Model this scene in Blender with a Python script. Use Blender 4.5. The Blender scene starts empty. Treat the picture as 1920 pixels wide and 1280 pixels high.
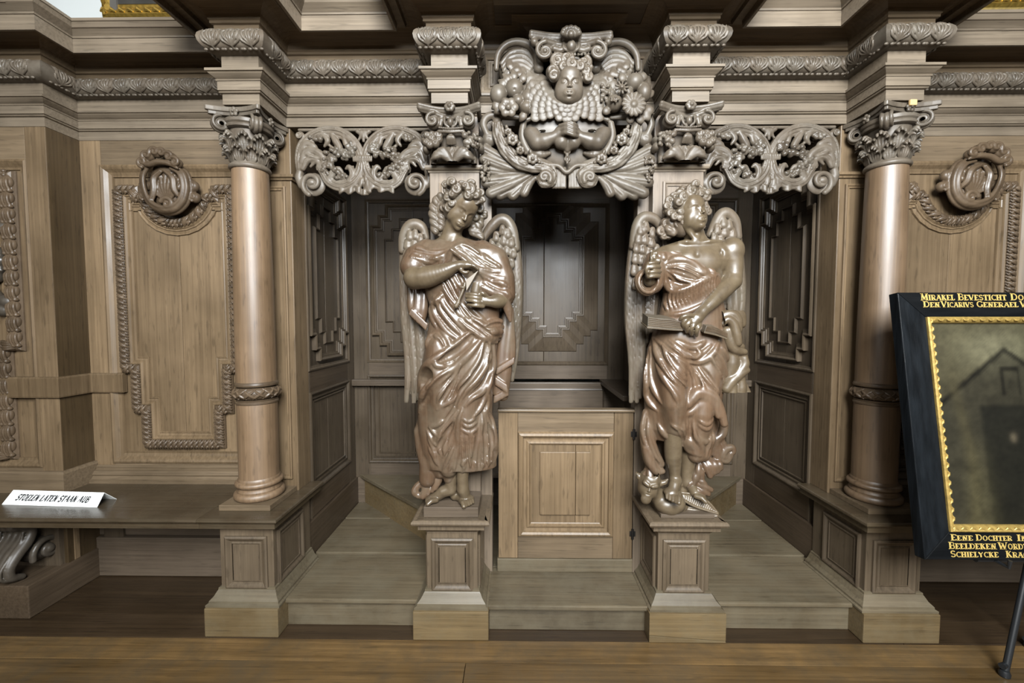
import bpy, bmesh, math, random
import numpy as np
from mathutils import Vector, Matrix
random.seed(7)
SC = bpy.context.scene
COL = SC.collection
R = math.radians

# ------------------------------------------------------------------ camera
F_PX, PITCH, YAW = 780.0, 2.787, 0.7043
CAM = np.array([-.211, -1.656, 1.3152])
cam_d = bpy.data.cameras.new('camera'); cam = bpy.data.objects.new('camera', cam_d); COL.objects.link(cam)
cam_d.sensor_fit = 'HORIZONTAL'; cam_d.sensor_width = 36.0; cam_d.lens = 36.0 * F_PX / 1920.0
cam_d.clip_start = .02; cam_d.clip_end = 100
cam.location = CAM; cam.rotation_euler = (R(90 - PITCH), 0, R(YAW))
SC.camera = cam

# ------------------------------------------------------------------ world + light
w = bpy.data.worlds.new('church'); SC.world = w; w.use_nodes = True
wn = w.node_tree.nodes; wl = w.node_tree.links
bg = wn['Background']
tc = wn.new('ShaderNodeTexCoord'); sp = wn.new('ShaderNodeSeparateXYZ'); cr = wn.new('ShaderNodeValToRGB')
mp = wn.new('ShaderNodeMapRange'); mp.inputs[1].default_value = -1; mp.inputs[2].default_value = 1
wl.new(tc.outputs['Generated'], sp.inputs[0]); wl.new(sp.outputs['Z'], mp.inputs[0]); wl.new(mp.outputs[0], cr.inputs[0])
cr.color_ramp.elements[0].color = (.012, .010, .008, 1); cr.color_ramp.elements[1].color = (1.1, 1.1, 1.12, 1)
e = cr.color_ramp.elements.new(.5); e.color = (.10, .095, .085, 1)
wl.new(cr.outputs[0], bg.inputs['Color']); bg.inputs['Strength'].default_value = .08

def area(name, loc, target, sx, sy, power, col=(1, 1, 1)):
    d = bpy.data.lights.new(name, 'AREA'); d.shape = 'RECTANGLE'; d.size = sx; d.size_y = sy; d.energy = power; d.color = col
    o = bpy.data.objects.new(name, d); COL.objects.link(o); o.location = loc
    o.rotation_euler = (Vector(target) - Vector(loc)).to_track_quat('-Z', 'Y').to_euler()
    return o
# stand-in lamps for daylight from the church windows behind the photographer, a little above head height
area('window_standin_light', (.2, -3.3, 3.1), (.1, .3, 1.5), 1.7, 1.9, 590, (.95, .98, 1.0))  # added lamp, nearer than any window, so brightness falls off towards the sides
area('window_standin_light', (-4.2, -5.5, 3.4), (-1.6, .2, 1.5), 2.0, 2.6, 90, (1.0, .98, .94))
area('window_standin_light', (3.4, -5.5, 3.4), (.6, .2, 1.5), 2.0, 2.6, 70, (.92, .96, 1.0))
SC.view_settings.view_transform = 'Standard'; SC.view_settings.look = 'None'
SC.view_settings.gamma = 1; SC.view_settings.use_curve_mapping = False
SC.view_settings.exposure = 0.0

# ------------------------------------------------------------------ measured points
_a, _b = R(PITCH), R(YAW)
FW = np.array([-math.sin(_b) * math.cos(_a), math.cos(_b) * math.cos(_a), -math.sin(_a)])
RT = np.array([math.cos(_b), math.sin(_b), 0.0]); UP = np.cross(RT, FW)
def at(px, py, Y):
    """world point that was surveyed at image position (px, py) on the vertical plane y = Y"""
    d = FW + RT * (px - 960) / F_PX - UP * (py - 640) / F_PX
    return CAM + d * ((Y - CAM[1]) / d[1])

# ------------------------------------------------------------------ materials
def _n(nt, t, **kw):
    n = nt.nodes.new(t)
    for k, v in kw.items(): setattr(n, k, v)
    return n
TONE = (.68, .645, .585)          # overall depth of the old wax on the oak
def wood(name, dark, light, grain='z', rough=.42, gs=1.0, bump=.12, spec=.36, wear=.35, wearcol=None, coat=0.0, fleck=.25):
    dark = [c * t for c, t in zip(dark, TONE)]; light = [c * t for c, t in zip(light, TONE)]; wearcol = wearcol and [c * t for c, t in zip(wearcol, TONE)]
    m = bpy.data.materials.new(name); m.use_nodes = True; nt = m.node_tree; N, L = nt.nodes, nt.links
    b = N['Principled BSDF']
    tc = _n(nt, 'ShaderNodeTexCoord'); oi = _n(nt, 'ShaderNodeObjectInfo')
    add = _n(nt, 'ShaderNodeVectorMath', operation='ADD'); sc = _n(nt, 'ShaderNodeVectorMath', operation='SCALE')
    cmb = _n(nt, 'ShaderNodeCombineXYZ')
    for i in range(3): L.new(oi.outputs['Random'], cmb.inputs[i])
    sc.inputs['Scale'].default_value = 9.0; L.new(cmb.outputs[0], sc.inputs[0])
    L.new(tc.outputs['Object'], add.inputs[0]); L.new(sc.outputs[0], add.inputs[1])
    mp = _n(nt, 'ShaderNodeMapping')
    s = {'x': (1.8, 85, 85), 'y': (85, 1.8, 85), 'z': (85, 85, 1.8), 'n': (26, 26, 26)}[grain]
    mp.inputs['Scale'].default_value = [v * gs for v in s]
    L.new(add.outputs[0], mp.inputs[0])
    n1 = _n(nt, 'ShaderNodeTexNoise'); n1.inputs['Scale'].default_value = 1; n1.inputs['Detail'].default_value = 5; n1.inputs['Roughness'].default_value = .62
    L.new(mp.outputs[0], n1.inputs['Vector'])
    n2 = _n(nt, 'ShaderNodeTexNoise'); n2.inputs['Scale'].default_value = 3.1; n2.inputs['Detail'].default_value = 4
    L.new(add.outputs[0], n2.inputs['Vector'])
    # long ray flecks
    mp2 = _n(nt, 'ShaderNodeMapping'); s2 = {'x': (9, 110, 110), 'y': (110, 9, 110), 'z': (70, 70, 12), 'n': (60, 60, 60)}[grain]
    mp2.inputs['Scale'].default_value = s2; mp2.inputs['Rotation'].default_value = (0, .22, 0); L.new(add.outputs[0], mp2.inputs[0])
    n3 = _n(nt, 'ShaderNodeTexNoise'); n3.inputs['Scale'].default_value = 1; n3.inputs['Detail'].default_value = 2; L.new(mp2.outputs[0], n3.inputs['Vector'])
    r1 = _n(nt, 'ShaderNodeValToRGB'); r1.color_ramp.elements[0].position = .14; r1.color_ramp.elements[1].position = .88
    r1.color_ramp.elements[0].color = (*dark, 1); r1.color_ramp.elements[1].color = (*light, 1)
    L.new(n1.outputs[0], r1.inputs[0])
    r2 = _n(nt, 'ShaderNodeMapRange'); r2.inputs[1].default_value = .3; r2.inputs[2].default_value = .7; r2.inputs[3].default_value = .78; r2.inputs[4].default_value = 1.20
    L.new(n2.outputs[0], r2.inputs[0])
    rnd = _n(nt, 'ShaderNodeMapRange'); rnd.inputs[3].default_value = .84; rnd.inputs[4].default_value = 1.14; L.new(oi.outputs['Random'], rnd.inputs[0])
    mul = _n(nt, 'ShaderNodeMath', operation='MULTIPLY'); L.new(r2.outputs[0], mul.inputs[0]); L.new(rnd.outputs[0], mul.inputs[1])
    fl = _n(nt, 'ShaderNodeMapRange'); fl.inputs[1].default_value = .60; fl.inputs[2].default_value = .70; fl.inputs[3].default_value = 1.0; fl.inputs[4].default_value = 1.0 - fleck
    L.new(n3.outputs[0], fl.inputs[0])
    mul2 = _n(nt, 'ShaderNodeMath', operation='MULTIPLY'); L.new(mul.outputs[0], mul2.inputs[0]); L.new(fl.outputs[0], mul2.inputs[1])
    mx = _n(nt, 'ShaderNodeVectorMath', operation='SCALE'); L.new(r1.outputs[0], mx.inputs[0]); L.new(mul2.outputs[0], mx.inputs['Scale'])
    out = mx.outputs[0]
    if wearcol:
        n4 = _n(nt, 'ShaderNodeTexNoise'); n4.inputs['Scale'].default_value = 6.5; n4.inputs['Detail'].default_value = 6; n4.inputs['Roughness'].default_value = .7
        L.new(add.outputs[0], n4.inputs['Vector'])
        r4 = _n(nt, 'ShaderNodeMapRange'); r4.inputs[1].default_value = .42; r4.inputs[2].default_value = .68; r4.inputs[4].default_value = wear; L.new(n4.outputs[0], r4.inputs[0])
        mix = _n(nt, 'ShaderNodeMix', data_type='RGBA'); mix.inputs['B'].default_value = (*wearcol, 1)
        L.new(r4.outputs[0], mix.inputs['Factor']); L.new(out, mix.inputs['A']); out = mix.outputs['Result']
    L.new(out, b.inputs['Base Color'])
    rr = _n(nt, 'ShaderNodeMapRange'); rr.inputs[1].default_value = .3; rr.inputs[2].default_value = .7
    rr.inputs[3].default_value = rough - .07; rr.inputs[4].default_value = rough + .12; L.new(n2.outputs[0], rr.inputs[0]); L.new(rr.outputs[0], b.inputs['Roughness'])
    b.inputs['Specular IOR Level'].default_value = spec
    if coat: b.inputs['Coat Weight'].default_value = coat; b.inputs['Coat Roughness'].default_value = .25
    bm = _n(nt, 'ShaderNodeBump'); bm.inputs['Strength'].default_value = bump; bm.inputs['Distance'].default_value = .004
    L.new(n1.outputs[0], bm.inputs['Height']); L.new(bm.outputs[0], b.inputs['Normal'])
    return m
def plain(name, col, rough=.5, metal=0, spec=.5, noise=0, nscale=20, bump=0, col2=None, stretch=(1, 1, 1)):
    m = bpy.data.materials.new(name); m.use_nodes = True; nt = m.node_tree; N, L = nt.nodes, nt.links; b = N['Principled BSDF']
    b.inputs['Base Color'].default_value = (*col, 1); b.inputs['Roughness'].default_value = rough; b.inputs['Metallic'].default_value = metal
    b.inputs['Specular IOR Level'].default_value = spec
    if noise or bump:
        tc = _n(nt, 'ShaderNodeTexCoord'); mp = _n(nt, 'ShaderNodeMapping'); mp.inputs['Scale'].default_value = stretch; L.new(tc.outputs['Object'], mp.inputs[0])
        n = _n(nt, 'ShaderNodeTexNoise'); n.inputs['Scale'].default_value = nscale; n.inputs['Detail'].default_value = 5; L.new(mp.outputs[0], n.inputs['Vector'])
        mix = _n(nt, 'ShaderNodeMix', data_type='RGBA'); mix.inputs['A'].default_value = (*col, 1); mix.inputs['B'].default_value = (*(col2 or [c * (1 - noise) for c in col]), 1)
        rp = _n(nt, 'ShaderNodeMapRange'); rp.inputs[1].default_value = .35; rp.inputs[2].default_value = .65; L.new(n.outputs[0], rp.inputs[0])
        L.new(rp.outputs[0], mix.inputs['Factor']); L.new(mix.outputs['Result'], b.inputs['Base Color'])
        if bump:
            bm = _n(nt, 'ShaderNodeBump'); bm.inputs['Strength'].default_value = bump; bm.inputs['Distance'].default_value = .004
            L.new(n.outputs[0], bm.inputs['Height']); L.new(bm.outputs[0], b.inputs['Normal'])
    return m

GREY = (.20, .19, .165)
OV = wood('oak_upright', (0.104, 0.072, 0.042), (0.262, 0.192, 0.120), 'z', .40)                     # warm oak, grain upright
OH = wood('oak_level', (0.099, 0.073, 0.047), (0.243, 0.186, 0.125), 'x', .42)
OG = wood('oak_greyed', (0.121, 0.098, 0.075), (0.299, 0.253, 0.198), 'x', .42)                      # the paler greyed oak of the entablature
OGV = wood('oak_greyed_upright', (0.115, 0.090, 0.068), (0.270, 0.221, 0.174), 'z', .42)
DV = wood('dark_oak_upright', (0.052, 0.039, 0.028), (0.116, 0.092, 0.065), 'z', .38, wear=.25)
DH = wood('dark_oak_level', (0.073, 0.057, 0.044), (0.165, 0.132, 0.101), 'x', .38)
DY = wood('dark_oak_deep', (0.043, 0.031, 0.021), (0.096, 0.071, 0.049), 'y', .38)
ST = wood('worn_step_oak', (.072, .058, .038), (.175, .145, .098), 'x', .42, wearcol=(.17, .155, .115), wear=.5)
BZ = wood('scuffed_plinth_oak', (.085, .061, .031), (.205, .150, .078), 'x', .45, wearcol=(.17, .145, .095), wear=.5)
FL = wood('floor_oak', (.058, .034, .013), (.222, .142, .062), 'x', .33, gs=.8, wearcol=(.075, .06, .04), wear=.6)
BENCH = wood('dark_polished_bench_oak', (.038, .028, .018), (.098, .074, .047), 'x', .26, spec=.55, wearcol=(.10, .085, .06), wear=.4)
SHAFT = wood('polished_column_oak', (0.110, 0.071, 0.041), (0.251, 0.171, 0.104), 'z', .43, spec=.8)
OV_SHADE = wood('shaded_oak_upright', (0.041, 0.028, 0.015), (0.102, 0.071, 0.038), 'z', .42)  # upright oak darkened: the shade on the pier's return is in its colour
FL_SHADE = wood('shaded_floor_oak', (.022, .014, .008), (.062, .040, .021), 'x', .40, gs=.8)  # floor oak with the shade under the bench put into its colour
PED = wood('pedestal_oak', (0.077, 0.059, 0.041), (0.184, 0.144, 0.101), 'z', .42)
CV = wood('carved_oak_grey', (0.076, 0.063, 0.049), (0.150, 0.125, 0.100), 'n', .40, bump=.06, wearcol=(.19, .18, .16), wear=.5, fleck=.1)
CVB = wood('carved_oak_brown', (0.074, 0.052, 0.034), (0.152, 0.111, 0.074), 'n', .38, bump=.06, fleck=.1)
CVM = wood('carved_oak_mid', (.080, .067, .053), (.155, .132, .107), 'n', .36, bump=.05, fleck=.1)
CVD = wood('carved_oak_dark', (.040, .034, .028), (.090, .078, .064), 'n', .38, bump=.06, fleck=.1)
SKIN = wood('polished_carving', (.080, .060, .038), (.155, .120, .080), 'n', .33, bump=.03, spec=.6, wearcol=(.17, .14, .09), wear=.4, fleck=.06)
ROBE = wood('polished_drapery', (.078, .048, .030), (.178, .116, .075), 'z', .31, bump=.05, spec=.62, wearcol=(.17, .150, .115), wear=.55, fleck=.08)
WING = wood('carved_wing', (.085, .066, .048), (.160, .128, .098), 'z', .42, bump=.06, spec=.42, wearcol=(.16, .15, .12), wear=.5, fleck=.08)
PLASTER = plain('white_plaster', (.66, .70, .69), .9, noise=.06, nscale=2)
GILT = plain('worn_gilding', (.62, .40, .085), .32, metal=.75, noise=.4, nscale=45, bump=.25)
GILTP = plain('gilt_moulding', (.44, .30, .085), .38, metal=.45, noise=.35, nscale=60, bump=.2)
BLK = plain('black_painted_wood', (.003, .0036, .0042), .36, noise=.4, nscale=40, bump=.55, stretch=(1, 1, .12), spec=.16, col2=(.007, .0085, .010))
BLKH = plain('black_painted_wood_level', (.003, .0034, .0038), .42, noise=.4, nscale=40, bump=.4, stretch=(.12, 1, 1), spec=.08, col2=(.006, .0065, .007))
INKY = plain('gold_lettering', (.38, .27, .075), .5)
PAPER = plain('white_card', (.80, .82, .80), .6)
INK = plain('black_ink', (.015, .016, .018), .6)
IRON = plain('dark_iron', (.03, .028, .026), .45, metal=.6, noise=.4)
BLKM = plain('black_metal', (.010, .011, .012), .35, spec=.5)
VOID = plain('dark_gap', (.010, .008, .006), .8)

# ------------------------------------------------------------------ mesh helpers
def link(name, me, mat, parent=None, smooth=False):
    o = bpy.data.objects.new(name, me); COL.objects.link(o)
    if mat and not me.materials: me.materials.append(mat)
    if parent is not None:
        o.parent = parent; o.matrix_parent_inverse = Matrix.LocRotScale(root_loc(parent), None, None).inverted()
    if smooth:
        me.polygons.foreach_set('use_smooth', np.ones(len(me.polygons), bool))
    return o
def root_loc(p):
    l = Vector(p.location)
    return l if p.parent is None else (Vector((0, 0, 0)) + l if p.type == 'MESH' else l)
def thing(name, loc, label=None, cat=None, group=None, kind=None):
    o = bpy.data.objects.new(name, None); COL.objects.link(o); o.location = loc; o.empty_display_size = .05
    return tag(o, label, cat, group, kind)
def tag(o, label=None, cat=None, group=None, kind=None):
    if label: o['label'] = label
    if cat: o['category'] = cat
    if group: o['group'] = group
    if kind: o['kind'] = kind
    return o
class MB:
    """collects plain solids; build() links them as one mesh object"""
    def __init__(s): s.v = []; s.f = []
    def add(s, vs, fs):
        n = len(s.v); s.v += [tuple(map(float, v)) for v in vs]; s.f += [tuple(i + n for i in f) for f in fs]; return s
    def box(s, x0, x1, y0, y1, z0, z1):
        return s.add([(x0, y0, z0), (x1, y0, z0), (x1, y1, z0), (x0, y1, z0), (x0, y0, z1), (x1, y0, z1), (x1, y1, z1), (x0, y1, z1)],
                     [(3, 2, 1, 0), (4, 5, 6, 7), (0, 1, 5, 4), (1, 2, 6, 5), (2, 3, 7, 6), (3, 0, 4, 7)])
    def prism(s, poly, lo, hi, fn):
        """poly in 2D, fn(a, b, h) -> world"""
        n = len(poly)
        return s.add([fn(a, b, lo) for a, b in poly] + [fn(a, b, hi) for a, b in poly],
                     [tuple(range(n)), tuple(range(2 * n - 1, n - 1, -1))] + [(i, i + n, (i + 1) % n + n, (i + 1) % n) for i in range(n)])
    def sweep(s, path, prof, fn=lambda x, y, h: (x, y, h), closed=False):
        """mitred moulding: path in 2D, prof = closed loop of (offset to the right of travel, height)"""
        P = [np.array(p, float) for p in path]; n = len(P); m = len(prof)
        rings = []
        for i in range(n):
            ns = []
            for j, k in ((i - 1, i), (i, i + 1)):
                if not closed and (j < 0 or k >= n): continue
                d = P[k % n] - P[j % n]; d /= np.hypot(*d); ns.append(np.array([d[1], -d[0]]))
            if len(ns) == 1: nn = ns[0]
            else: nn = (ns[0] + ns[1]) / max(.25, 1 + ns[0] @ ns[1])
            rings.append([fn(P[i][0] + nn[0] * o, P[i][1] + nn[1] * o, h) for o, h in prof])
        vs = [v for r in rings for v in r]; fs = []
        for i in range(n if closed else n - 1):
            a, b = i * m, ((i + 1) % n) * m
            for j in range(m):
                k = (j + 1) % m; fs.append((a + j, b + j, b + k, a + k))
        if not closed: fs += [tuple(range(m - 1, -1, -1)), tuple(range((n - 1) * m, n * m))]
        return s.add(vs, fs)
    def lathe(s, prof, c, seg=48, cap=True):
        """prof = [(r, z)] bottom to top"""
        vs = []; fs = []; m = len(prof)
        for i in range(seg):
            a = 2 * math.pi * i / seg
            vs += [(c[0] + r * math.cos(a), c[1] + r * math.sin(a), c[2] + z) for r, z in prof]
        for i in range(seg):
            a, b = i * m, ((i + 1) % seg) * m
            for j in range(m - 1): fs.append((a + j, b + j, b + j + 1, a + j + 1))
        if cap: fs += [tuple(i * m for i in range(seg - 1, -1, -1)), tuple(i * m + m - 1 for i in range(seg))]
        return s.add(vs, fs)
    def tube(s, pts, rad, seg=8, flat=1.0, up=None):
        pts = [np.array(p, float) for p in pts]; n = len(pts); rad = rad if hasattr(rad, '__len__') else [rad] * n
        vs = []; fs = []
        prev = np.array(up, float) if up is not None else None
        for i in range(n):
            t = pts[min(i + 1, n - 1)] - pts[max(i - 1, 0)]; t /= np.linalg.norm(t) + 1e-12
            if prev is None: prev = np.array([0, 0, 1.]) if abs(t[2]) < .9 else np.array([1., 0, 0])
            u = prev - t * (prev @ t); u /= np.linalg.norm(u) + 1e-12; v = np.cross(t, u); prev = u
            for j in range(seg):
                a = 2 * math.pi * j / seg; vs.append(pts[i] + rad[i] * (u * math.cos(a) * flat + v * math.sin(a)))
        for i in range(n - 1):
            for j in range(seg):
                k = (j + 1) % seg; fs.append((i * seg + j, i * seg + k, (i + 1) * seg + k, (i + 1) * seg + j))
        fs += [tuple(range(seg - 1, -1, -1)), tuple(range((n - 1) * seg, n * seg))]
        return s.add(vs, fs)
    def build(s, name, mat, parent=None, bevel=0, smooth=False, fix=True):
        me = bpy.data.meshes.new(name); me.from_pydata(s.v, [], s.f)
        bm = bmesh.new(); bm.from_mesh(me)
        if fix: bmesh.ops.recalc_face_normals(bm, faces=bm.faces)
        if bevel:
            es = [e for e in bm.edges if len(e.link_faces) == 2 and e.calc_face_angle(0) > .6]
            bmesh.ops.bevel(bm, geom=es, offset=bevel, segments=2, affect='EDGES', profile=.6, clamp_overlap=True)
        bm.to_mesh(me); bm.free()
        if smooth:
            bm = bmesh.new(); bm.from_mesh(me)
            for f in bm.faces: f.smooth = True
            for e in bm.edges: e.smooth = not (len(e.link_faces) == 2 and e.calc_face_angle(0) > .62)
            bm.to_mesh(me); bm.free()
        return link(name, me, mat, parent)
def board(name, x0, x1, y0, y1, z0, z1, mat, parent=None, bevel=.002):
    return MB().box(x0, x1, y0, y1, z0, z1).build(name, mat, parent, bevel)
def front(Y):                                   # (x, z, height proud) on a plane facing the room
    return lambda a, b, h: (a, Y - h, b)
def sideL(X):                                   # plane facing +x, 2D = (y, z)
    return lambda a, b, h: (X + h, a, b)
def sideR(X):
    return lambda a, b, h: (X - h, a, b)
def rect(x0, x1, z0, z1): return [(x0, z0), (x0, z1), (x1, z1), (x1, z0)]    # clockwise: right of travel is inside
def panel_frame(parent, fn, path, prof, mat, name='moulding', closed=True):
    return MB().sweep(path, prof, fn, closed).build(name, mat, parent)
OGEE = [(0, -.004), (0, .012), (.006, .014), (.012, .010), (.020, .004), (.026, .003), (.028, .006), (.032, .006), (.034, -.004)]
def ogee(w, h, base=-.004):
    return [(0, base), (0, h), (.12 * w, h * 1.12), (.25 * w, h), (.45 * w, h * .62), (.62 * w, h * .30), (.74 * w, h * .25), (.78 * w, h * .5), (.95 * w, h * .5), (w, base)]
# ================================================================== SETTING
fl = MB().box(-5.2, 5.2, -3.2, 1.3, -.06, -.022).build('floor', VOID); tag(fl, kind='structure', label='wide oak floorboards running along the foot of the confessional', cat='floor')
rows = [1.2, .98, .79, .60, .42, .27, .135, .0, -.112, -.235, -.40, -.56, -.74, -.92, -1.12, -1.32, -1.55, -1.8, -2.1, -2.4, -2.75, -3.1]
rf = random.Random(3)
for i in range(len(rows) - 1):
    y1, y0 = rows[i], rows[i + 1]
    xs = [-5.2] + sorted(rf.uniform(-3.2, 3.2) for _ in range(2)) + [5.2]
    if abs(xs[1] - xs[2]) < .6: xs[2] = min(3.3, xs[2] + .9)
    for j in range(3):
        if xs[j + 1] - xs[j] < .1: continue
        dz = rf.uniform(-.0016, .0)
        board('plank', xs[j] + .0012, xs[j + 1] - .0012, y0 + .0014, y1 - .0014, -.024, dz, FL_SHADE if y0 >= .0 else FL, fl, .0014)  # rows behind the bench front take the oak with painted-in shade
wb = MB().box(-7.5, 7.5, 1.30, 1.36, 0, 5.2).build('wall_back', PLASTER); tag(wb, 'white plastered church wall seen above the panelling', 'wall', kind='structure')
board('wall_strip', -2.99, -2.945, 1.255, 1.299, 2.4, 4.4, plain('grey_pilaster', (.10, .095, .085), .8), wb, 0)

# ================================================================== ENTABLATURE
AX = .003
def PL(*q): return [(x, y) for x, y in q]
FACE = [(-3.3, .27), (-2.376, .27), (-2.376, .42), (-1.425, .42), (-1.425, .09), (-1.272, .09), (-1.272, .29), (-.563, .29), (-.563, .09), (-.413, .09), (-.413, .29)]
FACE = FACE + [(-x + 2 * AX, y) for x, y in FACE[::-1]]
LEFT, RIGHT = FACE[:11], FACE[11:]
ent = thing('entablature', (0, .3, 2.205), 'long oak entablature with leaf-carved band breaking forward over columns and statues', 'entablature')
Zf = lambda x, y, h: (x, y, h)
def esweep(name, prof, mat, path=FACE, par=ent): return MB().sweep(path, prof, Zf).build(name, mat, par)
esweep('architrave', [(-.06, 2.207), (0, 2.207), (0, 2.248), (.008, 2.250), (.010, 2.254), (.006, 2.258), (.012, 2.259), (.012, 2.294), (-.06, 2.294)], OG)
esweep('architrave_moulding', [(-.06, 2.294), (.015, 2.294), (.017, 2.299), (.013, 2.302), (.020, 2.306), (.032, 2.315), (.036, 2.320), (.042, 2.321), (.042, 2.331), (-.06, 2.331)], OG)
for pth in (LEFT, RIGHT):
    esweep('frieze', [(-.06, 2.331), (0, 2.331), (0, 2.408), (-.06, 2.408)], OG, pth)
    lf = [(-.06, 2.400), (.008, 2.400)] + [(.010 + .050 * math.sin(t), 2.444 - .043 * math.cos(t)) for t in np.linspace(.15, math.pi - .15, 9)] + [(.008, 2.490), (-.06, 2.490)]
    MB().sweep(pth, lf, Zf).build('leaf_band', CV, ent, 0, True)
esweep('bed_moulding', [(-.06, 2.490), (.016, 2.490), (.016, 2.512), (.026, 2.514), (.026, 2.524), (.030, 2.527)] + [(.030 + .070 * (1 - math.cos(t)), 2.527 + .046 * math.sin(t)) for t in np.linspace(.15, math.pi / 2, 7)] + [(.108, 2.575), (.108, 2.582), (-.06, 2.582)], OH)
CORO = [p for p in FACE if not (abs(p[0]) < .45 and True)]
esweep('corona', [(.02, 2.577), (.118, 2.577), (.122, 2.560), (.150, 2.556), (.152, 2.525), (.162, 2.525), (.162, 2.586), (.02, 2.600)], OG, CORO)
esweep('crown_moulding', [(.02, 2.590), (.166, 2.586), (.168, 2.593), (.163, 2.596), (.170, 2.602), (.190, 2.618), (.198, 2.634), (.203, 2.636), (.203, 2.648), (-.1, 2.648), (-.1, 2.62)], OG, CORO)
board('top_board', -.60, .60, .02, .40, 2.578, 2.60, DH, ent, 0)
for xa, xb, ya in ((-3.3, -2.3, .3), (-2.4, -1.4, .45), (-1.45, -1.25, .2), (-1.27, -.5, .33), (.5, 1.28, .33), (1.26, 1.46, .2), (1.4, 2.4, .45), (2.3, 3.3, .3)):
    board('top_board', xa, xb, ya - .22, ya + .10, 2.615, 2.63, DH, ent, 0)
board('backing_board', -3.3, 3.3, .47, .50, 2.20, 2.60, DH, ent, 0)
board('backing_board', -1.26, 1.26, .345, .37, 2.21, 2.60, DH, ent, 0)
# framed field between the two statue brackets
board('frieze', -.413, .419, .292, .33, 2.331, 2.50, OGV, ent, .002)
panel_frame(ent, front(.292), [(-.375, 2.335), (-.375, 2.525), (.385, 2.525), (.385, 2.335)], ogee(.055, .030), OG)
# the flared block above the cherub's capital
MB().sweep([(-.150, .29), (-.150, .205), (.160, .205), (.160, .29)], [(-.03, 2.495), (.0, 2.495), (.0, 2.512), (.008, 2.514), (.008, 2.522)] + [(.010 + .075 * (1 - math.cos(t)), 2.524 + .052 * math.sin(t)) for t in np.linspace(.1, math.pi / 2, 7)] + [(-.03, 2.577)], Zf).build('keystone_block', OH, ent)

# ================================================================== SIDE BAYS (wainscot)
def wainscot(sgn, label):
    X = lambda x: sgn * x + (0 if sgn < 0 else 0)      # measured on the left as positive distances from the axis
    def bx(name, a, b, y0, y1, z0, z1, mat, par, bev=.002):
        x0, x1 = sorted((X(a), X(b))); return board(name, x0, x1, y0, y1, z0, z1, mat, par, bev)
    t = thing('wainscot_panel', (X(1.9), .42, .5), label, 'panelling', 'panelled side bays')
    PX0, PX1, PZ0, PZ1 = 1.545, 2.275, .594, 2.083
    # stiles + rails
    bx('stile', 1.40, PX0, .42, .455, .50, 2.206, OV, t); bx('stile', PX1, 2.40, .42, .455, .50, 2.206, OV, t)
    bx('rail', PX0 + .001, PX1 - .001, .4205, .455, PZ1, 2.206, OH, t); bx('rail', PX0 + .001, PX1 - .001, .4205, .455, .50, PZ0, OH, t)
    for a, b in ((PX0, 1.909), (1.911, PX1)):
        bx('plank', a, b, .436, .452, PZ0, PZ1, OV, t, .0025)
    fn = front(.436)
    def F(path): 
        q = [(X(a), b) for a, b in path]
        return q if sgn < 0 else q[::-1]
    # outer frame (path listed so that the inside lies to the right of travel on the left bay)
    O = [(PX1 + .004, PZ0 - .004), (PX1 + .004, PZ1 + .004), (PX0 - .004, PZ1 + .004), (PX0 - .004, PZ0 - .004)]
    panel_frame(t, fn, F(O), [(0, -.003), (0, .022), (.010, .026), (.020, .022), (.034, .010), (.048, .006), (.056, .008), (.058, -.003)], OV)
    # stepped carved border: centre line
    cx = 1.91; zt = 1.965; 
    def stairs(d):          # half outline, d = inset from the border's centre line towards the middle
        return [(.283 - d, zt - d), (.283 - d, 1.075 + d), (.232 - d, 1.075 + d), (.232 - d, .868 + d), (.185 - d, .868 + d), (.185 - d, .690 + d)]
    def top(d):             # from the left shoulder down round the arch
        r = .168 + d
        pts = [(-.283 + d, zt - d), (-.200 - d * .2, zt - d), (-.200 - d * .2, 1.925 - d)]
        cz = 1.945
        for k in range(13):
            a = math.pi + math.pi * k / 12
            pts.append((r * math.cos(a) * .93, min(1.925 - d, cz + r * math.sin(a) * .86)))
        pts += [(.200 + d * .2, 1.925 - d), (.200 + d * .2, zt - d)]
        return pts
    def loop(d):
        s_ = stairs(d)
        left = [(cx - (-x), z) for x, z in []]
        lft = [(-a, b) for a, b in s_]                      # going down on one side
        pts = top(d)[1:] + [(a, b) for a, b in s_] + [(-a, b) for a, b in s_[::-1]]
        return [(cx + a, b) for a, b in pts]
    L0 = loop(0.0)
    def G(path):             # orient so that right-of-travel is the inside
        q = [(X(a), b) for a, b in path]
        A = sum(q[i][0] * q[(i + 1) % len(q)][1] - q[(i + 1) % len(q)][0] * q[i][1] for i in range(len(q)))
        return q if A < 0 else q[::-1]
    panel_frame(t, fn, G(loop(.022)), [(0, -.003), (0, .018), (.006, .020), (.012, .013), (.018, .013), (.020, .008), (.030, .006), (.034, .009), (.038, .009), (.040, -.003)], OV)
    tor = [(-.024, -.003), (-.024, .008)] + [(.022 * -math.cos(a), .010 + .018 * math.sin(a)) for a in np.linspace(.1, math.pi - .1, 7)] + [(.024, .008), (.024, -.003)]
    bd = panel_frame(t, fn, G(L0), tor, CVB, 'leaf_border')
    t['_border'] = 0
    # skirting mouldings under the panel, and what shows beneath the bench
    xs = sorted((X(1.40), X(2.376)))
    p = [(xs[0], .42), (xs[1], .42)]
    MB().sweep(p, [(-.02, .50), (.050, .50), (.050, .515), (.040, .520), (.030, .532), (.034, .540), (.022, .556), (.010, .562), (.012, .572), (.004, .580), (-.02, .580)], Zf).build('skirting_moulding', OH, t)
    bx('lower_board', 1.40, 2.376, .425, .45, .21, .47, DH, t); bx('plinth_board', 1.40, 2.376, .405, .45, 0.003, .205, DH, t, .004)
    bx('lower_stile', 2.24, 2.34, .412, .43, .003, .47, DV, t)
    return t, G(L0), fn
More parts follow.
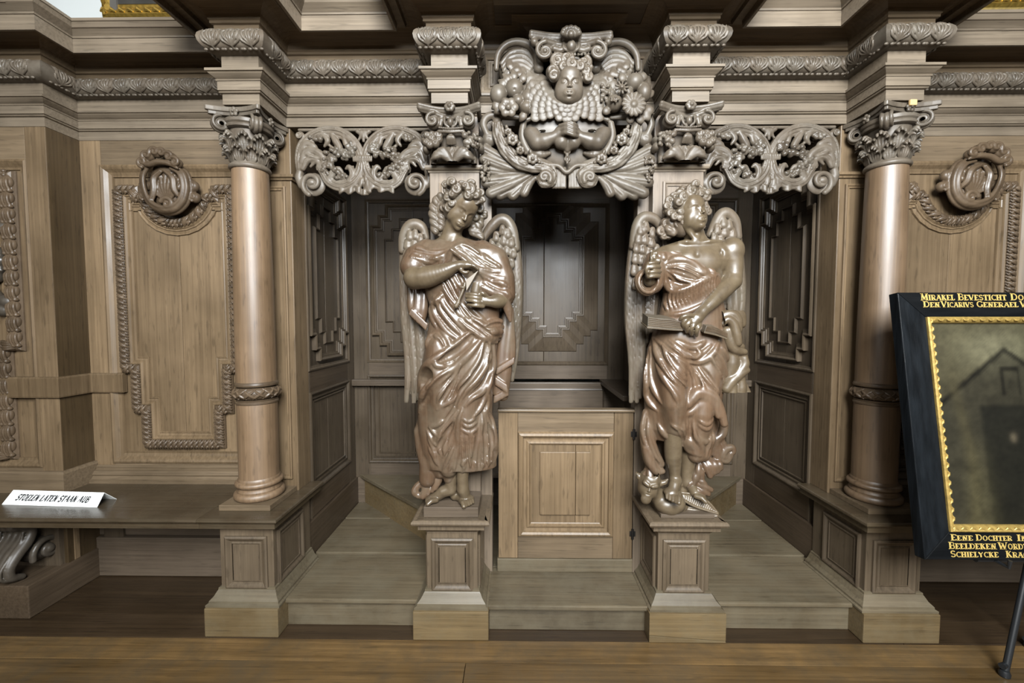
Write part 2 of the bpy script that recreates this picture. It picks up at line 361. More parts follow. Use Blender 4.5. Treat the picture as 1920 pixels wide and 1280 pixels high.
WL, BORDER_L, FN_L = wainscot(-1, 'left-hand oak wall panel with stepped leaf border and carved shell above bench')
WR, BORDER_R, FN_R = wainscot(1, 'right-hand oak wall panel with stepped leaf border partly behind the black framed painting')

# ================================================================== PIERS at the outer ends
def pier(sgn, label):
    X = lambda x: sgn * x
    def bx(name, a, b, y0, y1, z0, z1, mat, par, bev=.002):
        x0, x1 = sorted((X(a), X(b))); return board(name, x0, x1, y0, y1, z0, z1, mat, par, bev)
    t = thing('wall_pier', (X(2.7), .3, 0), label, 'pier', 'projecting end piers')
    bx('return_board', 2.376, 2.42, .272, .455, .003, 2.206, OV_SHADE, t); bx('stile', 2.377, 2.475, .27, .30, .56, 2.206, OV, t)  # return board carries its shade as a darker oak colour
    bx('rail', 2.475, 3.3, .2705, .30, 2.06, 2.206, OH, t); bx('rail', 2.475, 3.3, .2705, .30, .50, .62, OH, t)
    bx('panel', 2.475, 3.3, .288, .31, .62, 2.06, OV, t, 0)
    fn = front(.288)
    def G(path):
        q = [(X(a), b) for a, b in path]
        A = sum(q[i][0] * q[(i + 1) % len(q)][1] - q[(i + 1) % len(q)][0] * q[i][1] for i in range(len(q)))
        return q if A < 0 else q[::-1]
    panel_frame(t, fn, G([(2.472, .618), (2.472, 2.06), (3.25, 2.06), (3.25, .618)]), [(0, -.003), (0, .020), (.010, .024), (.020, .018), (.034, .008), (.044, .006), (.046, -.003)], OV)
    inner = [(2.565, 1.985), (2.565, 1.20), (2.625, 1.20), (2.625, .68), (3.16, .68), (3.16, 1.985)]
    panel_frame(t, fn, G(inner), [(-.026, -.003), (-.026, .006)] + [(.024 * -math.cos(a), .008 + .020 * math.sin(a)) for a in np.linspace(.1, math.pi - .1, 7)] + [(.026, .006), (.026, -.003)], CVB, 'leaf_border')
    panel_frame(t, fn, G([(2.605, 1.945), (2.605, 1.16), (2.665, 1.16), (2.665, .72), (3.12, .72), (3.12, 1.945)]), [(0, -.003), (0, .016), (.012, .014), (.018, .006), (.03, .006), (.032, -.003)], OV)
    # waist band and base wrapping the corner
    path = [(-3.3, .27), (-2.376, .27), (-2.376, .42), (-2.20, .42)]
    if sgn > 0: path = [(-a, b) for a, b in path[::-1]]
    MB().sweep(path, [(-.01, .955), (.014, .955), (.016, .962), (.016, 1.045), (.012, 1.053), (-.01, 1.054)], Zf).build('waist_band', OV, t, .001)
    MB().sweep(path[:3] if sgn < 0 else path[1:], [(-.01, .50), (.016, .50), (.016, .590), (.010, .602), (-.01, .604)], Zf).build('base_band', OH, t, .001)
    bx('lower_board', 2.376, 3.3, .30, .32, .02, .50, DV, t)
    return t, G(inner), fn
PLf, PB_L, PFN_L = pier(-1, 'oak pier at the left edge with leaf-bordered panel and dark carving')
PRt, PB_R, PFN_R = pier(1, 'matching oak pier beyond the painting on the right')

# ================================================================== BOOTH
bo = thing('confessional_booth', (0, .6, 0), 'dark three-compartment oak booth interior with stepped panels behind the statues', 'confessional')
XS, YB = 1.26, 1.00
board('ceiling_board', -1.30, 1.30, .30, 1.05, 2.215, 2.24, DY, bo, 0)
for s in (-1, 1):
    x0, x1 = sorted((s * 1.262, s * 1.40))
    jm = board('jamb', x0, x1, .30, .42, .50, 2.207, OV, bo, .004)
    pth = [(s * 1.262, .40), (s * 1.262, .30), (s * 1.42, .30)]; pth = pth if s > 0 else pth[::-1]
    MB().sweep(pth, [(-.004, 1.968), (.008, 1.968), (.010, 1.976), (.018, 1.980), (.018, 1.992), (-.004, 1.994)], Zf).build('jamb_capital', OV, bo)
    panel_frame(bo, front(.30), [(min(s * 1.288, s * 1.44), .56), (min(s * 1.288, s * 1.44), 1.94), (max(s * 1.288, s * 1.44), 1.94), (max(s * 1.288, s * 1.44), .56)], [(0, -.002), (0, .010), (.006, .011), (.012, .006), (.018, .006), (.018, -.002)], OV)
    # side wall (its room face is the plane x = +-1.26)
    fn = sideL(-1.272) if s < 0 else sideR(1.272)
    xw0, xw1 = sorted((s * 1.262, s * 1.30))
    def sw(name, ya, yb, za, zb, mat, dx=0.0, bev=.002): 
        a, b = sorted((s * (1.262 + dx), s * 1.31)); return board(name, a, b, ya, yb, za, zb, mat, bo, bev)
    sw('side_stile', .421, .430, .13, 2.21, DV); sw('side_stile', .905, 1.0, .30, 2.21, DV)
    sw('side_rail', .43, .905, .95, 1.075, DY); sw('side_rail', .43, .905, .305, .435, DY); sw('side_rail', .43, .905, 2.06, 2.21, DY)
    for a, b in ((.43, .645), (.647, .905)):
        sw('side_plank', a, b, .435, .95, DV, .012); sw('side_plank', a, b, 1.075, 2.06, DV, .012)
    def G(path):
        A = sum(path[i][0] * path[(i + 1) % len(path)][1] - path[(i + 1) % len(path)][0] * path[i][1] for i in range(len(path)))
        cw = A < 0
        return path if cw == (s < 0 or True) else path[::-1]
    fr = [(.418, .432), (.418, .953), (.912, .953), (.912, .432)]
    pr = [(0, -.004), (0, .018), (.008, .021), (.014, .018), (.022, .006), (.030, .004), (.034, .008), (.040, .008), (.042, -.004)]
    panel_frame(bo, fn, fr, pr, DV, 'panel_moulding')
    panel_frame(bo, fn, [(.470, .485), (.470, .905), (.862, .905), (.862, .485)], [(0, -.002), (0, .004), (.008, .006), (.010, -.002)], DV, 'panel_moulding')
    panel_frame(bo, fn, [(.414, 1.062), (.414, 2.06), (.922, 2.06), (.922, 1.062)], [(0, -.004), (0, .016), (.008, .018), (.014, .012), (.022, .010), (.024, -.004)], DV, 'panel_moulding')
    def stair(d, zb=1.105, zt=2.03):
        a, b = .435 + d, .895 - d; st = .045
        lo = [(a + 2 * st, zb + d), (a + 2 * st, zb + .06 + d), (a + st, zb + .06 + d), (a + st, zb + .135 + d), (a, zb + .135 + d)]
        hi = [(a, zt - .135 - d), (a + st, zt - .135 - d), (a + st, zt - .06 - d), (a + 2 * st, zt - .06 - d), (a + 2 * st, zt - d)]
        m = lambda L: [(.435 + .895 - y, z) for y, z in L[::-1]]
        return lo + hi + m(hi) + m(lo)
    panel_frame(bo, fn, stair(0), [(0, -.004), (0, .022), (.007, .026), (.014, .020), (.018, .012), (.026, .012), (.028, .006), (.036, .005), (.036, -.004)], DV, 'stepped_moulding')
    panel_frame(bo, fn, stair(.085), [(0, -.004), (.0, .003), (.008, .011), (.012, .011), (.012, -.004)], DV, 'stepped_moulding')
    sw('kick_board', .31, 1.0, .10, .302, DY, -.014); 
    # back wall of the kneeler's compartment
    X = lambda x: s * x
    def bb(name, a, b, za, zb, mat, dy=0.0):
        a, b = sorted((X(a), X(b))); return board(name, a, b, YB + dy, YB + .04, za, zb, mat, bo)
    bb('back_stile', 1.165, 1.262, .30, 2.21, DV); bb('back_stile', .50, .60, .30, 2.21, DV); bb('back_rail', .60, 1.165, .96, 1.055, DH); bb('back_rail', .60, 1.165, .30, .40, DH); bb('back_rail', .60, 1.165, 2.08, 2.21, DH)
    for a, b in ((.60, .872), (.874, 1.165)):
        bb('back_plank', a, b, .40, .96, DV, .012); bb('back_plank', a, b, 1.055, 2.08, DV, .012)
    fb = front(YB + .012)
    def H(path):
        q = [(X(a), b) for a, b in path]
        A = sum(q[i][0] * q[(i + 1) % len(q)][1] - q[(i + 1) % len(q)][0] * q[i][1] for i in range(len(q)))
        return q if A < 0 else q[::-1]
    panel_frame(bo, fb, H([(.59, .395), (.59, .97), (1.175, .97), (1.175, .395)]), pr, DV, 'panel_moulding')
    panel_frame(bo, fb, H([(.65, .455), (.65, .90), (1.11, .90), (1.11, .455)]), [(0, -.002), (0, .004), (.008, .006), (.010, -.002)], DV, 'panel_moulding')
    panel_frame(bo, fb, H([(.59, 1.05), (.59, 2.085), (1.175, 2.085), (1.175, 1.05)]), [(0, -.004), (0, .016), (.008, .018), (.014, .012), (.022, .010), (.024, -.004)], DV, 'panel_moulding')
    def stair2(d, zb, zt, a, b, st, sh):
        lo = [(a + 2 * st + d, zb + d), (a + 2 * st + d, zb + sh + d), (a + st + d, zb + sh + d), (a + st + d, zb + 2 * sh + d), (a + d, zb + 2 * sh + d)]
        hi = [(y, zb + zt - z) for y, z in lo[::-1]]
        m = lambda L: [(a + b - y, z) for y, z in L[::-1]]
        return lo + hi + m(hi) + m(lo)
    panel_frame(bo, fb, H(stair2(0, 1.095, 2.05, .63, 1.140, .048, .065)), [(0, -.004), (0, .022), (.007, .026), (.014, .020), (.018, .012), (.026, .012), (.028, .006), (.036, .005), (.036, -.004)], DV, 'stepped_moulding')
    panel_frame(bo, fb, H(stair2(.082, 1.095, 2.05, .63, 1.140, .048, .065)), [(0, -.004), (.0, .003), (.008, .011), (.012, .011), (.012, -.004)], DV, 'stepped_moulding')
    a, b = sorted((X(.50), X(1.262))); board('elbow_rail', a, b, .955, 1.0, .905, .945, DH, bo, .004)
    # partition to the priest's seat, and its elbow rest
    xc = -.478 if s < 0 else .490
    board('partition', xc - .022, xc + .022, .30, 1.0, .13, 2.21, DV, bo, .001)
    xr = sorted((xc - s * .022, xc - s * .175)); board('elbow_rest', xr[0], xr[1], .40, 1.0, .918, .945, DY, bo, .003)
    # step boards, laid front to back, and the slanted kneeler
    a, b = sorted((s * .600, s * 1.262)); a2, b2 = sorted((s * .50, s * 1.245))
    board('step_riser', a, b, .078, .10, .0, .112, ST, bo, .002)
    board('step_board', a, b, .058, .405, .108, .128, ST, bo, .006)
    board('step_board', a2, b2, .414, .775, .106, .132, ST, bo, .003)
    board('step_board', a2, b2, .782, 1.0, .104, .134, ST, bo, .003)
    kx = [(s * 1.245, .998), (s * 1.245, 1.0), (s * .505, 1.0), (s * .505, .315), (s * .56, .375)]
    kx = [(s * 1.235, 1.0), (s * .505, 1.0), (s * .505, .318)]
    MB().prism(kx, .296, .318, lambda p, q, h: (p, q, h)).build('kneeler_top', ST, bo, .003)
    k2 = [(s * 1.205, .998), (s * .507, .998), (s * .507, .345)]
    MB().prism(k2, .13, .296, lambda p, q, h: (p, q, h)).build('kneeler_front', BZ, bo, .002)

board('lower_back_board', -1.30, 1.30, 1.001, 1.04, .0, .2995, DH, bo, 0)
for s in (-1, 1):
    q0, q1 = sorted((s * 1.262, s * 1.30)); board('lower_side_board', q0, q1, .30, 1.03, .0, .30, DY, bo, 0)
# centre compartment back
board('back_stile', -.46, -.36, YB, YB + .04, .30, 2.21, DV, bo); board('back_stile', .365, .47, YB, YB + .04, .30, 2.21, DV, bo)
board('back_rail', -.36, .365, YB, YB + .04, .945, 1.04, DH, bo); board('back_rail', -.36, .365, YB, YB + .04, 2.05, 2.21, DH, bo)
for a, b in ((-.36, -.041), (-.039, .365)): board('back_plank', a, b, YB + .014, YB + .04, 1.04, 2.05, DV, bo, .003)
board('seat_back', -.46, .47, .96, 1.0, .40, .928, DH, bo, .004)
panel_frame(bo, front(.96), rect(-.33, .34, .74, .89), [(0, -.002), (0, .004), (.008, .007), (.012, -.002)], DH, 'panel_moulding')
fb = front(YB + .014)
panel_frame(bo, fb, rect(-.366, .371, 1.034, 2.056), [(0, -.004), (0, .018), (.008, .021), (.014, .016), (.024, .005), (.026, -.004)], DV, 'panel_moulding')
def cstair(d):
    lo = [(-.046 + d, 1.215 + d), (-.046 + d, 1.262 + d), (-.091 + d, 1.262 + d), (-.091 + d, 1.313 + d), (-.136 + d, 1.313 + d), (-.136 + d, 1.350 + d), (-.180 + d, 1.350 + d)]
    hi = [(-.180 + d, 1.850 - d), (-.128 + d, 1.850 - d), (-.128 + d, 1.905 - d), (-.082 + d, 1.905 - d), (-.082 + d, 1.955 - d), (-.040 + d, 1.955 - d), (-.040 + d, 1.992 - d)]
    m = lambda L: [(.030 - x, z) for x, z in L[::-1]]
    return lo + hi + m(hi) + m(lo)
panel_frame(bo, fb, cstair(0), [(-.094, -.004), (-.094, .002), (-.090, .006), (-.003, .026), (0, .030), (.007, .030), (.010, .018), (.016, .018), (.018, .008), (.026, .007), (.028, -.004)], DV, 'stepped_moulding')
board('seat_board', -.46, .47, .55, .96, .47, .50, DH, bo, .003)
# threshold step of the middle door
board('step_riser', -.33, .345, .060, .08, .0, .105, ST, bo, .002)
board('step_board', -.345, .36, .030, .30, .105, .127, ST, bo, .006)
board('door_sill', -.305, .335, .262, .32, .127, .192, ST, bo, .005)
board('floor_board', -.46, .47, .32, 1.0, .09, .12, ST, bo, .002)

# ================================================================== POSTS behind the statues
def post(xc, label):
    t = thing('statue_post', (xc, .25, .13), label, 'post', 'posts behind the angels')
    board('post_shaft', xc - .110, xc + .110, .205, .31, .50, 1.985, OGV, t, .003)
    s = -1 if xc < 0 else 1
    a, b = sorted((xc - s * .16, xc - s * .06)); board('door_post', a, b, .262, .33, .127, 2.207, OGV, t, .004)
    panel_frame(t, front(.205), rect(xc - .068, xc + .068, .9, 1.925), [(0, -.002), (0, .010), (.008, .011), (.013, .006), (.020, .005), (.020, -.002)], OGV)
    MB().sweep([(xc - .110, .31), (xc - .110, .205), (xc + .110, .205), (xc + .110, .31)], [(-.02, 1.967), (.004, 1.967), (.006, 1.974), (.014, 1.977), (.018, 1.984), (.018, 1.994), (-.02, 1.995)], Zf).build('post_capital', OG, t)
    board('capital_block', xc - .108, xc + .108, .20, .31, 1.995, 2.207, CVB, t, .002)
    return t
POSTS = [post(-.487, 'pale oak post standing behind the angel who holds a vessel'), post(.494, 'pale oak post standing behind the angel who holds an open book')]

# ================================================================== HALF DOOR
hd = thing('half_door', (.015, .28, .192), 'low oak half door with raised panel and iron hinges between the two angels', 'door')
DX0, DX1, DZ0, DZ1 = -.298, .330, .196, .908
DF = .262
board('door_stile', DX0, -.208, DF, .295, DZ0, DZ1 - .014, OV, hd, .002); board('door_stile', .240, DX1, DF, .295, DZ0, DZ1 - .014, OV, hd, .002)
board('door_rail', -.207, .239, DF, .295, .80, DZ1 - .014, OH, hd, .002); board('door_rail', -.207, .239, DF, .295, DZ0, .305, OH, hd, .002)
board('door_cap', DX0 - .004, DX1 + .004, DF - .012, .30, DZ1 - .014, DZ1, OH, hd, .005)
board('door_panel', -.150, .062, .266, .29, .36, .755, OV, hd, .0015); board('door_panel', .0635, .178, .266, .29, .36, .755, OV, hd, .0015)
panel_frame(hd, front(.268), rect(-.208, .240, .304, .802), [(0, -.004), (0, .010), (.006, .022), (.016, .026), (.024, .020), (.027, .010), (.040, .008), (.046, .014), (.054, .016), (.060, .006), (.064, .004), (.064, -.004)], OV)
board('raised_field', -.104, .062, .254, .268, .408, .708, OV, hd, .004); board('raised_field', .0632, .132, .254, .268, .408, .708, OV, hd, .004)
for zc in (.792, .318):
    hg = MB().tube([(.331, .256, zc - .024), (.331, .256, zc + .024)], .006, 8).build('hinge', IRON, hd, 0, True)
    MB().box(.318, .345, .257, .262, zc - .012, zc + .012).build('hinge_plate', IRON, hg, .001)

# ================================================================== STATUE PEDESTALS
def base_mould(w0, d0, w1, z):      # flare between base block and die
    return [(-.02, z[0]), (w0, z[0]), (w0, z[0] + .008), (w0 * .80, z[0] + .012), (w0 * .78, z[0] + .020), (w0 * .48, z[0] + .034), (w0 * .26, z[0] + .052), (w0 * .20, z[0] + .056), (w0 * .18, z[0] + .064), (.0, z[1]), (-.02, z[1])]
def s_pedestal(xc, label):
    t = thing('statue_pedestal', (xc, .15, 0), label, 'pedestal', 'pedestals under the angels')
    if xc < 0: MB().box(xc - .156, xc + .156, -.006, .30, 0.001, .1215).build('base_block', BZ, t, .004)
    else:          # this block has split along the bottom
        for q in ([(xc - .156, .031), (xc + .156, .0085), (xc + .156, .1215), (xc - .156, .1215)], [(xc - .156, .001), (xc + .156, .001), (xc + .156, .0062), (xc - .156, .0288)]):
            MB().prism(q, -.006, .30, lambda u, v, h: (u, h, v)).build('base_block', BZ, t, .0015)
    U = [(xc - .107, .30), (xc - .107, .05), (xc + .107, .05), (xc + .107, .30)]
    MB().sweep(U, base_mould(.046, 0, 0, (.1215, .186)), Zf).build('base_moulding', ST, t)
    board('die', xc - .107, xc + .107, .05, .30, .1216, .43, PED, t, .002)
    prof = [(0, -.004), (0, .008), (.007, .012), (.013, .010), (.020, .003), (.026, .001), (.030, .004), (.034, .004), (.035, -.004)]
    panel_frame(t, front(.05), rect(xc - .088, xc + .088, .178, .405), prof, PED)
    board('die_panel', xc - .058, xc + .058, .046, .052, .213, .366, PED, t, .001)
    for fn in (sideL(xc + .107), sideR(xc - .107)):
        panel_frame(t, fn, [(.075, .178), (.075, .405), (.27, .405), (.27, .178)], prof, PED)
    MB().sweep(U, [(-.02, .43), (.0, .43), (.004, .436), (.012, .446), (.022, .452), (.030, .453), (.030, .470), (.040, .474), (.050, .480), (.054, .488), (.052, .496), (.046, .500), (-.2, .500), (-.2, .47)], Zf).build('cap_moulding', PED, t)
    board('cap_board', xc - .14, xc + .14, .012, .30, .478, .5002, PED, t, .001)
    return t
s_pedestal(-.484, 'panelled oak pedestal beneath the angel who holds a vessel'); s_pedestal(.487, 'panelled oak pedestal with split base block under the angel with open book')

# ================================================================== COLUMN PEDESTALS + BENCH
def c_pedestal(s, label):
    X = lambda x: s * x
    t = thing('column_pedestal', (X(1.36), .2, 0), label, 'pedestal', 'pedestals under the columns')
    a, b = sorted((X(1.203), X(1.512)))
    board('base_block', a, b, 0.0, .36, .001, .1225, BZ, t, .004)
    U = [(X(1.470), .36), (X(1.470), .05), (X(1.243), .05), (X(1.243), .36)]
    U = U if s < 0 else U[::-1]
    MB().sweep(U, base_mould(.042, 0, 0, (.1225, .188)), Zf).build('base_moulding', ST, t)
    a, b = sorted((X(1.243), X(1.470))); board('die', a, b, .05, .36, .123, .46, PED, t, .002)
    prof = [(0, -.004), (0, .008), (.007, .012), (.013, .010), (.020, .003), (.026, .001), (.030, .004), (.034, .004), (.035, -.004)]
    a, b = sorted((X(1.268), X(1.448))); panel_frame(t, front(.05), rect(a, b, .182, .408), prof, PED)
    a, b = sorted((X(1.300), X(1.418))); board('die_panel', a, b, .046, .052, .215, .376, PED, t, .001)
    fn = sideL(-1.243) if s < 0 else sideR(1.243)
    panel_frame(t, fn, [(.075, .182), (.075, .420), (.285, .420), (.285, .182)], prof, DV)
    # cap: on the left it is one with the bench board
    xo = 1.53
    U = [(X(xo), .015), (X(1.215), .015), (X(1.215), .42)]; U = U if s < 0 else U[::-1]
    MB().sweep(U, [(-.10, .455), (.0, .455), (.0, .478), (.004, .480), (.012, .484), (.016, .490), (.014, .497), (.008, .501), (-.10, .501)], Zf).build('cap_moulding', BENCH, t)
    a, b = sorted((X(1.225), X(xo))); board('cap_board', a, b, .03, .42, .462, .5005, BENCH, t, .001)
    return t
c_pedestal(-1, 'panelled oak pedestal under the left column, at the bench end'); c_pedestal(1, 'panelled oak pedestal under the right column beside the painting')

def bench(s, label):
    X = lambda x: s * x
    t = thing('wall_bench', (X(2.1), .2, 0), label, 'bench', 'wall benches')
    a, b = sorted((X(1.531), X(3.3)))
    MB().sweep([(a, .015), (b, .015)], [(-.40, .470), (-.03, .470), (-.03, .455), (.0, .455), (.0, .478), (.004, .480), (.012, .484), (.016, .490), (.014, .497), (.008, .501), (-.40, .501)], Zf).build('bench_seat', BENCH, t)
    # cheek under the bench carrying a scroll
    a, b = sorted((X(2.392), X(2.62))); board('bench_cheek', a, b, .25, .42, .12, .468, DV, t, .004)
    a, b = sorted((X(2.365), X(2.66)))
    board('bench_foot', a, b, .095, .43, .001, .150, DY, t, .004)
    a, b = sorted((X(2.372), X(2.385))); board('cheek_strip', a, b, .30, .325, .15, .455, OV, t, .002)
    return t
BENCH_L = bench(-1, 'wide oak wall bench on the left, carrying a white paper sign'); BENCH_R = bench(1, 'wide oak wall bench on the right, hidden largely by the painting')
# ================================================================== CARVING: distance-field clay, meshed with surface nets
class Clay:
    def __init__(s, lo, hi, h):
        s.lo = np.array(lo, np.float32); h = h * 1.25; s.h = h
        s.n = np.ceil((np.array(hi) - s.lo) / h).astype(int) + 1
        s.f = np.full(s.n, .06, np.float32)
    def _box(s, lo, hi, pad):
        a = np.maximum(0, np.floor((np.asarray(lo) - pad - s.lo) / s.h).astype(int)); b = np.minimum(s.n, np.ceil((np.asarray(hi) + pad - s.lo) / s.h).astype(int) + 2)
        return None if np.any(b <= a) else (a, b)
    def _xyz(s, a, b):
        return [((np.arange(a[i], b[i]) * s.h + s.lo[i]).astype(np.float32)).reshape([-1 if j == i else 1 for j in range(3)]) for i in range(3)]
    def _merge(s, a, b, d, k, sub):
        sl = tuple(slice(a[i], b[i]) for i in range(3)); f = s.f[sl]
        if sub:      # smooth subtraction
            if k > 0:
                hh = np.clip(.5 - .5 * (f + d) / k, 0, 1); s.f[sl] = f * (1 - hh) - d * hh + k * hh * (1 - hh)
            else: s.f[sl] = np.maximum(f, -d)
        else:
            if k > 0:
                hh = np.clip(.5 + .5 * (f - d) / k, 0, 1); s.f[sl] = f * (1 - hh) + d * hh - k * hh * (1 - hh)
            else: s.f[sl] = np.minimum(f, d)
    def tube(s, pts, rad, k=.006, sub=False, flat=None):
        """round-cone chain; flat = (axis, factor) squashes the cross-section along a world axis"""
        P = np.array(pts, np.float32); r = np.broadcast_to(np.asarray(rad, np.float32), (len(P),)) if np.ndim(rad) == 0 else np.asarray(rad, np.float32)
        pad = float(r.max()) + k + 2 * s.h
        bx = s._box(P.min(0), P.max(0), pad)
        if bx is None: return s
        a, b = bx; d = np.full(b - a, 1.0, np.float32)
        for i in range(len(P) - 1):
            p, q = P[i], P[i + 1]; c = s._box(np.minimum(p, q), np.maximum(p, q), max(r[i], r[i + 1]) + k + 2 * s.h)
            if c is None: continue
            c0, c1 = np.maximum(c[0], a), np.minimum(c[1], b)
            if np.any(c1 <= c0): continue
            x, y, z = s._xyz(c0, c1); e = q - p; L = float(e @ e) + 1e-12
            t = np.clip(((x - p[0]) * e[0] + (y - p[1]) * e[1] + (z - p[2]) * e[2]) / L, 0, 1)
            D = [x - p[0] - t * e[0], y - p[1] - t * e[1], z - p[2] - t * e[2]]
            if flat: D[flat[0]] = D[flat[0]] / flat[1]
            dd = np.sqrt(D[0] ** 2 + D[1] ** 2 + D[2] ** 2) - (r[i] + (r[i + 1] - r[i]) * t)
            if flat: dd = dd * min(1, flat[1])
            sl = tuple(slice(c0[j] - a[j], c1[j] - a[j]) for j in range(3)); d[sl] = np.minimum(d[sl], dd)
        s._merge(a, b, d, k, sub); return s
    def ell(s, c, r, k=.006, sub=False, rot=None):
        c = np.array(c, np.float32); r = np.array(r if hasattr(r, '__len__') else (r, r, r), np.float32); m = float(r.max())
        bx = s._box(c, c, m + k + 2 * s.h)
        if bx is None: return s
        a, b = bx; x, y, z = s._xyz(a, b); x, y, z = x - c[0], y - c[1], z - c[2]
        if rot is not None:
            M = np.array(rot.inverted() if hasattr(rot, 'inverted') else rot)
            x, y, z = (M[0][0] * x + M[0][1] * y + M[0][2] * z, M[1][0] * x + M[1][1] * y + M[1][2] * z, M[2][0] * x + M[2][1] * y + M[2][2] * z)
        k0 = np.sqrt((x / r[0]) ** 2 + (y / r[1]) ** 2 + (z / r[2]) ** 2); k1 = np.sqrt((x / r[0] ** 2) ** 2 + (y / r[1] ** 2) ** 2 + (z / r[2] ** 2) ** 2) + 1e-9
        s._merge(a, b, (k0 * (k0 - 1) / k1).astype(np.float32), k, sub); return s
    def box(s, lo, hi, rnd=.003, k=0.0, sub=False):
        bx = s._box(lo, hi, k + 2 * s.h)
        if bx is None: return s
        a, b = bx; X = s._xyz(a, b); q = []
        for i in range(3):
            q.append(np.abs(X[i] - (lo[i] + hi[i]) / 2) - (hi[i] - lo[i]) / 2 + rnd)
        d = np.sqrt(sum(np.maximum(v, 0) ** 2 for v in q)) + np.minimum(np.maximum(np.maximum(q[0], q[1]), q[2]), 0) - rnd
        s._merge(a, b, d.astype(np.float32), k, sub); return s
    def loft(s, rows, k=.01, sub=False, p=2.0):
        """rows = [(z, cx, cy, rx, ry)] elliptical sections, any order"""
        rows = sorted(rows); A = np.array(rows, np.float32)
        lo = (A[:, 1] - A[:, 3]).min(), (A[:, 2] - A[:, 4]).min(), A[0, 0]; hi = (A[:, 1] + A[:, 3]).max(), (A[:, 2] + A[:, 4]).max(), A[-1, 0]
        bx = s._box(lo, hi, k + 2 * s.h)
        if bx is None: return s
        a, b = bx; x, y, z = s._xyz(a, b); zz = z.ravel()
        I = [np.interp(zz, A[:, 0], A[:, j]).astype(np.float32).reshape(1, 1, -1) for j in range(1, 5)]
        k0 = (np.abs((x - I[0]) / I[2]) ** p + np.abs((y - I[1]) / I[3]) ** p) ** (1 / p)
        d = (k0 - 1) * np.minimum(I[2], I[3])
        d = np.maximum(d, np.maximum(A[0, 0] - z, z - A[-1, 0]))
        s._merge(a, b, d.astype(np.float32), k, sub); return s
    def surf(s, x, z, y0=None):
        """front (lowest y) surface at (x, z); None where empty"""
        i = int(round((x - s.lo[0]) / s.h)); k = int(round((z - s.lo[2]) / s.h))
        if not (0 <= i < s.n[0] and 0 <= k < s.n[2]): return None
        col = s.f[i, :, k]; w_ = np.nonzero(col < 0)[0]
        if not len(w_): return None
        j = w_[0]
        if j == 0: return float(s.lo[1])
        f0, f1 = col[j - 1], col[j]
        return float(s.lo[1] + (j - 1 + f0 / (f0 - f1 + 1e-9)) * s.h)
    def drape(s, xz, rad, k=.003, sub=False, sink=.28, n=None, ends=.35, default=None):
        """a ridge (or groove) that hugs the present front surface along a curve given in (x, z)"""
        rad *= 1.3 if not sub else 1.6
        C = spline(xz, n or max(8, int(curvelen(xz) / (s.h * 3)))); out = []; last = default
        for x, z in C:
            y = s.surf(x, z)
            if y is None: y = last
            if y is None: continue
            out.append((x, y, z)); last = y
        if len(out) < 2: return s
        P = np.array(out); m = len(P)
        ys = P[:, 1].copy()
        for _ in range(3): ys[1:-1] = (ys[:-2] + ys[1:-1] * 2 + ys[2:]) / 4
        t = np.linspace(0, 1, m); r = rad * (ends + (1 - ends) * np.clip(np.sin(t * math.pi) * 1.6, 0, 1))
        P[:, 1] = ys + (r * sink if not sub else -r * sink)
        return s.tube(P, r, k, sub)
    def mesh(s, name, mat, parent=None, smooth_it=1):
        f = s.f; neg = f < 0
        c = neg[:-1, :-1, :-1].astype(np.int8)
        c = c + neg[1:, :-1, :-1] + neg[:-1, 1:, :-1] + neg[:-1, :-1, 1:] + neg[1:, 1:, :-1] + neg[1:, :-1, 1:] + neg[:-1, 1:, 1:] + neg[1:, 1:, 1:]
        cells = np.argwhere((c > 0) & (c < 8))
        if not len(cells): return None
        off = np.array([(i, j, k) for i in (0, 1) for j in (0, 1) for k in (0, 1)])
        val = np.stack([f[cells[:, 0] + o[0], cells[:, 1] + o[1], cells[:, 2] + o[2]] for o in off], 1)
        acc = np.zeros((len(cells), 3), np.float32); cnt = np.zeros(len(cells), np.float32)
        for i in range(8):
            for j in range(i + 1, 8):
                if np.abs(off[i] - off[j]).sum() != 1: continue
                a, b = val[:, i], val[:, j]; mk = (a < 0) != (b < 0); t = np.where(mk, a / np.where(mk, a - b, 1), 0)
                acc += np.where(mk[:, None], off[i] + (off[j] - off[i]) * t[:, None], 0); cnt += mk
        V = (cells + acc / cnt[:, None]) * s.h + s.lo
        idx = np.full(np.array(f.shape) - 1, -1, np.int32); idx[tuple(cells.T)] = np.arange(len(cells))
        quads = []
        for ax in range(3):
            n0 = [slice(None)] * 3; n1 = [slice(None)] * 3; n0[ax] = slice(0, -1); n1[ax] = slice(1, None)
            A, B = neg[tuple(n0)], neg[tuple(n1)]; u, v = (ax + 1) % 3, (ax + 2) % 3
            E = np.argwhere(A != B); E = E[(E[:, u] > 0) & (E[:, v] > 0) & (E[:, u] < f.shape[u] - 1) & (E[:, v] < f.shape[v] - 1)]
            if not len(E): continue
            def g(du, dv):
                q = E.copy(); q[:, u] -= du; q[:, v] -= dv; return idx[tuple(q.T)]
            Q = np.stack([g(1, 1), g(0, 1), g(0, 0), g(1, 0)], 1)
            fl_ = ~A[tuple(E.T)]; Q[fl_] = Q[fl_][:, ::-1]; quads.append(Q)
        Q = np.concatenate(quads); Q = Q[(Q >= 0).all(1)]
        for _ in range(smooth_it):
            S = np.zeros_like(V); n_ = np.zeros(len(V), np.float32)
            for i in range(4):
                a, b = Q[:, i], Q[:, (i + 1) % 4]
                for c_ in range(3): S[:, c_] += np.bincount(a, V[b, c_], len(V)) + np.bincount(b, V[a, c_], len(V))
                n_ += np.bincount(a, minlength=len(V)) + np.bincount(b, minlength=len(V))
            V = V * .5 + .5 * S / np.maximum(n_, 1)[:, None]
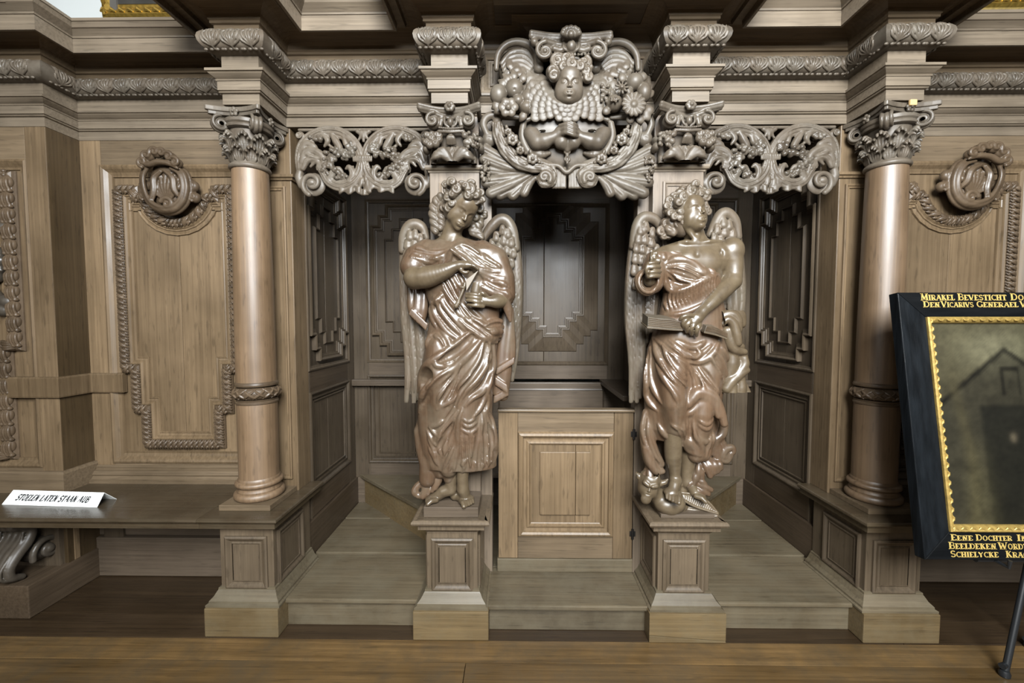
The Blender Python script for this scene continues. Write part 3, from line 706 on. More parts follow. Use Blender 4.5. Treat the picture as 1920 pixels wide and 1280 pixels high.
        me = bpy.data.meshes.new(name); me.vertices.add(len(V)); me.vertices.foreach_set('co', V.astype(np.float32).ravel())
        me.loops.add(len(Q) * 4); me.loops.foreach_set('vertex_index', Q.astype(np.int32).ravel())
        me.polygons.add(len(Q)); me.polygons.foreach_set('loop_start', np.arange(0, len(Q) * 4, 4, dtype=np.int32))
        me.update(calc_edges=True)
        return link(name, me, mat, parent, True)
def spline(pts, n):
    """Catmull-Rom through the points (2D or 3D)"""
    P = np.array(pts, float)
    if len(P) == 2: return P[0] + (P[1] - P[0]) * np.linspace(0, 1, n)[:, None]
    Q = np.vstack([2 * P[0] - P[1], P, 2 * P[-1] - P[-2]]); m = len(P) - 1; out = []
    for t in np.linspace(0, m - 1e-6, n):
        i = int(t); u = t - i; a, b, c, d = Q[i:i + 4]
        out.append(.5 * (2 * b + (c - a) * u + (2 * a - 5 * b + 4 * c - d) * u * u + (3 * b - a - 3 * c + d) * u ** 3))
    return np.array(out)
def curvelen(pts):
    P = np.array(pts, float); return float(np.sqrt(((P[1:] - P[:-1]) ** 2).sum(1)).sum())
def lerp_r(r, n): return np.interp(np.linspace(0, 1, n), np.linspace(0, 1, len(r)), r)
def spiral(cx, cz, r0, r1, a0, turns, n=40):
    t = np.linspace(0, 1, n); a = R(a0) + 2 * math.pi * turns * t; r = r0 * (r1 / r0) ** t
    return [(cx + rr * math.cos(aa), cz + rr * math.sin(aa)) for rr, aa in zip(r, a)]
# ================================================================== STATUES
def rot(yaw=0, pitch=0, roll=0):
    return Matrix.Rotation(R(roll), 3, 'Y') @ Matrix.Rotation(R(yaw), 3, 'Z') @ Matrix.Rotation(R(pitch), 3, 'X')
def carve_head(c, anchor, M, hh, eyes='down', mouth=.0, chubby=0.0, child=False):
    """anchor = world position of the nose tip; local axes: x right, f forward, z up, head height 1"""
    nz, mz, cz_ = (-.10, .035, .05) if child else (-.13, .0, .0)      # a child's nose, mouth and chin sit higher
    nose = Vector((0, -.47, nz))
    o = Vector(anchor) - (M @ nose) * hh
    def W(x, f, z): return np.array(o + (M @ Vector((x, -f, z))) * hh)
    def E(p, r, k=.02, sub=False): c.ell(W(*p), [v * hh for v in r], k * hh, sub, M)
    def T(pts, r, k=.015, sub=False): c.tube([W(*p) for p in pts], [v * hh for v in (r if hasattr(r, '__len__') else [r] * len(pts))], k * hh, sub)
    fat = 1 + chubby
    E((0, -.02, .12), (.335, .40, .37), .03)
    E((0, .12, -.12), (.265 * fat, .27, .36), .10)
    E((0, .20, -.30 + cz_), (.17 * fat, .18, .20), .08); E((0, .315 - cz_ * .5, -.415 + cz_ * 1.3), (.075, .06, .060), .06)
    for s in (-1, 1):
        E((s * .155 * fat, .235, -.13), (.10 * fat, .09, .11 * fat), .08)
        E((s * .24, .12, -.22), (.07, .14, .15), .10)
    E((0, .30, .19), (.20, .08, .14), .10)
    for s in (-1, 1):
        E((s * .125, .425, .015), (.085, .075, .050), .05, True)
        if child: E((s * .13, .330, .0), (.078, .05, .062), .01)
        T([(s * .225, .265, .075), (s * .15, .345, .100), (s * .07, .372, .085), (s * .028, .378, .03)], [.022, .026, .026, .02], .03)
        E((s * .125, .305, .005), (.066, .052, .046), .012)
        if eyes == 'down':
            T([(s * .19, .320, -.005), (s * .125, .362, -.022), (s * .06, .345, -.008)], [.010, .013, .010], .006)
            T([(s * .19, .312, .022), (s * .125, .352, .030), (s * .06, .342, .015)], [.008, .010, .008], .006)
        else:
            T([(s * .192, .312, .012), (s * .125, .358, .038), (s * .058, .342, .008)], [.010, .015, .010], .006)
            T([(s * .19, .312, -.012), (s * .125, .352, -.032), (s * .06, .338, -.012)], [.008, .011, .008], .006)
    T([(0, .36, .06), (0, .400, -.03), (0, .448 - mz * .6, nz + .005)], [.026, .026, .034], .025)
    for s in (-1, 1):
        E((s * .036, .405, nz - .012), (.028, .036, .024), .018); E((s * .026, .425 - mz * .6, nz - .035), (.014, .02, .012), .008, True)
    E((0, .365, -.275 + mz), (.12, .06, .075), .06)
    T([(-.088, .368, -.262 + mz), (-.035, .418, -.246 + mz), (0, .414, -.252 + mz), (.035, .418, -.246 + mz), (.088, .368, -.262 + mz)], [.007, .016, .015, .016, .007], .010)
    T([(-.066, .366, -.292 + mz), (0, .408, -.308 + mz), (.066, .366, -.292 + mz)], [.007, .020, .007], .012)
    T([(-.092, .385, -.272 + mz), (0, .442, -.276 + mz), (.092, .385, -.272 + mz)], [.008, .012 + mouth, .008], .006, True)
    E((0, .395, -.365 + mz * 1.2), (.055, .03, .018), .03, True)
    for s in (-1, 1): E((s * .325, -.01, -.04), (.03, .055, .095), .015)
    return W
def curl(c, x, z, y, r, turns=1.4, a0=90, cw=1, th=.34, k=.003, bulge=.5):
    """one carved curl: a fat spiral strand wound round a raised heart"""
    n = 16; t = np.linspace(0, 1, n); a = R(a0) + cw * 2 * math.pi * min(turns, 1.25) * t; rr = r * (.86 - .78 * t)
    P = [(x + q * math.cos(b), y - bulge * r * u, z + q * math.sin(b)) for q, b, u in zip(rr, a, t)]
    c.ell((x, y + r * .25, z), (r * .95, r * .75, r * .95), .004)
    c.tube(P, r * (.46 - .20 * t), k)
    G_ = [(x + q * math.cos(b + .0), y - bulge * r * u - r * (.40 - .18 * u), z + q * math.sin(b)) for q, b, u in zip(rr, a, t)]
    c.tube(G_, r * .07, .0015, True)
def lock(c, pts, r0, r1, amp=.0, waves=2, k=.003, strands=2):
    n = 26; C = spline(pts, n); t = np.linspace(0, 1, n)
    for q in range(strands):
        ph = q * 2 * math.pi / strands
        P = C.copy(); P[:, 0] += amp * np.sin(t * waves * 2 * math.pi + ph); P[:, 1] -= amp * .6 * np.cos(t * waves * 2 * math.pi + ph)
        c.tube(P, r0 + (r1 - r0) * t, k)
def limb(c, pts, rad, k=.012, n=22):
    """a smoothly tapering limb through its joints"""
    P = spline(pts, n); r = spline([(v, 0) for v in rad], n)[:, 0]; c.tube(P, r, k)
def curly_cap(c, hw, hh, seed, face=(58, 38), r=.015):
    """cover the skull with curls, leaving the face free (face = half-width in azimuth, upper limit in elevation, degrees)"""
    rc = random.Random(seed)
    for el in range(-38, 86, 17):
        n = max(3, int(17 * math.cos(R(el))))
        for i in range(n):
            az = -150 + 300 * (i + .5 * ((el // 17) % 2)) / n
            if abs(az) < face[0] and el < face[1]: continue
            q = .415 + .03 * rc.random(); p = hw(q * math.sin(R(az)) * math.cos(R(el)) * .92, q * math.cos(R(az)) * math.cos(R(el)) - .06, .13 + q * math.sin(R(el)) * .92 - (.10 if el < 0 else 0))
            curl(c, p[0], p[2], p[1], r * rc.uniform(.85, 1.2), 1.3, rc.uniform(0, 360), rc.choice((-1, 1)), .4, .003, .45)
def finger(c, pts, r=.0085, k=.003): c.tube(spline(pts, 9), lerp_r([r, r * .98, r * .92, r * .72], 9), k)
def foot(c, ankle, ball, toes_dir, side, r=.026):
    """ankle, ball in world; five unequal toes fan out beyond the ball"""
    A, B = np.array(ankle), np.array(ball); d = np.array(toes_dir, float); d /= np.linalg.norm(d); s = np.cross(d, [0, 0, 1.]); s /= np.linalg.norm(s)
    c.tube([A, (A * .5 + B * .5) + [0, 0, .008], B], [r, r * .95, r * .78], .012)
    heel = A - d * .022; heel[2] = B[2] + .002; c.ell(heel, (.023, .023, .020), .012)
    c.ell(B + s * .012 * side, (.026, .026, .015), .012)
    for i in range(5):
        o = (i - 2) * .0118 * side; L = [.040, .038, .034, .029, .023][i]; rr = [.0100, .0076, .0072, .0068, .0062][i]
        p = B - s * o * -1 + d * .010; q = p + d * L * .6 + [0, 0, .003]; e_ = p + d * L + [0, 0, -.005]
        p[2] -= .002; c.tube([p, q, e_], [rr * 1.05, rr, rr * .9], .0035)
def wing(name, par, mat, lo, hi, top, feathers, coverts, h=.0032, y=.17):
    """top = arched leading edge [(px, py)], feathers = [(path px, radius)], coverts = [(px, py, r)]"""
    c = Clay(lo, hi, h)
    P = [at(u, v, y) for u, v in top]; c.tube(spline(P, 30), lerp_r([.014, .024, .027, .024, .016], 30), .01)
    for path, r in feathers: c.tube(spline([at(u, v, y + .02) for u, v in path], 24), lerp_r([r * 1.1, r * 1.3, r * 1.3, r, r * .5], 24), .01, False, (1, .6))
    for i, (path, r) in enumerate(feathers):
        yy = y + .010 - .006 * (i % 3)
        C = spline([at(u, v, yy) for u, v in path], 24); rr = lerp_r([r * .8, r * 1.05, r * 1.1, r, r * .55], 24)
        c.tube(C, rr, .001, False, (1, .55))
        Q = C.copy(); Q[:, 1] -= r * .55; c.tube(Q[2:-2], .0024, .002)
        for q in range(2, 21, 2):
            for s in (-1, 1):
                a = C[q] + [s * r * .15, -r * .58, 0]; b = C[min(q + 3, 23)] + [s * r * .95, -r * .30, 0]; c.tube([a, b], .0015, .001, True)
    for i, (u, v, r) in enumerate(coverts):
        p = at(u, v, y - .010 - .0004 * (40 - i)); r = r * 1.3
        c.tube([p + [0, .004, r * .6], p + [0, 0, -r * .7]], [r * .75, r], .0008, False, (1, .5)); c.tube([p + [0, -r * .50, r * .5], p + [0, -r * .5, -r * 1.4]], .0018, .001)
        for s in (-1, 1): c.tube([p + [s * r * .15, -r * .5, -r * .2], p + [s * r * .7, -r * .35, -r * .9]], .0013, .001, True)
    return c.mesh(name, mat, par)

# ------------------------------------------------------------------ angel with the vessel
def angel_a():
    t = thing('angel_statue', (-.486, .12, .5), 'carved oak angel with bowed head, crossed arms and a vessel in the left hand', 'statue', 'carved angels')
    H = lambda u, v: (790 + u * .109375, 335 + v * .109375)
    A = lambda u, v: (740 + u * .1406, 440 + v * .1406)
    K = lambda u, v: (740 + u * .1406, 600 + v * .1406)
    F = lambda u, v: (750 + u * .1719, 760 + v * .1719)
    Y0 = .12
    W = lambda uv, d=0.0: at(uv[0], uv[1], Y0 - d)
    XZ = lambda uv, d=.06: tuple(W(uv, d)[[0, 2]])
    # ---- robe
    c = Clay((-.74, -.015, .575), (-.22, .206, 1.67), .003)
    rows = []
    for py, l, r, ry, d in ((449, 818, 882, .045, -.01), (458, 795, 912, .055, -.005), (470, 772, 936, .070, 0), (490, 768, 944, .074, .004), (512, 780, 940, .074, .006), (540, 796, 940, .076, .008), (570, 806, 938, .076, .006),
                            (600, 806, 936, .078, .004), (625, 802, 934, .082, .004), (655, 797, 932, .086, .004), (690, 791, 928, .088, .006), (730, 786, 925, .090, .006), (770, 784, 923, .090, .004), (810, 786, 926, .088, .002), (845, 790, 930, .088, .0), (872, 800, 931, .084, 0)):
        L, Rr = at(l, py, Y0), at(r, py, Y0); rows.append(((L[2] + Rr[2]) / 2, (L[0] + Rr[0]) / 2, Y0 - d, (Rr[0] - L[0]) / 2, ry))
    c.loft(rows, .01, p=2.25)
    # limbs felt through the cloth
    c.tube([W((826, 650), .050), W((822, 700), .074), W((826, 752), .072), W((836, 812), .046), W((840, 868), .02)], [.052, .050, .040, .034, .03], .03)
    c.tube([W((890, 660), .040), W((884, 720), .060), W((872, 776), .070), W((876, 830), .048), W((880, 868), .03)], [.050, .050, .042, .036, .036], .03)
    c.tube([W((800, 468), .0), W((782, 482), .012), W((776, 500), .035)], [.045, .052, .056], .02); c.tube([W((905, 468), 0), W((930, 486), .01), W((943, 522), .020), W((946, 552), .030)], [.04, .050, .050, .046], .02)
    c.ell(W((842, 505), .050), (.042, .032, .038), .03); c.ell(W((892, 505), .050), (.042, .032, .038), .03)
    D = lambda pts, r, f=K, **kw: c.drape([XZ(f(*p)) for p in pts], r, **kw)
    G = lambda pts, r, f=K, **kw: c.drape([XZ(f(*p)) for p in pts], r, sub=True, **kw)
    # mantle over the shoulders: two rolled bands meeting at the breast
    for pts, r in (([(210, 170), (330, 190), (450, 250), (600, 270), (740, 200)], .013), ([(220, 230), (340, 250), (480, 290), (620, 300), (745, 215)], .010), ([(230, 300), (340, 330), (460, 370), (600, 340)], .009),
                   ([(770, 200), (880, 150), (1000, 200), (1130, 300), (1280, 400), (1400, 440)], .013), ([(780, 215), (900, 240), (1010, 320), (1120, 420), (1260, 490), (1400, 490)], .011), ([(790, 220), (860, 290), (960, 370), (1090, 470), (1200, 530), (1350, 570), (1460, 580)], .010),
                   ([(1180, 560), (1280, 640), (1400, 640), (1520, 700)], .012), ([(1170, 700), (1290, 760), (1420, 820), (1500, 960), (1540, 1150)], .015), ([(1190, 640), (1330, 700), (1480, 780), (1560, 900)], .012)):
        D(pts, r, A, k=.006)
    for pts in ([(260, 210), (400, 240), (560, 260), (700, 215)], [(260, 270), (420, 305), (580, 290)], [(830, 200), (960, 270), (1100, 390), (1230, 450)], [(1140, 240), (1240, 350), (1390, 430)], [(1200, 600), (1320, 670), (1480, 740)], [(900, 150), (1050, 230), (1200, 350)]):
        G(pts, .006, A, k=.004)
    # gathered sleeve edges: short pleats
    for u in range(250, 600, 32): D([(u, 262 + (u - 250) * .1), (u - 10, 330 + (u - 250) * .06)], .0045, A, k=.003, n=6)
    for i in range(9): D([(1190 + i * 24, 250 + i * 18), (1220 + i * 24, 330 + i * 14)], .004, A, k=.003, n=6)
    # breast pleats fanning from the knot
    c.ell(W(A(770, 205), .084), (.012, .010, .010), .006)
    for u1, v1 in ((600, 400), (650, 420), (700, 400), (750, 380), (810, 370), (870, 350), (930, 360), (1000, 390)): D([(768, 215), ((768 + u1) / 2, (215 + v1) / 2), (u1, v1)], .0065, A, k=.004)
    # bodice below the arm
    for pts in ([(640, 640), (700, 760), (800, 900), (860, 1000)], [(690, 600), (760, 740), (850, 900)], [(740, 560), (800, 680), (850, 800)], [(790, 550), (840, 640), (900, 720)], [(640, 730), (720, 880), (830, 1020), (1000, 1180)], [(620, 780), (700, 940), (840, 1110), (960, 1240)],
                [(860, 540), (910, 620), (920, 680)], [(900, 940), (1000, 1080), (1150, 1200), (1300, 1270)], [(860, 960), (980, 1120), (1100, 1230)], [(950, 900), (1080, 1040), (1230, 1180)]):
        D(pts, .0085, A, k=.004)
    for pts in ([(665, 620), (730, 750), (825, 900)], [(715, 580), (780, 700), (850, 850)], [(640, 760), (710, 910), (835, 1060)], [(880, 950), (990, 1100), (1120, 1215)]): G(pts, .005, A, k=.003)
    for pts in ([(520, 830), (580, 860), (650, 800)], [(480, 920), (540, 900), (600, 850)]): D(pts, .012, A)
    # overfall from the hip
    for pts, r in (([(500, 900), (530, 1050), (620, 1180), (720, 1300), (860, 1390)], .011), ([(560, 880), (640, 1040), (760, 1190), (900, 1330)], .010), ([(610, 860), (700, 990), (840, 1160), (960, 1280)], .009), ([(460, 940), (500, 1100), (560, 1240)], .010)): D(pts, r, A)
    # the wide diagonal sash of the overskirt
    D([(1060, 120), (900, 270), (720, 400), (560, 510), (420, 620), (340, 760), (280, 980)], .014); D([(1110, 160), (980, 330), (820, 480), (690, 590), (590, 580), (580, 530)], .012)
    D([(1180, 230), (1030, 420), (880, 570), (700, 700), (560, 830), (470, 940), (390, 1060), (320, 1240)], .016)
    G([(1080, 180), (940, 330), (800, 440), (640, 530)], .012, k=.008); G([(700, 560), (760, 560), (820, 520)], .008); G([(760, 690), (600, 830), (480, 970), (400, 1100)], .010, k=.008)
    G([(480, 700), (420, 760), (360, 880)], .020, k=.012); D([(540, 760), (480, 840), (400, 960), (350, 1090)], .011)
    D([(520, 180), (600, 240), (680, 380)], .009); D([(420, 360), (470, 240), (540, 170)], .010); D([(620, 130), (720, 250), (760, 330)], .009); G([(580, 240), (640, 330), (690, 390)], .007)
    # the roll bunched at the right hip
    for pts in ([(880, 0), (1060, 130), (1200, 240), (1360, 300)], [(960, -20), (1120, 110), (1260, 220), (1390, 270)], [(1040, -30), (1190, 90), (1310, 170), (1410, 220)], [(1230, 70), (1320, 30), (1430, 20)], [(1240, 120), (1340, 90), (1440, 90)], [(1260, 170), (1350, 150), (1430, 160)]): D(pts, .014, k=.005)
    for pts in ([(920, 10), (1090, 120), (1230, 225)], [(1000, -10), (1160, 100), (1290, 195)], [(1240, 95), (1330, 60), (1430, 55)]): G(pts, .006, k=.003)
    # skirt folds
    for pts, r in (([(1190, 290), (1130, 520), (1000, 720), (870, 900), (780, 1100), (690, 1260)], .010), ([(1270, 300), (1240, 560), (1120, 760), (960, 930), (860, 1130)], .011), ([(1320, 330), (1320, 600), (1270, 760), (1180, 940), (1060, 1010), (960, 1120)], .010), ([(1310, 700), (1250, 900), (1160, 1130), (1060, 1270)], .010),
                   ([(900, 580), (770, 800), (650, 950), (600, 1070)], .009), ([(860, 720), (790, 860), (740, 1000), (690, 1090)], .008), ([(1050, 690), (900, 850), (850, 1000), (600, 1160)], .009), ([(1260, 1000), (1230, 1150), (1190, 1280)], .010)): D(pts, r)
    for pts in ([(1230, 300), (1180, 540), (1060, 740), (920, 900), (820, 1120)], [(1290, 420), (1270, 640), (1180, 850), (1020, 980)], [(820, 780), (700, 980), (640, 1080)]): G(pts, .007)
    for pts, r in (([(650, 30), (540, 180), (430, 300), (330, 440)], .010), ([(680, 50), (610, 220), (560, 380), (480, 540)], .010), ([(640, 180), (630, 300), (600, 440), (540, 560)], .010), ([(700, 0), (650, 180), (645, 400), (640, 600)], .008),
                   ([(890, 60), (870, 300), (800, 540), (770, 650)], .010), ([(900, 60), (895, 350), (850, 560), (830, 680)], .009), ([(915, 60), (940, 330), (915, 560), (890, 690)], .010), ([(935, 60), (990, 330), (975, 560), (950, 680)], .010), ([(950, 40), (1010, 260), (1035, 460), (1030, 640)], .011),
                   ([(690, 160), (760, 205), (845, 170)], .007), ([(680, 225), (770, 275), (855, 225)], .007), ([(700, 110), (760, 150), (830, 120)], .006), ([(500, 130), (420, 190), (320, 230)], .010), ([(320, 440), (380, 540), (420, 640)], .009)): D(pts, r, F)
    # finer folds of the underskirt, running down to the hem
    for i in range(9):
        u0, u1 = 690 + i * 26, 700 + i * 38; D([(u0, 250 + (i % 3) * 30), ((u0 + u1) / 2 + 6 * (-1) ** i, 430), (u1, 650)], .0065, F, k=.0025); G([(u0 + 14, 330), (u1 + 18, 640)], .0045, F, k=.0025)
    for pts in ([(300, 260), (360, 360), (430, 440)], [(330, 220), (420, 300), (520, 330)], [(310, 330), (370, 450), (400, 560)], [(470, 250), (430, 380), (450, 520)], [(530, 230), (500, 400), (500, 520)]): D(pts, .0075, F, k=.003)
    for pts in ([(880, 200), (835, 480), (800, 640)], [(905, 200), (880, 480), (860, 660)], [(925, 200), (945, 440), (930, 640)], [(960, 200), (1005, 400), (990, 620)], [(600, 160), (500, 330), (400, 480)]): G(pts, .008, F)
    # hem pieces and the cloth trailing at the outer foot
    c.tube([W(F(300, 60), -.01), W(F(205, 280), 0), W(F(240, 480), .01), W(F(300, 640), .02), W(F(300, 800), .02)], [.022, .022, .026, .034, .036], .012)
    c.tube([W(F(400, 480), .03), W(F(400, 620), .03), W(F(440, 720), .02)], [.03, .036, .03], .012)
    c.tube([W(F(580, 420), .06), W(F(550, 560), .055), W(F(535, 690), .05)], [.022, .030, .036], .01); c.tube([W(F(545, 690), .035), W(F(540, 790), .03)], [.03, .026], .006)
    for pts in ([(600, 420), (540, 560), (480, 680)], [(620, 450), (580, 580), (540, 700)], [(640, 440), (610, 600), (595, 700)], [(720, 600), (690, 700), (650, 760)], [(740, 560), (700, 600), (690, 640)]): D(pts, .0075, F)
    r_ = c.mesh('robe', ROBE, t)
    # ---- trailing cloth end beside the outer foot
    c = Clay((-.70, -.0, .535), (-.46, .19, .80), .003)
    for pts, rr in (([(250, 640), (262, 760), (275, 900), (250, 985)], (.012, .014, .016, .016)), ([(300, 660), (310, 800), (300, 960)], (.012, .013, .012)), ([(340, 680), (370, 760), (395, 830), (350, 930)], (.014, .014, .012, .010)), ([(250, 830), (190, 880), (165, 940), (200, 985)], (.014, .016, .018, .012)), ([(200, 985), (270, 975), (290, 900)], (.012, .012, .012)), ([(400, 700), (430, 800), (390, 900)], (.016, .014, .010))):
        P = [W(F(*p), .01 + .02 * i / len(pts)) for i, p in enumerate(pts)]; c.tube(spline(P, 16), lerp_r(rr, 16), .008)
    c.mesh('robe_train', ROBE, t)
    # ---- body: one continuous figure
    c = Clay((-.70, -.035, .535), (-.24, .21, 1.90), .0023)
    M = rot(37, 22, 22); nose = at(*H(752, 712), .032); hh = .166
    hw = carve_head(c, nose, M, hh, 'down')
    c.tube([hw(0, -.08, -.12), W((846, 440), 0), W((845, 458), -.01)], [.040, .040, .052], .012)
    c.tube([W((806, 468), -.01), W((845, 457), .0), W((896, 466), -.01)], [.030, .040, .030], .02)          # shoulders
    c.ell(W((848, 474), .022), (.085, .045, .036), .02)
    c.tube([W((850, 475), .0), W((868, 560), .0), W((866, 640), 0)], [.045, .05, .05], .02)
    c.tube([hw(.17, -.02, -.30), W((848, 455), .036)], [.012, .009], .012); c.tube([W((815, 456), .03), W((845, 460), .042)], [.008, .006], .01)
    # right arm (on the viewer's left): shoulder, elbow, wrist
    limb(c, [W((790, 486), .0), W((781, 507), .035), W((778, 522), .066)], [.036, .042, .044], .015)
    limb(c, [W((778, 520), .068), W((800, 519), .084), W((830, 510), .096), W((852, 500), .104), W((864, 497), .106)], [.044, .045, .034, .022, .017], .012)
    c.tube([W((862, 497), .106), W((876, 496), .108)], [.017, .016], .008, False, (1, 1.0)); c.ell(W((874, 498), .108), (.024, .017, .012), .008)
    for i, (y1, dd, x2, y2) in enumerate(((497, .112, 897, 505), (499, .104, 896, 507), (501, .096, 892, 508), (502, .089, 888, 508))):
        finger(c, [W((872, 497 + i * .8), dd), W((884, y1), dd + .004), W((891, y1 + 3), dd + .002), W((x2, y2), dd)], .0078)
    finger(c, [W((862, 502), .112), W((867, 509), .118), W((874, 511), .118), W((878, 509), .116)], .0088)
    # left arm (viewer's right), coming forward from under the mantle
    c.tube([W((924, 490), -.01), W((934, 525), .015), W((940, 560), .045)], [.03, .03, .034], .012)
    limb(c, [W((942, 562), .048), W((932, 564), .075), W((922, 565), .092), W((908, 564), .100)], [.034, .030, .022, .020], .010)
    c.ell(W((908, 563), .100), (.022, .013, .020), .008)
    for i, (v1, v2, tip) in enumerate(((800, 790, 955), (845, 832, 950), (895, 880, 955), (945, 940, 975))):
        finger(c, [W(A(1180, v1 + 10), .108), W(A(1100, v1), .122), W(A(1030, v2), .122), W(A(tip, v2 - 6), .112)], .0080)
    finger(c, [W(A(1230, 830), .104), W(A(1190, 790), .118), W(A(1150, 770), .118), W(A(1120, 780), .112)], .0088)
    # legs inside the robe and the two bare feet
    hip = W((866, 640), 0)
    for knee, ank, ball, dr, sd in ((W((826, 752), .03), W(F(555, 800), .028), at(*F(390, 1012), .092), (-.75, -.62, -.06), 1), (W((872, 776), .03), W(F(685, 800), .050), at(*F(715, 1040), .078), (.42, -.9, -.06), -1)):
        ball = np.array(ball); ball[2] = .560
        limb(c, [hip, knee, ank + [0, 0, .03], ank + [0, 0, -.02]], [.05, .042, .026, .024], .012)
        foot(c, ank + [0, 0, -.045], ball, dr, sd)
    c.mesh('body', SKIN, t, 3)
    # ---- hair
    c = Clay((-.63, -.02, 1.60), (-.30, .215, 1.93), .0022)
    for p, r in (((0, -.08, .17), (.37, .41, .37)), ((-.12, -.10, -.05), (.30, .34, .40)), ((.16, -.12, -.10), (.26, .32, .40))): c.ell(hw(*p), [v * hh for v in r], .01, False, M)
    c.ell(hw(0, .30, -.12), [.30 * hh, .30 * hh, .37 * hh], .012, True, M)     # leave the face free
    rc = random.Random(5)
    curly_cap(c, hw, hh, 3)
    for u, v, r, cw, a0 in ((470, 215, 78, 1, 60), (620, 235, 88, -1, 120), (560, 320, 62, 1, 0), (850, 260, 95, -1, 150), (830, 360, 70, 1, 10), (455, 355, 62, -1, 90), (960, 330, 70, 1, 60), (1010, 230, 58, -1, 100), (850, 120, 66, 1, 30), (700, 140, 80, 1, 200), (560, 130, 70, -1, 200), (430, 130, 52, 1, 100),
                            (990, 480, 62, -1, 80), (1060, 560, 60, 1, 60), (1030, 400, 55, 1, 0), (940, 420, 55, -1, 60), (300, 380, 80, -1, 40), (260, 500, 80, 1, 90), (360, 470, 66, -1, 60), (230, 600, 72, -1, 90), (340, 600, 66, 1, 90), (240, 740, 72, 1, 60), (330, 760, 66, -1, 60), (270, 880, 66, -1, 100), (350, 890, 50, 1, 0), (370, 260, 66, 1, 130), (780, 200, 60, 1, 300)):
        x, z = XZ(H(u, v), .06); y = c.surf(x, z); y = .125 if y is None else y
        curl(c, x, z, y - .002, r * .109375 * .00255, 1.5, a0, cw, .40, .003, .55)
    for pts in ([(960, 560), (930, 680), (960, 800), (930, 920), (1000, 1000)], [(900, 640), (900, 760), (870, 880), (900, 960)], [(990, 640), (1000, 780), (960, 880), (1040, 1020)]):
        lock(c, [W(H(*p), -.01) for p in pts], .014, .010, .008, 2)
    for pts in ([(330, 300), (240, 440), (210, 600), (230, 760), (250, 920)], [(420, 420), (350, 540), (340, 700), (330, 860)]):
        lock(c, [W(H(*p), .012) for p in pts], .015, .012, .010, 2.5)
    c.mesh('hair', WING, t)
    # ---- wings
    wing('wing', t, WING, (-.73, .11, .95), (-.52, .215, 1.86), [(800, 446), (792, 428), (779, 421), (766, 427), (757, 446), (754, 470)],
         [([(758, 450), (757, 520), (761, 600), (766, 680), (762, 752)], .020), ([(766, 470), (768, 560), (774, 650), (778, 700), (776, 755)], .020), ([(776, 480), (782, 560), (788, 640), (790, 700), (786, 748)], .020), ([(788, 490), (796, 560), (800, 640), (802, 700)], .020), ([(800, 490), (808, 560), (812, 620)], .020)],
         [(768, 440, .013), (778, 438, .013), (788, 445, .012), (764, 456, .014), (776, 455, .014), (790, 460, .013), (762, 474, .014), (775, 472, .015), (788, 476, .014), (765, 492, .015), (780, 492, .015)])
    wing('wing', t, WING, (-.43, .11, .98), (-.16, .215, 1.88), [(904, 452), (918, 430), (936, 413), (951, 416), (962, 436), (968, 466)],
         [([(966, 455), (970, 520), (969, 600), (965, 660), (960, 712)], .020), ([(957, 470), (962, 550), (960, 640), (955, 690)], .020), ([(946, 480), (953, 560), (952, 640), (948, 690)], .020), ([(934, 480), (942, 560), (944, 640)], .020), ([(920, 490), (930, 560), (932, 620)], .020)],
         [(942, 430, .013), (952, 436, .013), (930, 442, .013), (944, 448, .014), (958, 452, .014), (922, 456, .013), (936, 462, .014), (950, 466, .014), (962, 472, .014), (930, 478, .015), (945, 484, .015), (958, 490, .015), (940, 500, .015), (954, 506, .015)])
    # ---- mantle end hanging at the right with a ribbed border, and the one at the left
    c = Clay((-.42, .05, .93), (-.18, .215, 1.50), .0032)
    for pts, rr in (([(1540, 1000 - 1140), (1530, 100), (1500, 400), (1470, 700), (1440, 1000)], (.016, .022, .026, .030, .026)), ([(1480, -100), (1450, 150), (1420, 420), (1400, 700), (1370, 960)], (.014, .02, .024, .028, .024)), ([(1560, 60), (1570, 300), (1560, 480)], (.012, .016, .018))):
        P = [W(K(*p), -.02) for p in pts]; c.tube(spline(P, 20), lerp_r(rr, 20), .008)
    for i in range(11):     # ribbed border running down in a zigzag
        u, v = 1590 - i * 22, 500 + i * 14; c.tube([W(K(u, v), .010), W(K(u - 8, v + 75), .012)], .0048, .002)
    for i in range(9):
        u, v = 1350 + i * 18, 770 + i * 12; c.tube([W(K(u, v), .010), W(K(u, v + 90), .012)], .0048, .002)
    for i in range(9):
        u, v = 1510 - i * 22, 920 + i * 12; c.tube([W(K(u, v), .006), W(K(u - 4, v + 80), .008)], .0052, .002)
    c.mesh('mantle_end', ROBE, t)
    c = Clay((-.73, .05, 1.15), (-.56, .19, 1.56), .0032)
    for pts, rr in (([(200, 640), (215, 800), (225, 960), (260, 1090)], (.014, .016, .018, .016)), ([(300, 720), (310, 860), (300, 1000), (310, 1110)], (.016, .02, .024, .02)), ([(390, 700), (390, 850), (380, 1000), (350, 1140)], (.014, .018, .022, .02))):
        P = [W(A(*p), .0) for p in pts]; c.tube(spline(P, 18), lerp_r(rr, 18), .006)
    for i in range(11): u, v = 200 + i * 21, 1060 + i * 20; c.tube([W(A(u, v), .024), W(A(u + 26, v - 70), .024)], .0046, .002)
    c.mesh('mantle_end', ROBE, t)
    # ---- what the angel holds
    c = Clay((-.52, -.04, 1.28), (-.36, .09, 1.47), .002)
    c.tube([W(A(1120, 570), .086), W(A(1100, 660), .092), W(A(1080, 760), .092)], [.018, .020, .021], .004); c.ell(W(A(1122, 580), .088), (.019, .019, .020), .004)
    c.mesh('vessel', SKIN, t)
    c = Clay((-.56, -.05, 1.25), (-.40, .06, 1.47), .0018)
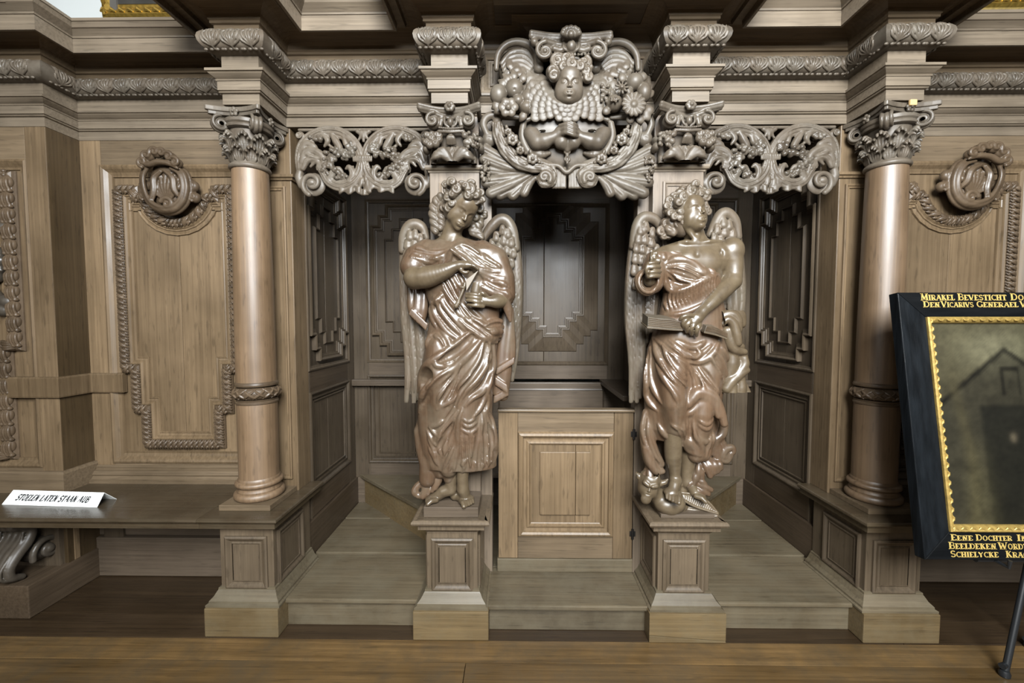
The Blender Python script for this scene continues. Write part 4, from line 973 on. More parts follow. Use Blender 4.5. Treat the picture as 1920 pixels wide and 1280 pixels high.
    c.tube(spline([W(A(940, 560), .100), W(A(925, 700), .108), W(A(830, 930), .112)], 12), [.006] * 12, .003); c.tube([W(A(850, 905), .112), W(A(820, 950), .112)], [.009, .010], .004); c.ell(W(A(900, 700), .112), (.012, .006, .004), .003)
    c.mesh('rod', SKIN, t)
    tri = [W(A(1118, 470), .112), W(A(955, 750), .122), W(A(950, 600), .116)]
    mb = MB(); mb.add([tuple(p) for p in tri] + [tuple(p + np.array([.004, .010, .002])) for p in tri], [(0, 1, 2), (5, 4, 3), (0, 3, 4, 1), (1, 4, 5, 2), (2, 5, 3, 0)]); mb.build('blade', SKIN, t, .001)
    board('slab', -.600, -.372, .033, .204, .5005, .543, DH, t, .003)
angel_a()
# ------------------------------------------------------------------ angel with the open book, treading on a demon
def angel_b():
    t = thing('angel_statue', (.49, .12, .5), 'carved oak angel with bare shoulder reading an open book and treading on a demon', 'statue', 'carved angels')
    H = lambda u, v: (1230 + u * .109375, 335 + v * .109375)
    A = lambda u, v: (1170 + u * .1719, 420 + v * .1719)
    K = lambda u, v: (1170 + u * .15625, 600 + v * .15625)
    F = lambda u, v: (1180 + u * .16406, 770 + v * .16406)
    Y0 = .12
    W = lambda uv, d=0.0: at(uv[0], uv[1], Y0 - d)
    XZ = lambda uv, d=.06: tuple(W(uv, d)[[0, 2]])
    def rows(L_):
        o = []
        for py, l, r, ry, d in L_:
            L, Rr = at(l, py, Y0), at(r, py, Y0); o.append(((L[2] + Rr[2]) / 2, (L[0] + Rr[0]) / 2, Y0 - d, (Rr[0] - L[0]) / 2, ry))
        return o
    # ---- robe
    c = Clay((.26, -.03, .60), (.78, .206, 1.60), .003)
    c.loft(rows(((472, 1226, 1262, .045, .0), (485, 1226, 1290, .058, .006), (500, 1234, 1318, .070, .010), (515, 1240, 1345, .078, .012), (535, 1244, 1348, .078, .012), (560, 1242, 1350, .076, .008), (590, 1236, 1358, .080, .006), (620, 1226, 1366, .086, .004), (655, 1214, 1366, .090, .004),
                 (695, 1209, 1362, .092, .004), (735, 1208, 1352, .092, .004), (765, 1209, 1346, .090, .004), (800, 1212, 1344, .086, .0), (822, 1222, 1340, .074, -.008))), .01, p=2.2)
    c.tube([W((1262, 655), .050), W((1260, 700), .080), W((1264, 755), .096), W((1268, 800), .07)], [.054, .054, .048, .04], .03)
    c.tube([W((1330, 660), .045), W((1322, 720), .066), W((1314, 775), .080), W((1306, 830), .055), W((1304, 852), .05)], [.056, .052, .046, .040, .034], .03)
    c.ell(W(A(620, 480), .052), (.050, .036, .044), .03)
    # sleeve with its round cuff
    c.tube([W((1236, 478), .01), W((1226, 505), .03), W((1222, 530), .060)], [.046, .050, .046], .02)
    cc = W(A(262, 630), .092)
    ring = [cc + [.040 * math.cos(a), .012 * math.sin(a + 1), .043 * math.sin(a)] for a in np.linspace(0, 2 * math.pi, 25)]
    c.ell(cc + [0, -.012, 0], (.034, .045, .036), .004, True); c.tube(ring, .0075, .003); c.tube([p + [0, .012, 0] + (p - cc) * .16 for p in ring], .0065, .003); c.tube([p + [0, .026, 0] + (p - cc) * .18 for p in ring], .006, .003)
    D = lambda pts, r, f=K, **kw: c.drape([XZ(f(*p)) for p in pts], r, **kw)
    G = lambda pts, r, f=K, **kw: c.drape([XZ(f(*p)) for p in pts], r, sub=True, **kw)
    # breast cloth gathered at the armpit
    for pts, r in (([(450, 430), (560, 385), (700, 420), (830, 520), (880, 580)], .012), ([(460, 450), (600, 430), (760, 510), (860, 580)], .009), ([(460, 480), (580, 510), (720, 570), (820, 600)], .010), ([(460, 510), (540, 580), (660, 640), (760, 640)], .010), ([(450, 540), (500, 640), (600, 690), (690, 690)], .010), ([(440, 560), (460, 660), (520, 720), (620, 710)], .010),
                   ([(560, 270), (700, 350), (830, 430), (930, 520), (980, 560)], .011), ([(520, 290), (660, 360), (800, 440), (900, 550)], .008), ([(360, 210), (350, 300), (400, 380)], .010), ([(420, 220), (420, 320), (440, 400)], .009)):
        D(pts, r, A, k=.005)
    for pts in ([(470, 440), (640, 440), (800, 530)], [(470, 495), (620, 545), (760, 600)], [(460, 530), (560, 640), (680, 670)], [(600, 310), (760, 400), (890, 510)]): G(pts, .006, A, k=.003)
    # pleated band with fringe on the shoulder
    for i in range(13): D([(380 + i * 23, 190 + i * 4), (400 + i * 23, 240 + i * 7)], .0046, A, k=.003, n=6)
    D([(350, 215), (470, 240), (580, 290), (680, 310)], .006, A); D([(390, 175), (500, 180), (620, 250), (690, 300)], .005, A)
    # girdle of upright pleats
    D([(430, 760), (560, 740), (720, 680), (860, 600), (1000, 560)], .010, A); D([(420, 990), (600, 980), (760, 920), (930, 830)], .009, A)
    for i in range(17):
        u = 445 + i * 33; v0 = 775 - i * 13; D([(u - 8, v0), (u - 2, v0 + 90), (u + 12, v0 + 190 - i * 2)], .0062, A, k=.003); G([(u + 10, v0 + 20), (u + 20, v0 + 160)], .0034, A, k=.002)
    # crescent folds under the book
    for pts, r in (([(380, 200), (480, 330), (600, 420), (760, 470), (880, 480), (1000, 400), (1090, 260)], .014), ([(520, 240), (620, 350), (760, 430), (880, 400), (990, 300)], .012), ([(600, 240), (720, 310), (840, 310), (930, 250)], .011), ([(700, 370), (780, 440), (860, 390), (820, 330)], .007),
                   ([(390, 220), (400, 420), (480, 620), (600, 730), (690, 780)], .012), ([(440, 300), (500, 480), (600, 620), (690, 700)], .010), ([(500, 300), (600, 420), (700, 540), (800, 610)], .010), ([(540, 420), (620, 540), (690, 640)], .008),
                   ([(380, 520), (430, 680), (520, 840), (560, 960)], .010), ([(360, 220), (290, 400), (250, 600), (245, 800), (270, 1000)], .012), ([(350, 330), (330, 560), (350, 780), (420, 980)], .011), ([(300, 500), (290, 760), (320, 980), (400, 1090)], .011),
                   ([(1100, 300), (1180, 400), (1250, 500)], .009), ([(1040, 370), (1130, 480), (1210, 640), (1230, 700)], .009), ([(980, 440), (1060, 560), (1140, 700)], .009), ([(840, 550), (920, 680), (1020, 800), (1100, 880)], .009), ([(800, 600), (860, 720), (900, 830)], .009), ([(740, 560), (790, 680), (800, 820)], .009)):
        D(pts, r)
    for pts in ([(430, 240), (540, 380), (680, 460), (830, 500)], [(410, 460), (500, 650), (640, 780)], [(470, 380), (560, 550), (680, 680)], [(350, 260), (300, 480), (280, 760)], [(1010, 420), (1100, 560), (1180, 700)], [(880, 560), (980, 700), (1070, 820)], [(770, 580), (830, 720), (850, 830)]): G(pts, .006)
    # billowing hem across the knees
    for pts, rr, d in (([(670, 1010), (750, 1020), (820, 940), (880, 870), (980, 880), (1080, 940), (1150, 1080), (1200, 1240)], (.014, .018, .022, .022, .022, .022, .020, .016), .105), ([(700, 1130), (800, 1100), (900, 1020), (960, 990), (1040, 1010)], (.012, .016, .018, .016, .010), .098), ([(900, 910), (1000, 940), (1080, 1030), (1130, 1150)], (.010, .012, .014, .012), .112)):
        c.tube(spline([W(K(*p), d) for p in pts], 26), lerp_r(rr, 26), .008)
    for pts, r in (([(830, 1160), (920, 1210), (1020, 1150)], .008), ([(830, 1220), (930, 1270), (1020, 1210)], .008)): D(pts, r)
    for pts, r in (([(690, 220), (760, 300), (860, 335), (915, 300), (920, 220)], .011), ([(600, 60), (640, 240), (650, 420), (780, 490)], .010), ([(680, 80), (700, 240), (760, 340), (840, 470)], .009), ([(560, 100), (570, 240), (600, 380)], .010), ([(330, 150), (400, 260), (520, 340), (600, 390)], .012), ([(940, 240), (910, 400), (880, 560)], .013), ([(900, 240), (870, 400), (820, 520)], .009), ([(430, 120), (520, 180), (600, 300)], .009)): D(pts, r, F)
    for pts in ([(640, 120), (660, 280), (720, 420)], [(880, 320), (850, 450), (840, 520)], [(500, 160), (560, 260), (590, 360)]): G(pts, .006, F)
    # lower front edge on the right and the drop on the left
    c.tube([W(F(700, 350), .07), W(F(760, 430), .065), W(F(840, 500), .055)], [.03, .03, .026], .012)
    for pts, rr, d in (([(190, 20), (165, 200), (190, 400), (240, 580), (330, 680)], (.016, .018, .022, .026, .018), .01), ([(260, 60), (230, 260), (270, 450), (350, 600)], (.018, .02, .024, .02), .02), ([(180, 420), (220, 560), (300, 680), (380, 690)], (.012, .018, .020, .012), .03)):
        c.tube(spline([W(F(*p), d) for p in pts], 20), lerp_r(rr, 20), .008)
    for pts in ([(200, 60), (180, 250), (230, 450), (320, 640)], [(240, 100), (240, 300), (300, 500), (380, 620)]): D(pts, .008, F)
    c.mesh('robe', ROBE, t)
    # ---- wind-blown cloth at the right foot, and the small end under the left drop
    c = Clay((.28, -.01, .54), (.84, .19, .90), .003)
    for pts, rr in (([(930, 240), (920, 380), (890, 540)], (.014, .018, .012)), ([(1040, 20), (1080, 140), (1060, 260), (980, 340), (960, 480)], (.016, .018, .020, .020, .014)), ([(960, 330), (1010, 420), (1000, 540), (1080, 570)], (.014, .018, .018, .012)), ([(1060, 340), (1090, 430), (1060, 510), (1130, 540)], (.012, .016, .018, .012)), ([(1040, 490), (1110, 430), (1170, 420), (1180, 470), (1120, 500)], (.014, .017, .015, .013, .012)), ([(1150, 520), (1110, 570), (1040, 560)], (.013, .014, .010))):
        c.tube(spline([W(F(*p), .02) for p in pts], 18), lerp_r(rr, 18), .005)
    for u0, v0, u1, v1, r in ((830, 560, 920, 740, .016), (880, 560, 960, 700, .017), (940, 570, 1000, 680, .017), (1000, 580, 1040, 650, .015), (790, 600, 770, 780, .014), (760, 680, 730, 840, .014), (800, 640, 830, 770, .013), (700, 800, 670, 860, .012), (740, 820, 930, 900, .014), (760, 870, 900, 950, .013), (780, 790, 860, 830, .013), (720, 880, 830, 960, .016)):
        a, b = W(F(u0, v0), .03), W(F(u1, v1), .04); c.tube(spline([a, (a + b) / 2 + [0, -.006, .004], b], 8), lerp_r([r * .8, r, r * .85], 8), .003)
    c.tube(spline([W(F(260, 600), .01), W(F(225, 700), .02), W(F(230, 780), .03)], 8), [.012] * 8, .004); c.tube(spline([W(F(280, 620), .01), W(F(250, 720), .025), W(F(255, 790), .035)], 8), [.010] * 8, .003); c.tube([W(F(215, 640), 0), W(F(150, 780), .01)], [.012, .014], .004)
    c.mesh('robe_train', ROBE, t)
    # ---- roll of cloth at the hip and the end blown out below it
    c = Clay((.62, -.02, 1.02), (.84, .19, 1.36), .003)
    for pts, rr, d in (([(1000, 1010), (1090, 940), (1180, 930), (1260, 1000), (1280, 1090)], (.016, .022, .026, .024, .018), .05), ([(1010, 1050), (1100, 990), (1180, 990), (1230, 1060), (1240, 1150)], (.012, .018, .022, .022, .018), .07), ([(1060, 1090), (1130, 1040), (1190, 1090), (1220, 1200), (1240, 1290)], (.012, .016, .018, .020, .018), .085), ([(960, 980), (1050, 920), (1140, 900)], (.014, .018, .012), .03)):
        c.tube(spline([W(A(*p), d) for p in pts], 22), lerp_r(rr, 22), .004)
    for pts, rr, d in (([(1230, 130), (1270, 260), (1330, 350), (1440, 380)], (.020, .022, .022, .014), .07), ([(1270, 120), (1320, 260), (1410, 320)], (.018, .020, .014), .05), ([(1290, 380), (1290, 520), (1260, 640), (1220, 760)], (.026, .030, .026, .020), .05), ([(1390, 400), (1400, 500), (1330, 600), (1240, 720)], (.026, .028, .024, .018), .045), ([(1440, 450), (1440, 540), (1360, 640), (1260, 740)], (.016, .020, .020, .014), .06), ([(1470, 600), (1380, 660), (1290, 730), (1230, 820)], (.014, .018, .022, .020), .065),
                       ([(1240, 760), (1200, 860), (1210, 960), (1240, 1010)], (.020, .024, .022, .014), .045), ([(1300, 740), (1290, 860), (1280, 980)], (.018, .022, .018), .06), ([(1400, 700), (1400, 820), (1380, 950)], (.018, .022, .018), .055), ([(1440, 780), (1470, 880), (1480, 970)], (.014, .018, .016), .045), ([(1330, 900), (1350, 1000), (1390, 1050)], (.016, .018, .014), .035), ([(1250, 990), (1340, 940), (1420, 960), (1500, 990)], (.012, .014, .014, .012), .05)):
        c.tube(spline([W(K(*p), d) for p in pts], 20), lerp_r(rr, 20), .004)
    c.mesh('mantle_end', SKIN, t)
    # ---- body
    c = Clay((.26, -.05, .545), (.74, .21, 1.91), .0023)
    M = rot(21, -7, -6); nose = at(*H(832, 562), .026); hh = .168
    hw = carve_head(c, nose, M, hh, 'open', .006)
    c.tube([hw(-.02, -.08, -.15), W((1302, 442), .0), W((1304, 458), -.005)], [.042, .041, .055], .014)
    for a, b in ((hw(-.22, .02, -.30), W((1303, 449), .048)), (hw(.16, .05, -.34), W((1307, 449), .048))): c.tube([a, b], [.013, .009], .012)
    c.loft(rows(((446, 1298, 1312, .012, .0), (452, 1272, 1338, .032, .0), (462, 1240, 1375, .050, .004), (475, 1234, 1384, .060, .008), (490, 1238, 1374, .066, .012), (510, 1244, 1352, .066, .012), (540, 1250, 1342, .064, .008), (600, 1250, 1345, .06, 0), (660, 1230, 1350, .06, 0))), .015, p=2.2)
    c.ell(W(A(900, 420), .062), (.046, .020, .040), .022); c.ell(W(A(720, 400), .062), (.040, .018, .036), .022)
    for p in ([A(800, 205), A(680, 195), A(600, 200)], [A(815, 205), A(930, 190), A(1060, 190)]): c.tube([W(p[0], .048), W(p[1], .052), W(p[2], .038)], [.008, .009, .007], .010)
    c.tube([W(A(805, 250), .075), W(A(800, 330), .080)], [.006, .007], .012, True); c.ell(W(A(1075, 300), .070), (.008, .016, .018), .01, True)
    # left arm (viewer's right)
    limb(c, [W((1372, 464), .010), W((1374, 490), .022), W((1375, 514), .030), W((1374, 526), .038)], [.040, .039, .035, .034], .018); c.ell(W((1373, 467), .018), (.043, .042, .042), .018)
    limb(c, [W((1373, 528), .040), W((1356, 545), .066), W((1334, 567), .092), W((1318, 583), .106)], [.034, .033, .027, .021], .010)
    c.tube([W((1318, 583), .106), W((1306, 597), .116), W((1300, 604), .118)], [.021, .025, .022], .008)
    for i, (x0, y0, x1, y1, x2, y2) in enumerate(((1291, 594, 1281, 607, 1281, 616), (1296, 600, 1287, 613, 1288, 622), (1303, 606, 1296, 618, 1297, 627), (1312, 609, 1306, 621, 1306, 629))):
        finger(c, [W((x0, y0), .124), W(((x0 + x1) / 2, (y0 + y1) / 2 - 1), .132), W((x1, y1), .128), W((x2, y2), .112)], .0098)
    finger(c, [W((1302, 592), .124), W((1290, 591), .134), W((1280, 594), .134), W((1275, 599), .126)], .0098)
    # right arm in its sleeve, hand closed on a stem
    c.tube([W((1238, 480), .0), W((1232, 520), .03), W((1218, 526), .075), W((1220, 512), .098)], [.032, .030, .024, .019], .012)
    c.ell(W(A(300, 510), .104), (.024, .018, .026), .008)
    for i, (v, u) in enumerate(((430, 300), (475, 310), (525, 315), (575, 305))):
        finger(c, [W(A(u + 75, v - 6), .112), W(A(u + 30, v - 8), .128), W(A(u - 30, v), .128), W(A(u - 48, v + 8), .112)], .0086)
    finger(c, [W(A(260, 560), .112), W(A(245, 500), .124), W(A(262, 440), .124), W(A(290, 420), .116)], .0088)
    # legs and bare feet
    hip = W((1290, 640), 0)
    limb(c, [hip, W((1264, 760), .060), W((1263, 800), .062), W((1262, 850), .050), W((1265, 885), .042), W((1266, 900), .044)], [.05, .044, .036, .035, .024, .023], .012)
    c.ell(W((1265, 762), .075), (.032, .026, .032), .015)
    b = W(F(500, 930), .088); foot(c, W((1267, 903), .048), b, (-.35, -.86, -.34), 1, .024)
    limb(c, [hip, W((1314, 775), .045), W((1302, 815), .03), W((1292, 850), .02), W((1288, 885), .02), W((1288, 902), .02)], [.05, .042, .036, .036, .027, .025], .012)
    b = W(F(750, 935), .040); foot(c, W((1288, 904), .022), b, (.75, -.55, -.28), -1, .024)
    c.mesh('body', SKIN, t, 3)
    # ---- hair
    c = Clay((.32, -.02, 1.58), (.66, .215, 1.93), .0022)
    for p, r in (((0, -.08, .16), (.37, .42, .37)), ((-.16, -.16, -.10), (.26, .30, .42)), ((.18, -.12, -.06), (.24, .30, .36))): c.ell(hw(*p), [v * hh for v in r], .01, False, M)
    c.ell(hw(0, .32, -.14), [.31 * hh, .30 * hh, .39 * hh], .012, True, M)
    curly_cap(c, hw, hh, 4)
    for u, v, r, cw, a0 in ((640, 180, 92, 1, 30), (470, 190, 72, -1, 60), (480, 310, 70, 1, 90), (390, 390, 66, -1, 60), (780, 150, 66, -1, 100), (820, 220, 56, 1, 60), (900, 150, 70, 1, 30), (970, 240, 76, -1, 120), (990, 170, 52, 1, 0), (980, 420, 66, 1, 90), (1000, 500, 58, -1, 60), (560, 90, 60, 1, 200), (700, 80, 60, -1, 200),
                            (300, 330, 70, 1, 60), (280, 480, 84, -1, 90), (240, 430, 60, 1, 0), (300, 560, 60, 1, 60), (270, 700, 92, -1, 40), (340, 640, 60, 1, 60), (180, 850, 76, 1, 60), (300, 800, 60, -1, 90), (310, 920, 66, 1, 20), (220, 930, 58, -1, 60), (380, 260, 60, -1, 150), (860, 300, 40, 1, 60), (940, 660, 46, 1, 60), (910, 760, 44, -1, 60)):
        x, z = XZ(H(u, v), .06); y = c.surf(x, z); y = .125 if y is None else y
        curl(c, x, z, y - .002, r * .109375 * .00255, 1.5, a0, cw, .40, .003, .55)
    for pts in ([(360, 420), (290, 560), (270, 720), (230, 880), (290, 950)], [(420, 520), (350, 640), (360, 780), (320, 900)]): lock(c, [W(H(*p), .01) for p in pts], .015, .012, .010, 2.5)
    c.mesh('hair', WING, t)
    # ---- wings
    wing('wing', t, WING, (.255, .11, .95), (.47, .215, 1.88), [(1246, 440), (1232, 416), (1216, 408), (1202, 412), (1192, 432), (1186, 462)],
         [([(1190, 445), (1183, 520), (1181, 600), (1186, 680), (1183, 752)], .020), ([(1198, 460), (1192, 540), (1191, 620), (1194, 690), (1194, 752)], .020), ([(1208, 480), (1202, 560), (1202, 640), (1204, 700), (1201, 744)], .018), ([(1220, 490), (1214, 560), (1212, 640)], .020), ([(1232, 490), (1226, 560), (1222, 620)], .020)],
         [(1212, 424, .013), (1202, 430, .013), (1224, 434, .013), (1198, 446, .014), (1210, 446, .014), (1222, 452, .014), (1194, 462, .014), (1206, 464, .014), (1218, 470, .014), (1232, 466, .013), (1192, 482, .015), (1204, 484, .015), (1216, 490, .015), (1190, 504, .015), (1202, 508, .015), (1192, 530, .015)])
    wing('wing', t, WING, (.57, .11, 1.10), (.80, .215, 1.88), [(1330, 440), (1342, 418), (1354, 402), (1366, 403), (1378, 418), (1384, 444)],
         [([(1382, 440), (1386, 500), (1390, 560), (1386, 620)], .018), ([(1372, 450), (1378, 520), (1380, 600)], .020), ([(1360, 450), (1366, 520), (1370, 590)], .020), ([(1348, 455), (1354, 520), (1358, 580)], .020)],
         [(1358, 416, .013), (1368, 420, .013), (1346, 428, .013), (1360, 432, .014), (1374, 436, .014), (1340, 442, .013), (1352, 448, .014), (1366, 452, .014), (1378, 456, .014)])
    # ---- book, sprig, demon, slab
    def leafblock(P, d, dy, dz):
        a = [W(A(*p), d) for p in P]; q = [v + np.array([0, dy, dz]) for v in a]; n = len(a)
        return MB().add(a + q, [tuple(range(n)), tuple(range(2 * n - 1, n - 1, -1))] + [(i, i + n, (i + 1) % n + n, (i + 1) % n) for i in range(n)])
    bk = thing('book', W(A(640, 1130), .1)); bk.parent = t; bk.matrix_parent_inverse = Matrix.Translation(t.location).inverted()
    for P, Cv, lines in (([(262, 1012), (360, 1030), (480, 1036), (600, 1062), (640, 1150), (520, 1142), (400, 1130), (258, 1120)], [(250, 1120), (400, 1132), (520, 1144), (645, 1152), (640, 1166), (520, 1160), (400, 1150), (254, 1136)], ([(268, 1014), (400, 1036), (500, 1040), (602, 1066)], [(262, 1118), (400, 1128), (520, 1140), (636, 1146)])),
                         ([(900, 1110), (1000, 1120), (1132, 1192), (1124, 1240), (1000, 1200), (880, 1170)], [(876, 1170), (1000, 1200), (1130, 1242), (1124, 1256), (1000, 1216), (872, 1188)], ([(905, 1112), (1000, 1122), (1130, 1194)], [(884, 1168), (1000, 1198), (1124, 1238)]))):
        leafblock(P, .120, .075, .018).build('page_block', WING, bk, .0015); leafblock(Cv, .124, .085, .020).build('cover', SKIN, bk, .001)
        for k in range(5):
            f = (k + .5) / 5.2
            MB().tube(spline([W(A(p[0] * (1 - f) + q[0] * f, p[1] * (1 - f) + q[1] * f), .1208) for p, q in zip(*lines)], 10), .0018, 5).build('page_edge', CVB, bk, 0, True)
    c = Clay((.31, -.06, 1.50), (.42, .06, 1.66), .0018)
    c.tube([W(A(290, 420), .118), W(A(295, 350), .112), W(A(330, 290), .10)], [.006, .005, .004], .003)
    for u, v, e_ in ((250, 330, .008), (300, 300, .009), (350, 320, .009), (380, 400, .010), (330, 370, .009), (270, 385, .008)): c.tube([W(A(300, 390), .116), W(A(u, v), .122)], [.005, e_], .003, False, (1, .6))
    c.mesh('sprig', SKIN, t)
    board('slab', .385, .607, .037, .204, .5005, .517, DH, t, .003)
    c = Clay((.29, -.05, .50), (.64, .17, .68), .0022)
    dh = carve_head(c, at(*F(225, 925), .012), rot(-12, 6, 14), .112, 'open', .045, .15)
    c.ell(dh(0, -.05, .15), (.042, .045, .045), .01)
    for s in (-1, 1): c.tube([dh(s * .30, 0, .05), dh(s * .52, -.02, .20), dh(s * .60, -.05, .34)], [.013, .011, .004], .006); c.tube([dh(s * .14, .25, .30), dh(s * .20, .24, .46)], [.010, .004], .006); c.tube([dh(s * .20, .36, .12), dh(s * .08, .43, .08)], [.010, .008], .005)
    c.ell(dh(0, .30, -.50), (.022, .016, .022), .01)
    c.tube([dh(0, -.05, -.2), W(F(380, 1000), .03), W(F(460, 1060), .045)], [.035, .035, .05], .02)
    c.ell(W(F(400, 1060), .050), (.042, .046, .038), .015); c.ell(W(F(520, 1050), .045), (.042, .046, .036), .012); c.ell(W(F(480, 960), .03), (.045, .045, .034), .015); c.tube([W(F(520, 1090), .05), W(F(600, 1110), .04), W(F(650, 1100), .03)], [.022, .018, .010], .01)
    c.mesh('demon', SKIN, t)
    c = Clay((.42, -.05, .50), (.66, .12, .62), .0020)
    for P, Q in (([(560, 930), (760, 960), (900, 1040), (1010, 1165)], [(600, 1010), (720, 1080), (860, 1130), (1010, 1175)]), ([(640, 1100), (760, 1110), (880, 1150), (1010, 1190)], [(640, 1150), (760, 1180), (880, 1200), (1000, 1205)])):
        p = spline([W(F(*q), .03 + .03 * i / 3) for i, q in enumerate(P)], 20); q = spline([W(F(*a), .045 + .02 * i / 3) for i, a in enumerate(Q)], 20)
        c.tube(p, .005, .002); c.tube(q, .005, .002)
        for a, b in zip(p, q): c.tube([a + [0, .004, 0], b + [0, .004, 0]], .0042, .0015)
        for i in range(19): c.tube([(p[i] + p[i + 1]) / 2 + [0, .010, 0], (q[i] + q[i + 1]) / 2 + [0, .010, 0]], .0050, .002)
    c.mesh('demon_wing', SKIN, t)
angel_b()
# ================================================================== COLUMNS
def inst(src, name, parent, M):
    o = bpy.data.objects.new(name, src.data); COL.objects.link(o); o.parent = parent
    o.matrix_parent_inverse = Matrix.LocRotScale(root_loc(parent), None, None).inverted(); o.matrix_basis = M; return o
def unit(c, name, mat):              # carve a unit once, keep only its mesh data
    o = c.mesh(name, mat); me = o.data; bpy.data.objects.remove(o); return type('U', (), {'data': me})()
# acanthus leaf of the capitals: root at the origin, growing up, tip curling towards -y
c = Clay((-.036, -.058, -.008), (.036, .022, .085), .0017)
for x, w_, hgt in ((0, .0085, 1.0), (-.012, .0075, .86), (.012, .0075, .86), (-.022, .006, .62), (.022, .006, .62)):
    pts = [(x * .5, .004, 0), (x * .9, -.002, .022 * hgt), (x * 1.1, -.007, .045 * hgt), (x * 1.15, -.016, .061 * hgt), (x * 1.1, -.030, .066 * hgt), (x, -.038, .057 * hgt)]
    c.tube(spline(pts, 14), lerp_r([w_ * .8, w_, w_, w_ * 1.1, w_ * 1.1, w_ * .6], 14), .003)
for x in (-.006, .006, -.017, .017): c.tube(spline([(x * .6, -.008, .004), (x, -.012, .03), (x * 1.1, -.022, .05), (x, -.036, .060)], 8), .0018, .0015, True)
ACAN = unit(c, 'acanthus_leaf', CV)
# corner volute: a scroll in the x-z plane, thickness along y
c = Clay((-.048, -.022, -.040), (.048, .022, .046), .0016)
SP = spiral(0, 0, .033, .006, 90, -1.9, 46)
c.ell((0, 0, 0), (.034, .0155, .034), .002)
for y in (-.014, .014): c.tube([(p[0], y, p[1]) for p in SP], lerp_r([.0068, .0060, .0042], 46), .0015); c.ell((0, y * 1.25, 0), (.009, .007, .009), .002)
c.tube(spline([(-.046, 0, .040), (-.02, 0, .038), (0, 0, .033)], 10), .012, .004)
VOL = unit(c, 'volute', CV)
c = Clay((-.024, -.02, -.024), (.024, .014, .024), .0015)
for a in range(5): q = 2 * math.pi * a / 5 + .3; c.ell((.012 * math.cos(q), -.002, .012 * math.sin(q)), (.0085, .006, .0085), .001)
c.ell((0, -.008, 0), (.006, .007, .006), .001)
ROSE = unit(c, 'fleuron', CV)
def column(s, label):
    X0, Yc, Q = s * 1.382, .190, .865
    sq = lambda prof, *a: ([(r * Q, z) for r, z in prof],) + a
    t = thing('column', (X0, Yc, .5), label, 'column', 'round columns flanking the confessional')
    board('column_plinth', X0 - .111, X0 + .111, Yc - .111, Yc + .108, .5008, .5255, OH, t, .003)
    tor = lambda z0, z1, r: [(r - (z1 - z0) / 2 + (z1 - z0) / 2 * math.cos(a), (z0 + z1) / 2 + (z1 - z0) / 2 * math.sin(a)) for a in np.linspace(-math.pi / 2, math.pi / 2, 9)]
    MB().lathe(*sq(tor(.5255, .560, .119) + [(.103, .562), (.103, .566), (.099, .571), (.099, .578), (.104, .583)] + tor(.584, .606, .112) + [(.098, .608), (.098, .614), (.0935, .620)], (X0, Yc, 0), 64)).build('column_base', SHAFT, t, 0, True)
    MB().lathe(*sq([(.0930, .620), (.0935, .80), (.0935, .955)], (X0, Yc, 0), 64, False)).build('lower_shaft', SHAFT, t, 0, True)
    MB().lathe(*sq([(.0930, 1.045), (.0925, 1.25), (.0900, 1.50), (.0865, 1.75), (.0825, 1.968)], (X0, Yc, 0), 64, False)).build('shaft', SHAFT, t, 0, True)
    MB().lathe(*sq([(.0935, .950), (.098, .953), (.098, .960), (.0935, .964), (.097, .972)] + tor(.972, 1.026, .106) + [(.098, 1.030), (.100, 1.036), (.098, 1.042), (.093, 1.048)], (X0, Yc, 0), 64)).build('column_ring', CVB, t, 0, True)
    gar = MB()
    for k in range(14):
        for sg in (1, -1):
            P = []
            for u in np.linspace(0, 1, 9):
                a = 2 * math.pi * (k / 14 + sg * (u - .5) * .10); z = .977 + .044 * u; rr = (.0955 + .0125 * math.sin(math.pi * u)) * Q
                P.append((X0 + rr * math.cos(a), Yc + rr * math.sin(a), z))
            gar.tube(P, [.002, .004, .0055, .006, .006, .006, .005, .004, .002], 7)
    gar.build('garland', CVB, t, 0, True)
    MB().lathe(*sq(tor(1.966, 1.988, .0945) + [(.083, 1.990), (.079, 1.995), (.078, 2.03), (.080, 2.08), (.088, 2.13), (.098, 2.150), (.098, 2.172)], (X0, Yc, 0), 64)).build('bell', CV, t, 0, True)
    for row, n, z, r, sc in ((0, 10, 1.990, .079, .92), (1, 10, 2.034, .084, 1.02)):
        for k in range(n):
            a = 2 * math.pi * (k + .5 * row) / n
            r_ = r * Q; M = Matrix.Translation((X0 + r_ * math.sin(a), Yc - r_ * math.cos(a), z)) @ Matrix.Rotation(a, 4, 'Z') @ Matrix.Scale(sc, 4) @ Matrix.Scale(.90, 4, (1, 0, 0)) @ Matrix.Scale(.9, 4, (0, 1, 0))
            inst(ACAN, 'acanthus_leaf', t, M)
    MB().lathe(*sq([(.095, 2.126), (.106, 2.131), (.108, 2.138), (.103, 2.144), (.110, 2.150), (.112, 2.162), (.104, 2.168)], (X0, Yc, 0), 48)).build('echinus', CV, t, 0, True)
    for k in range(4):
        a = math.pi / 4 + k * math.pi / 2
        M = Matrix.Translation((X0 + .104 * math.sin(a), Yc - .104 * math.cos(a), 2.138)) @ Matrix.Rotation(a - math.pi / 2, 4, 'Z') @ Matrix.Scale(1.05, 4)
        inst(VOL, 'volute', t, M)
    ab = []
    for k in range(4):
        a = k * math.pi / 2; ca, sa = math.cos(a), math.sin(a)
        for u in np.linspace(-1, 1, 9):
            x, y = u * .100, -(.084 + .024 * u * u); ab.append((X0 + x * ca - y * sa, Yc + x * sa + y * ca))
    MB().prism(ab, 2.170, 2.184, lambda p, q, h: (p, q, h)).build('abacus', CV, t, .002)
    ab2 = [(X0 + (p - X0) * 1.07, Yc + (q - Yc) * 1.07) for p, q in ab]
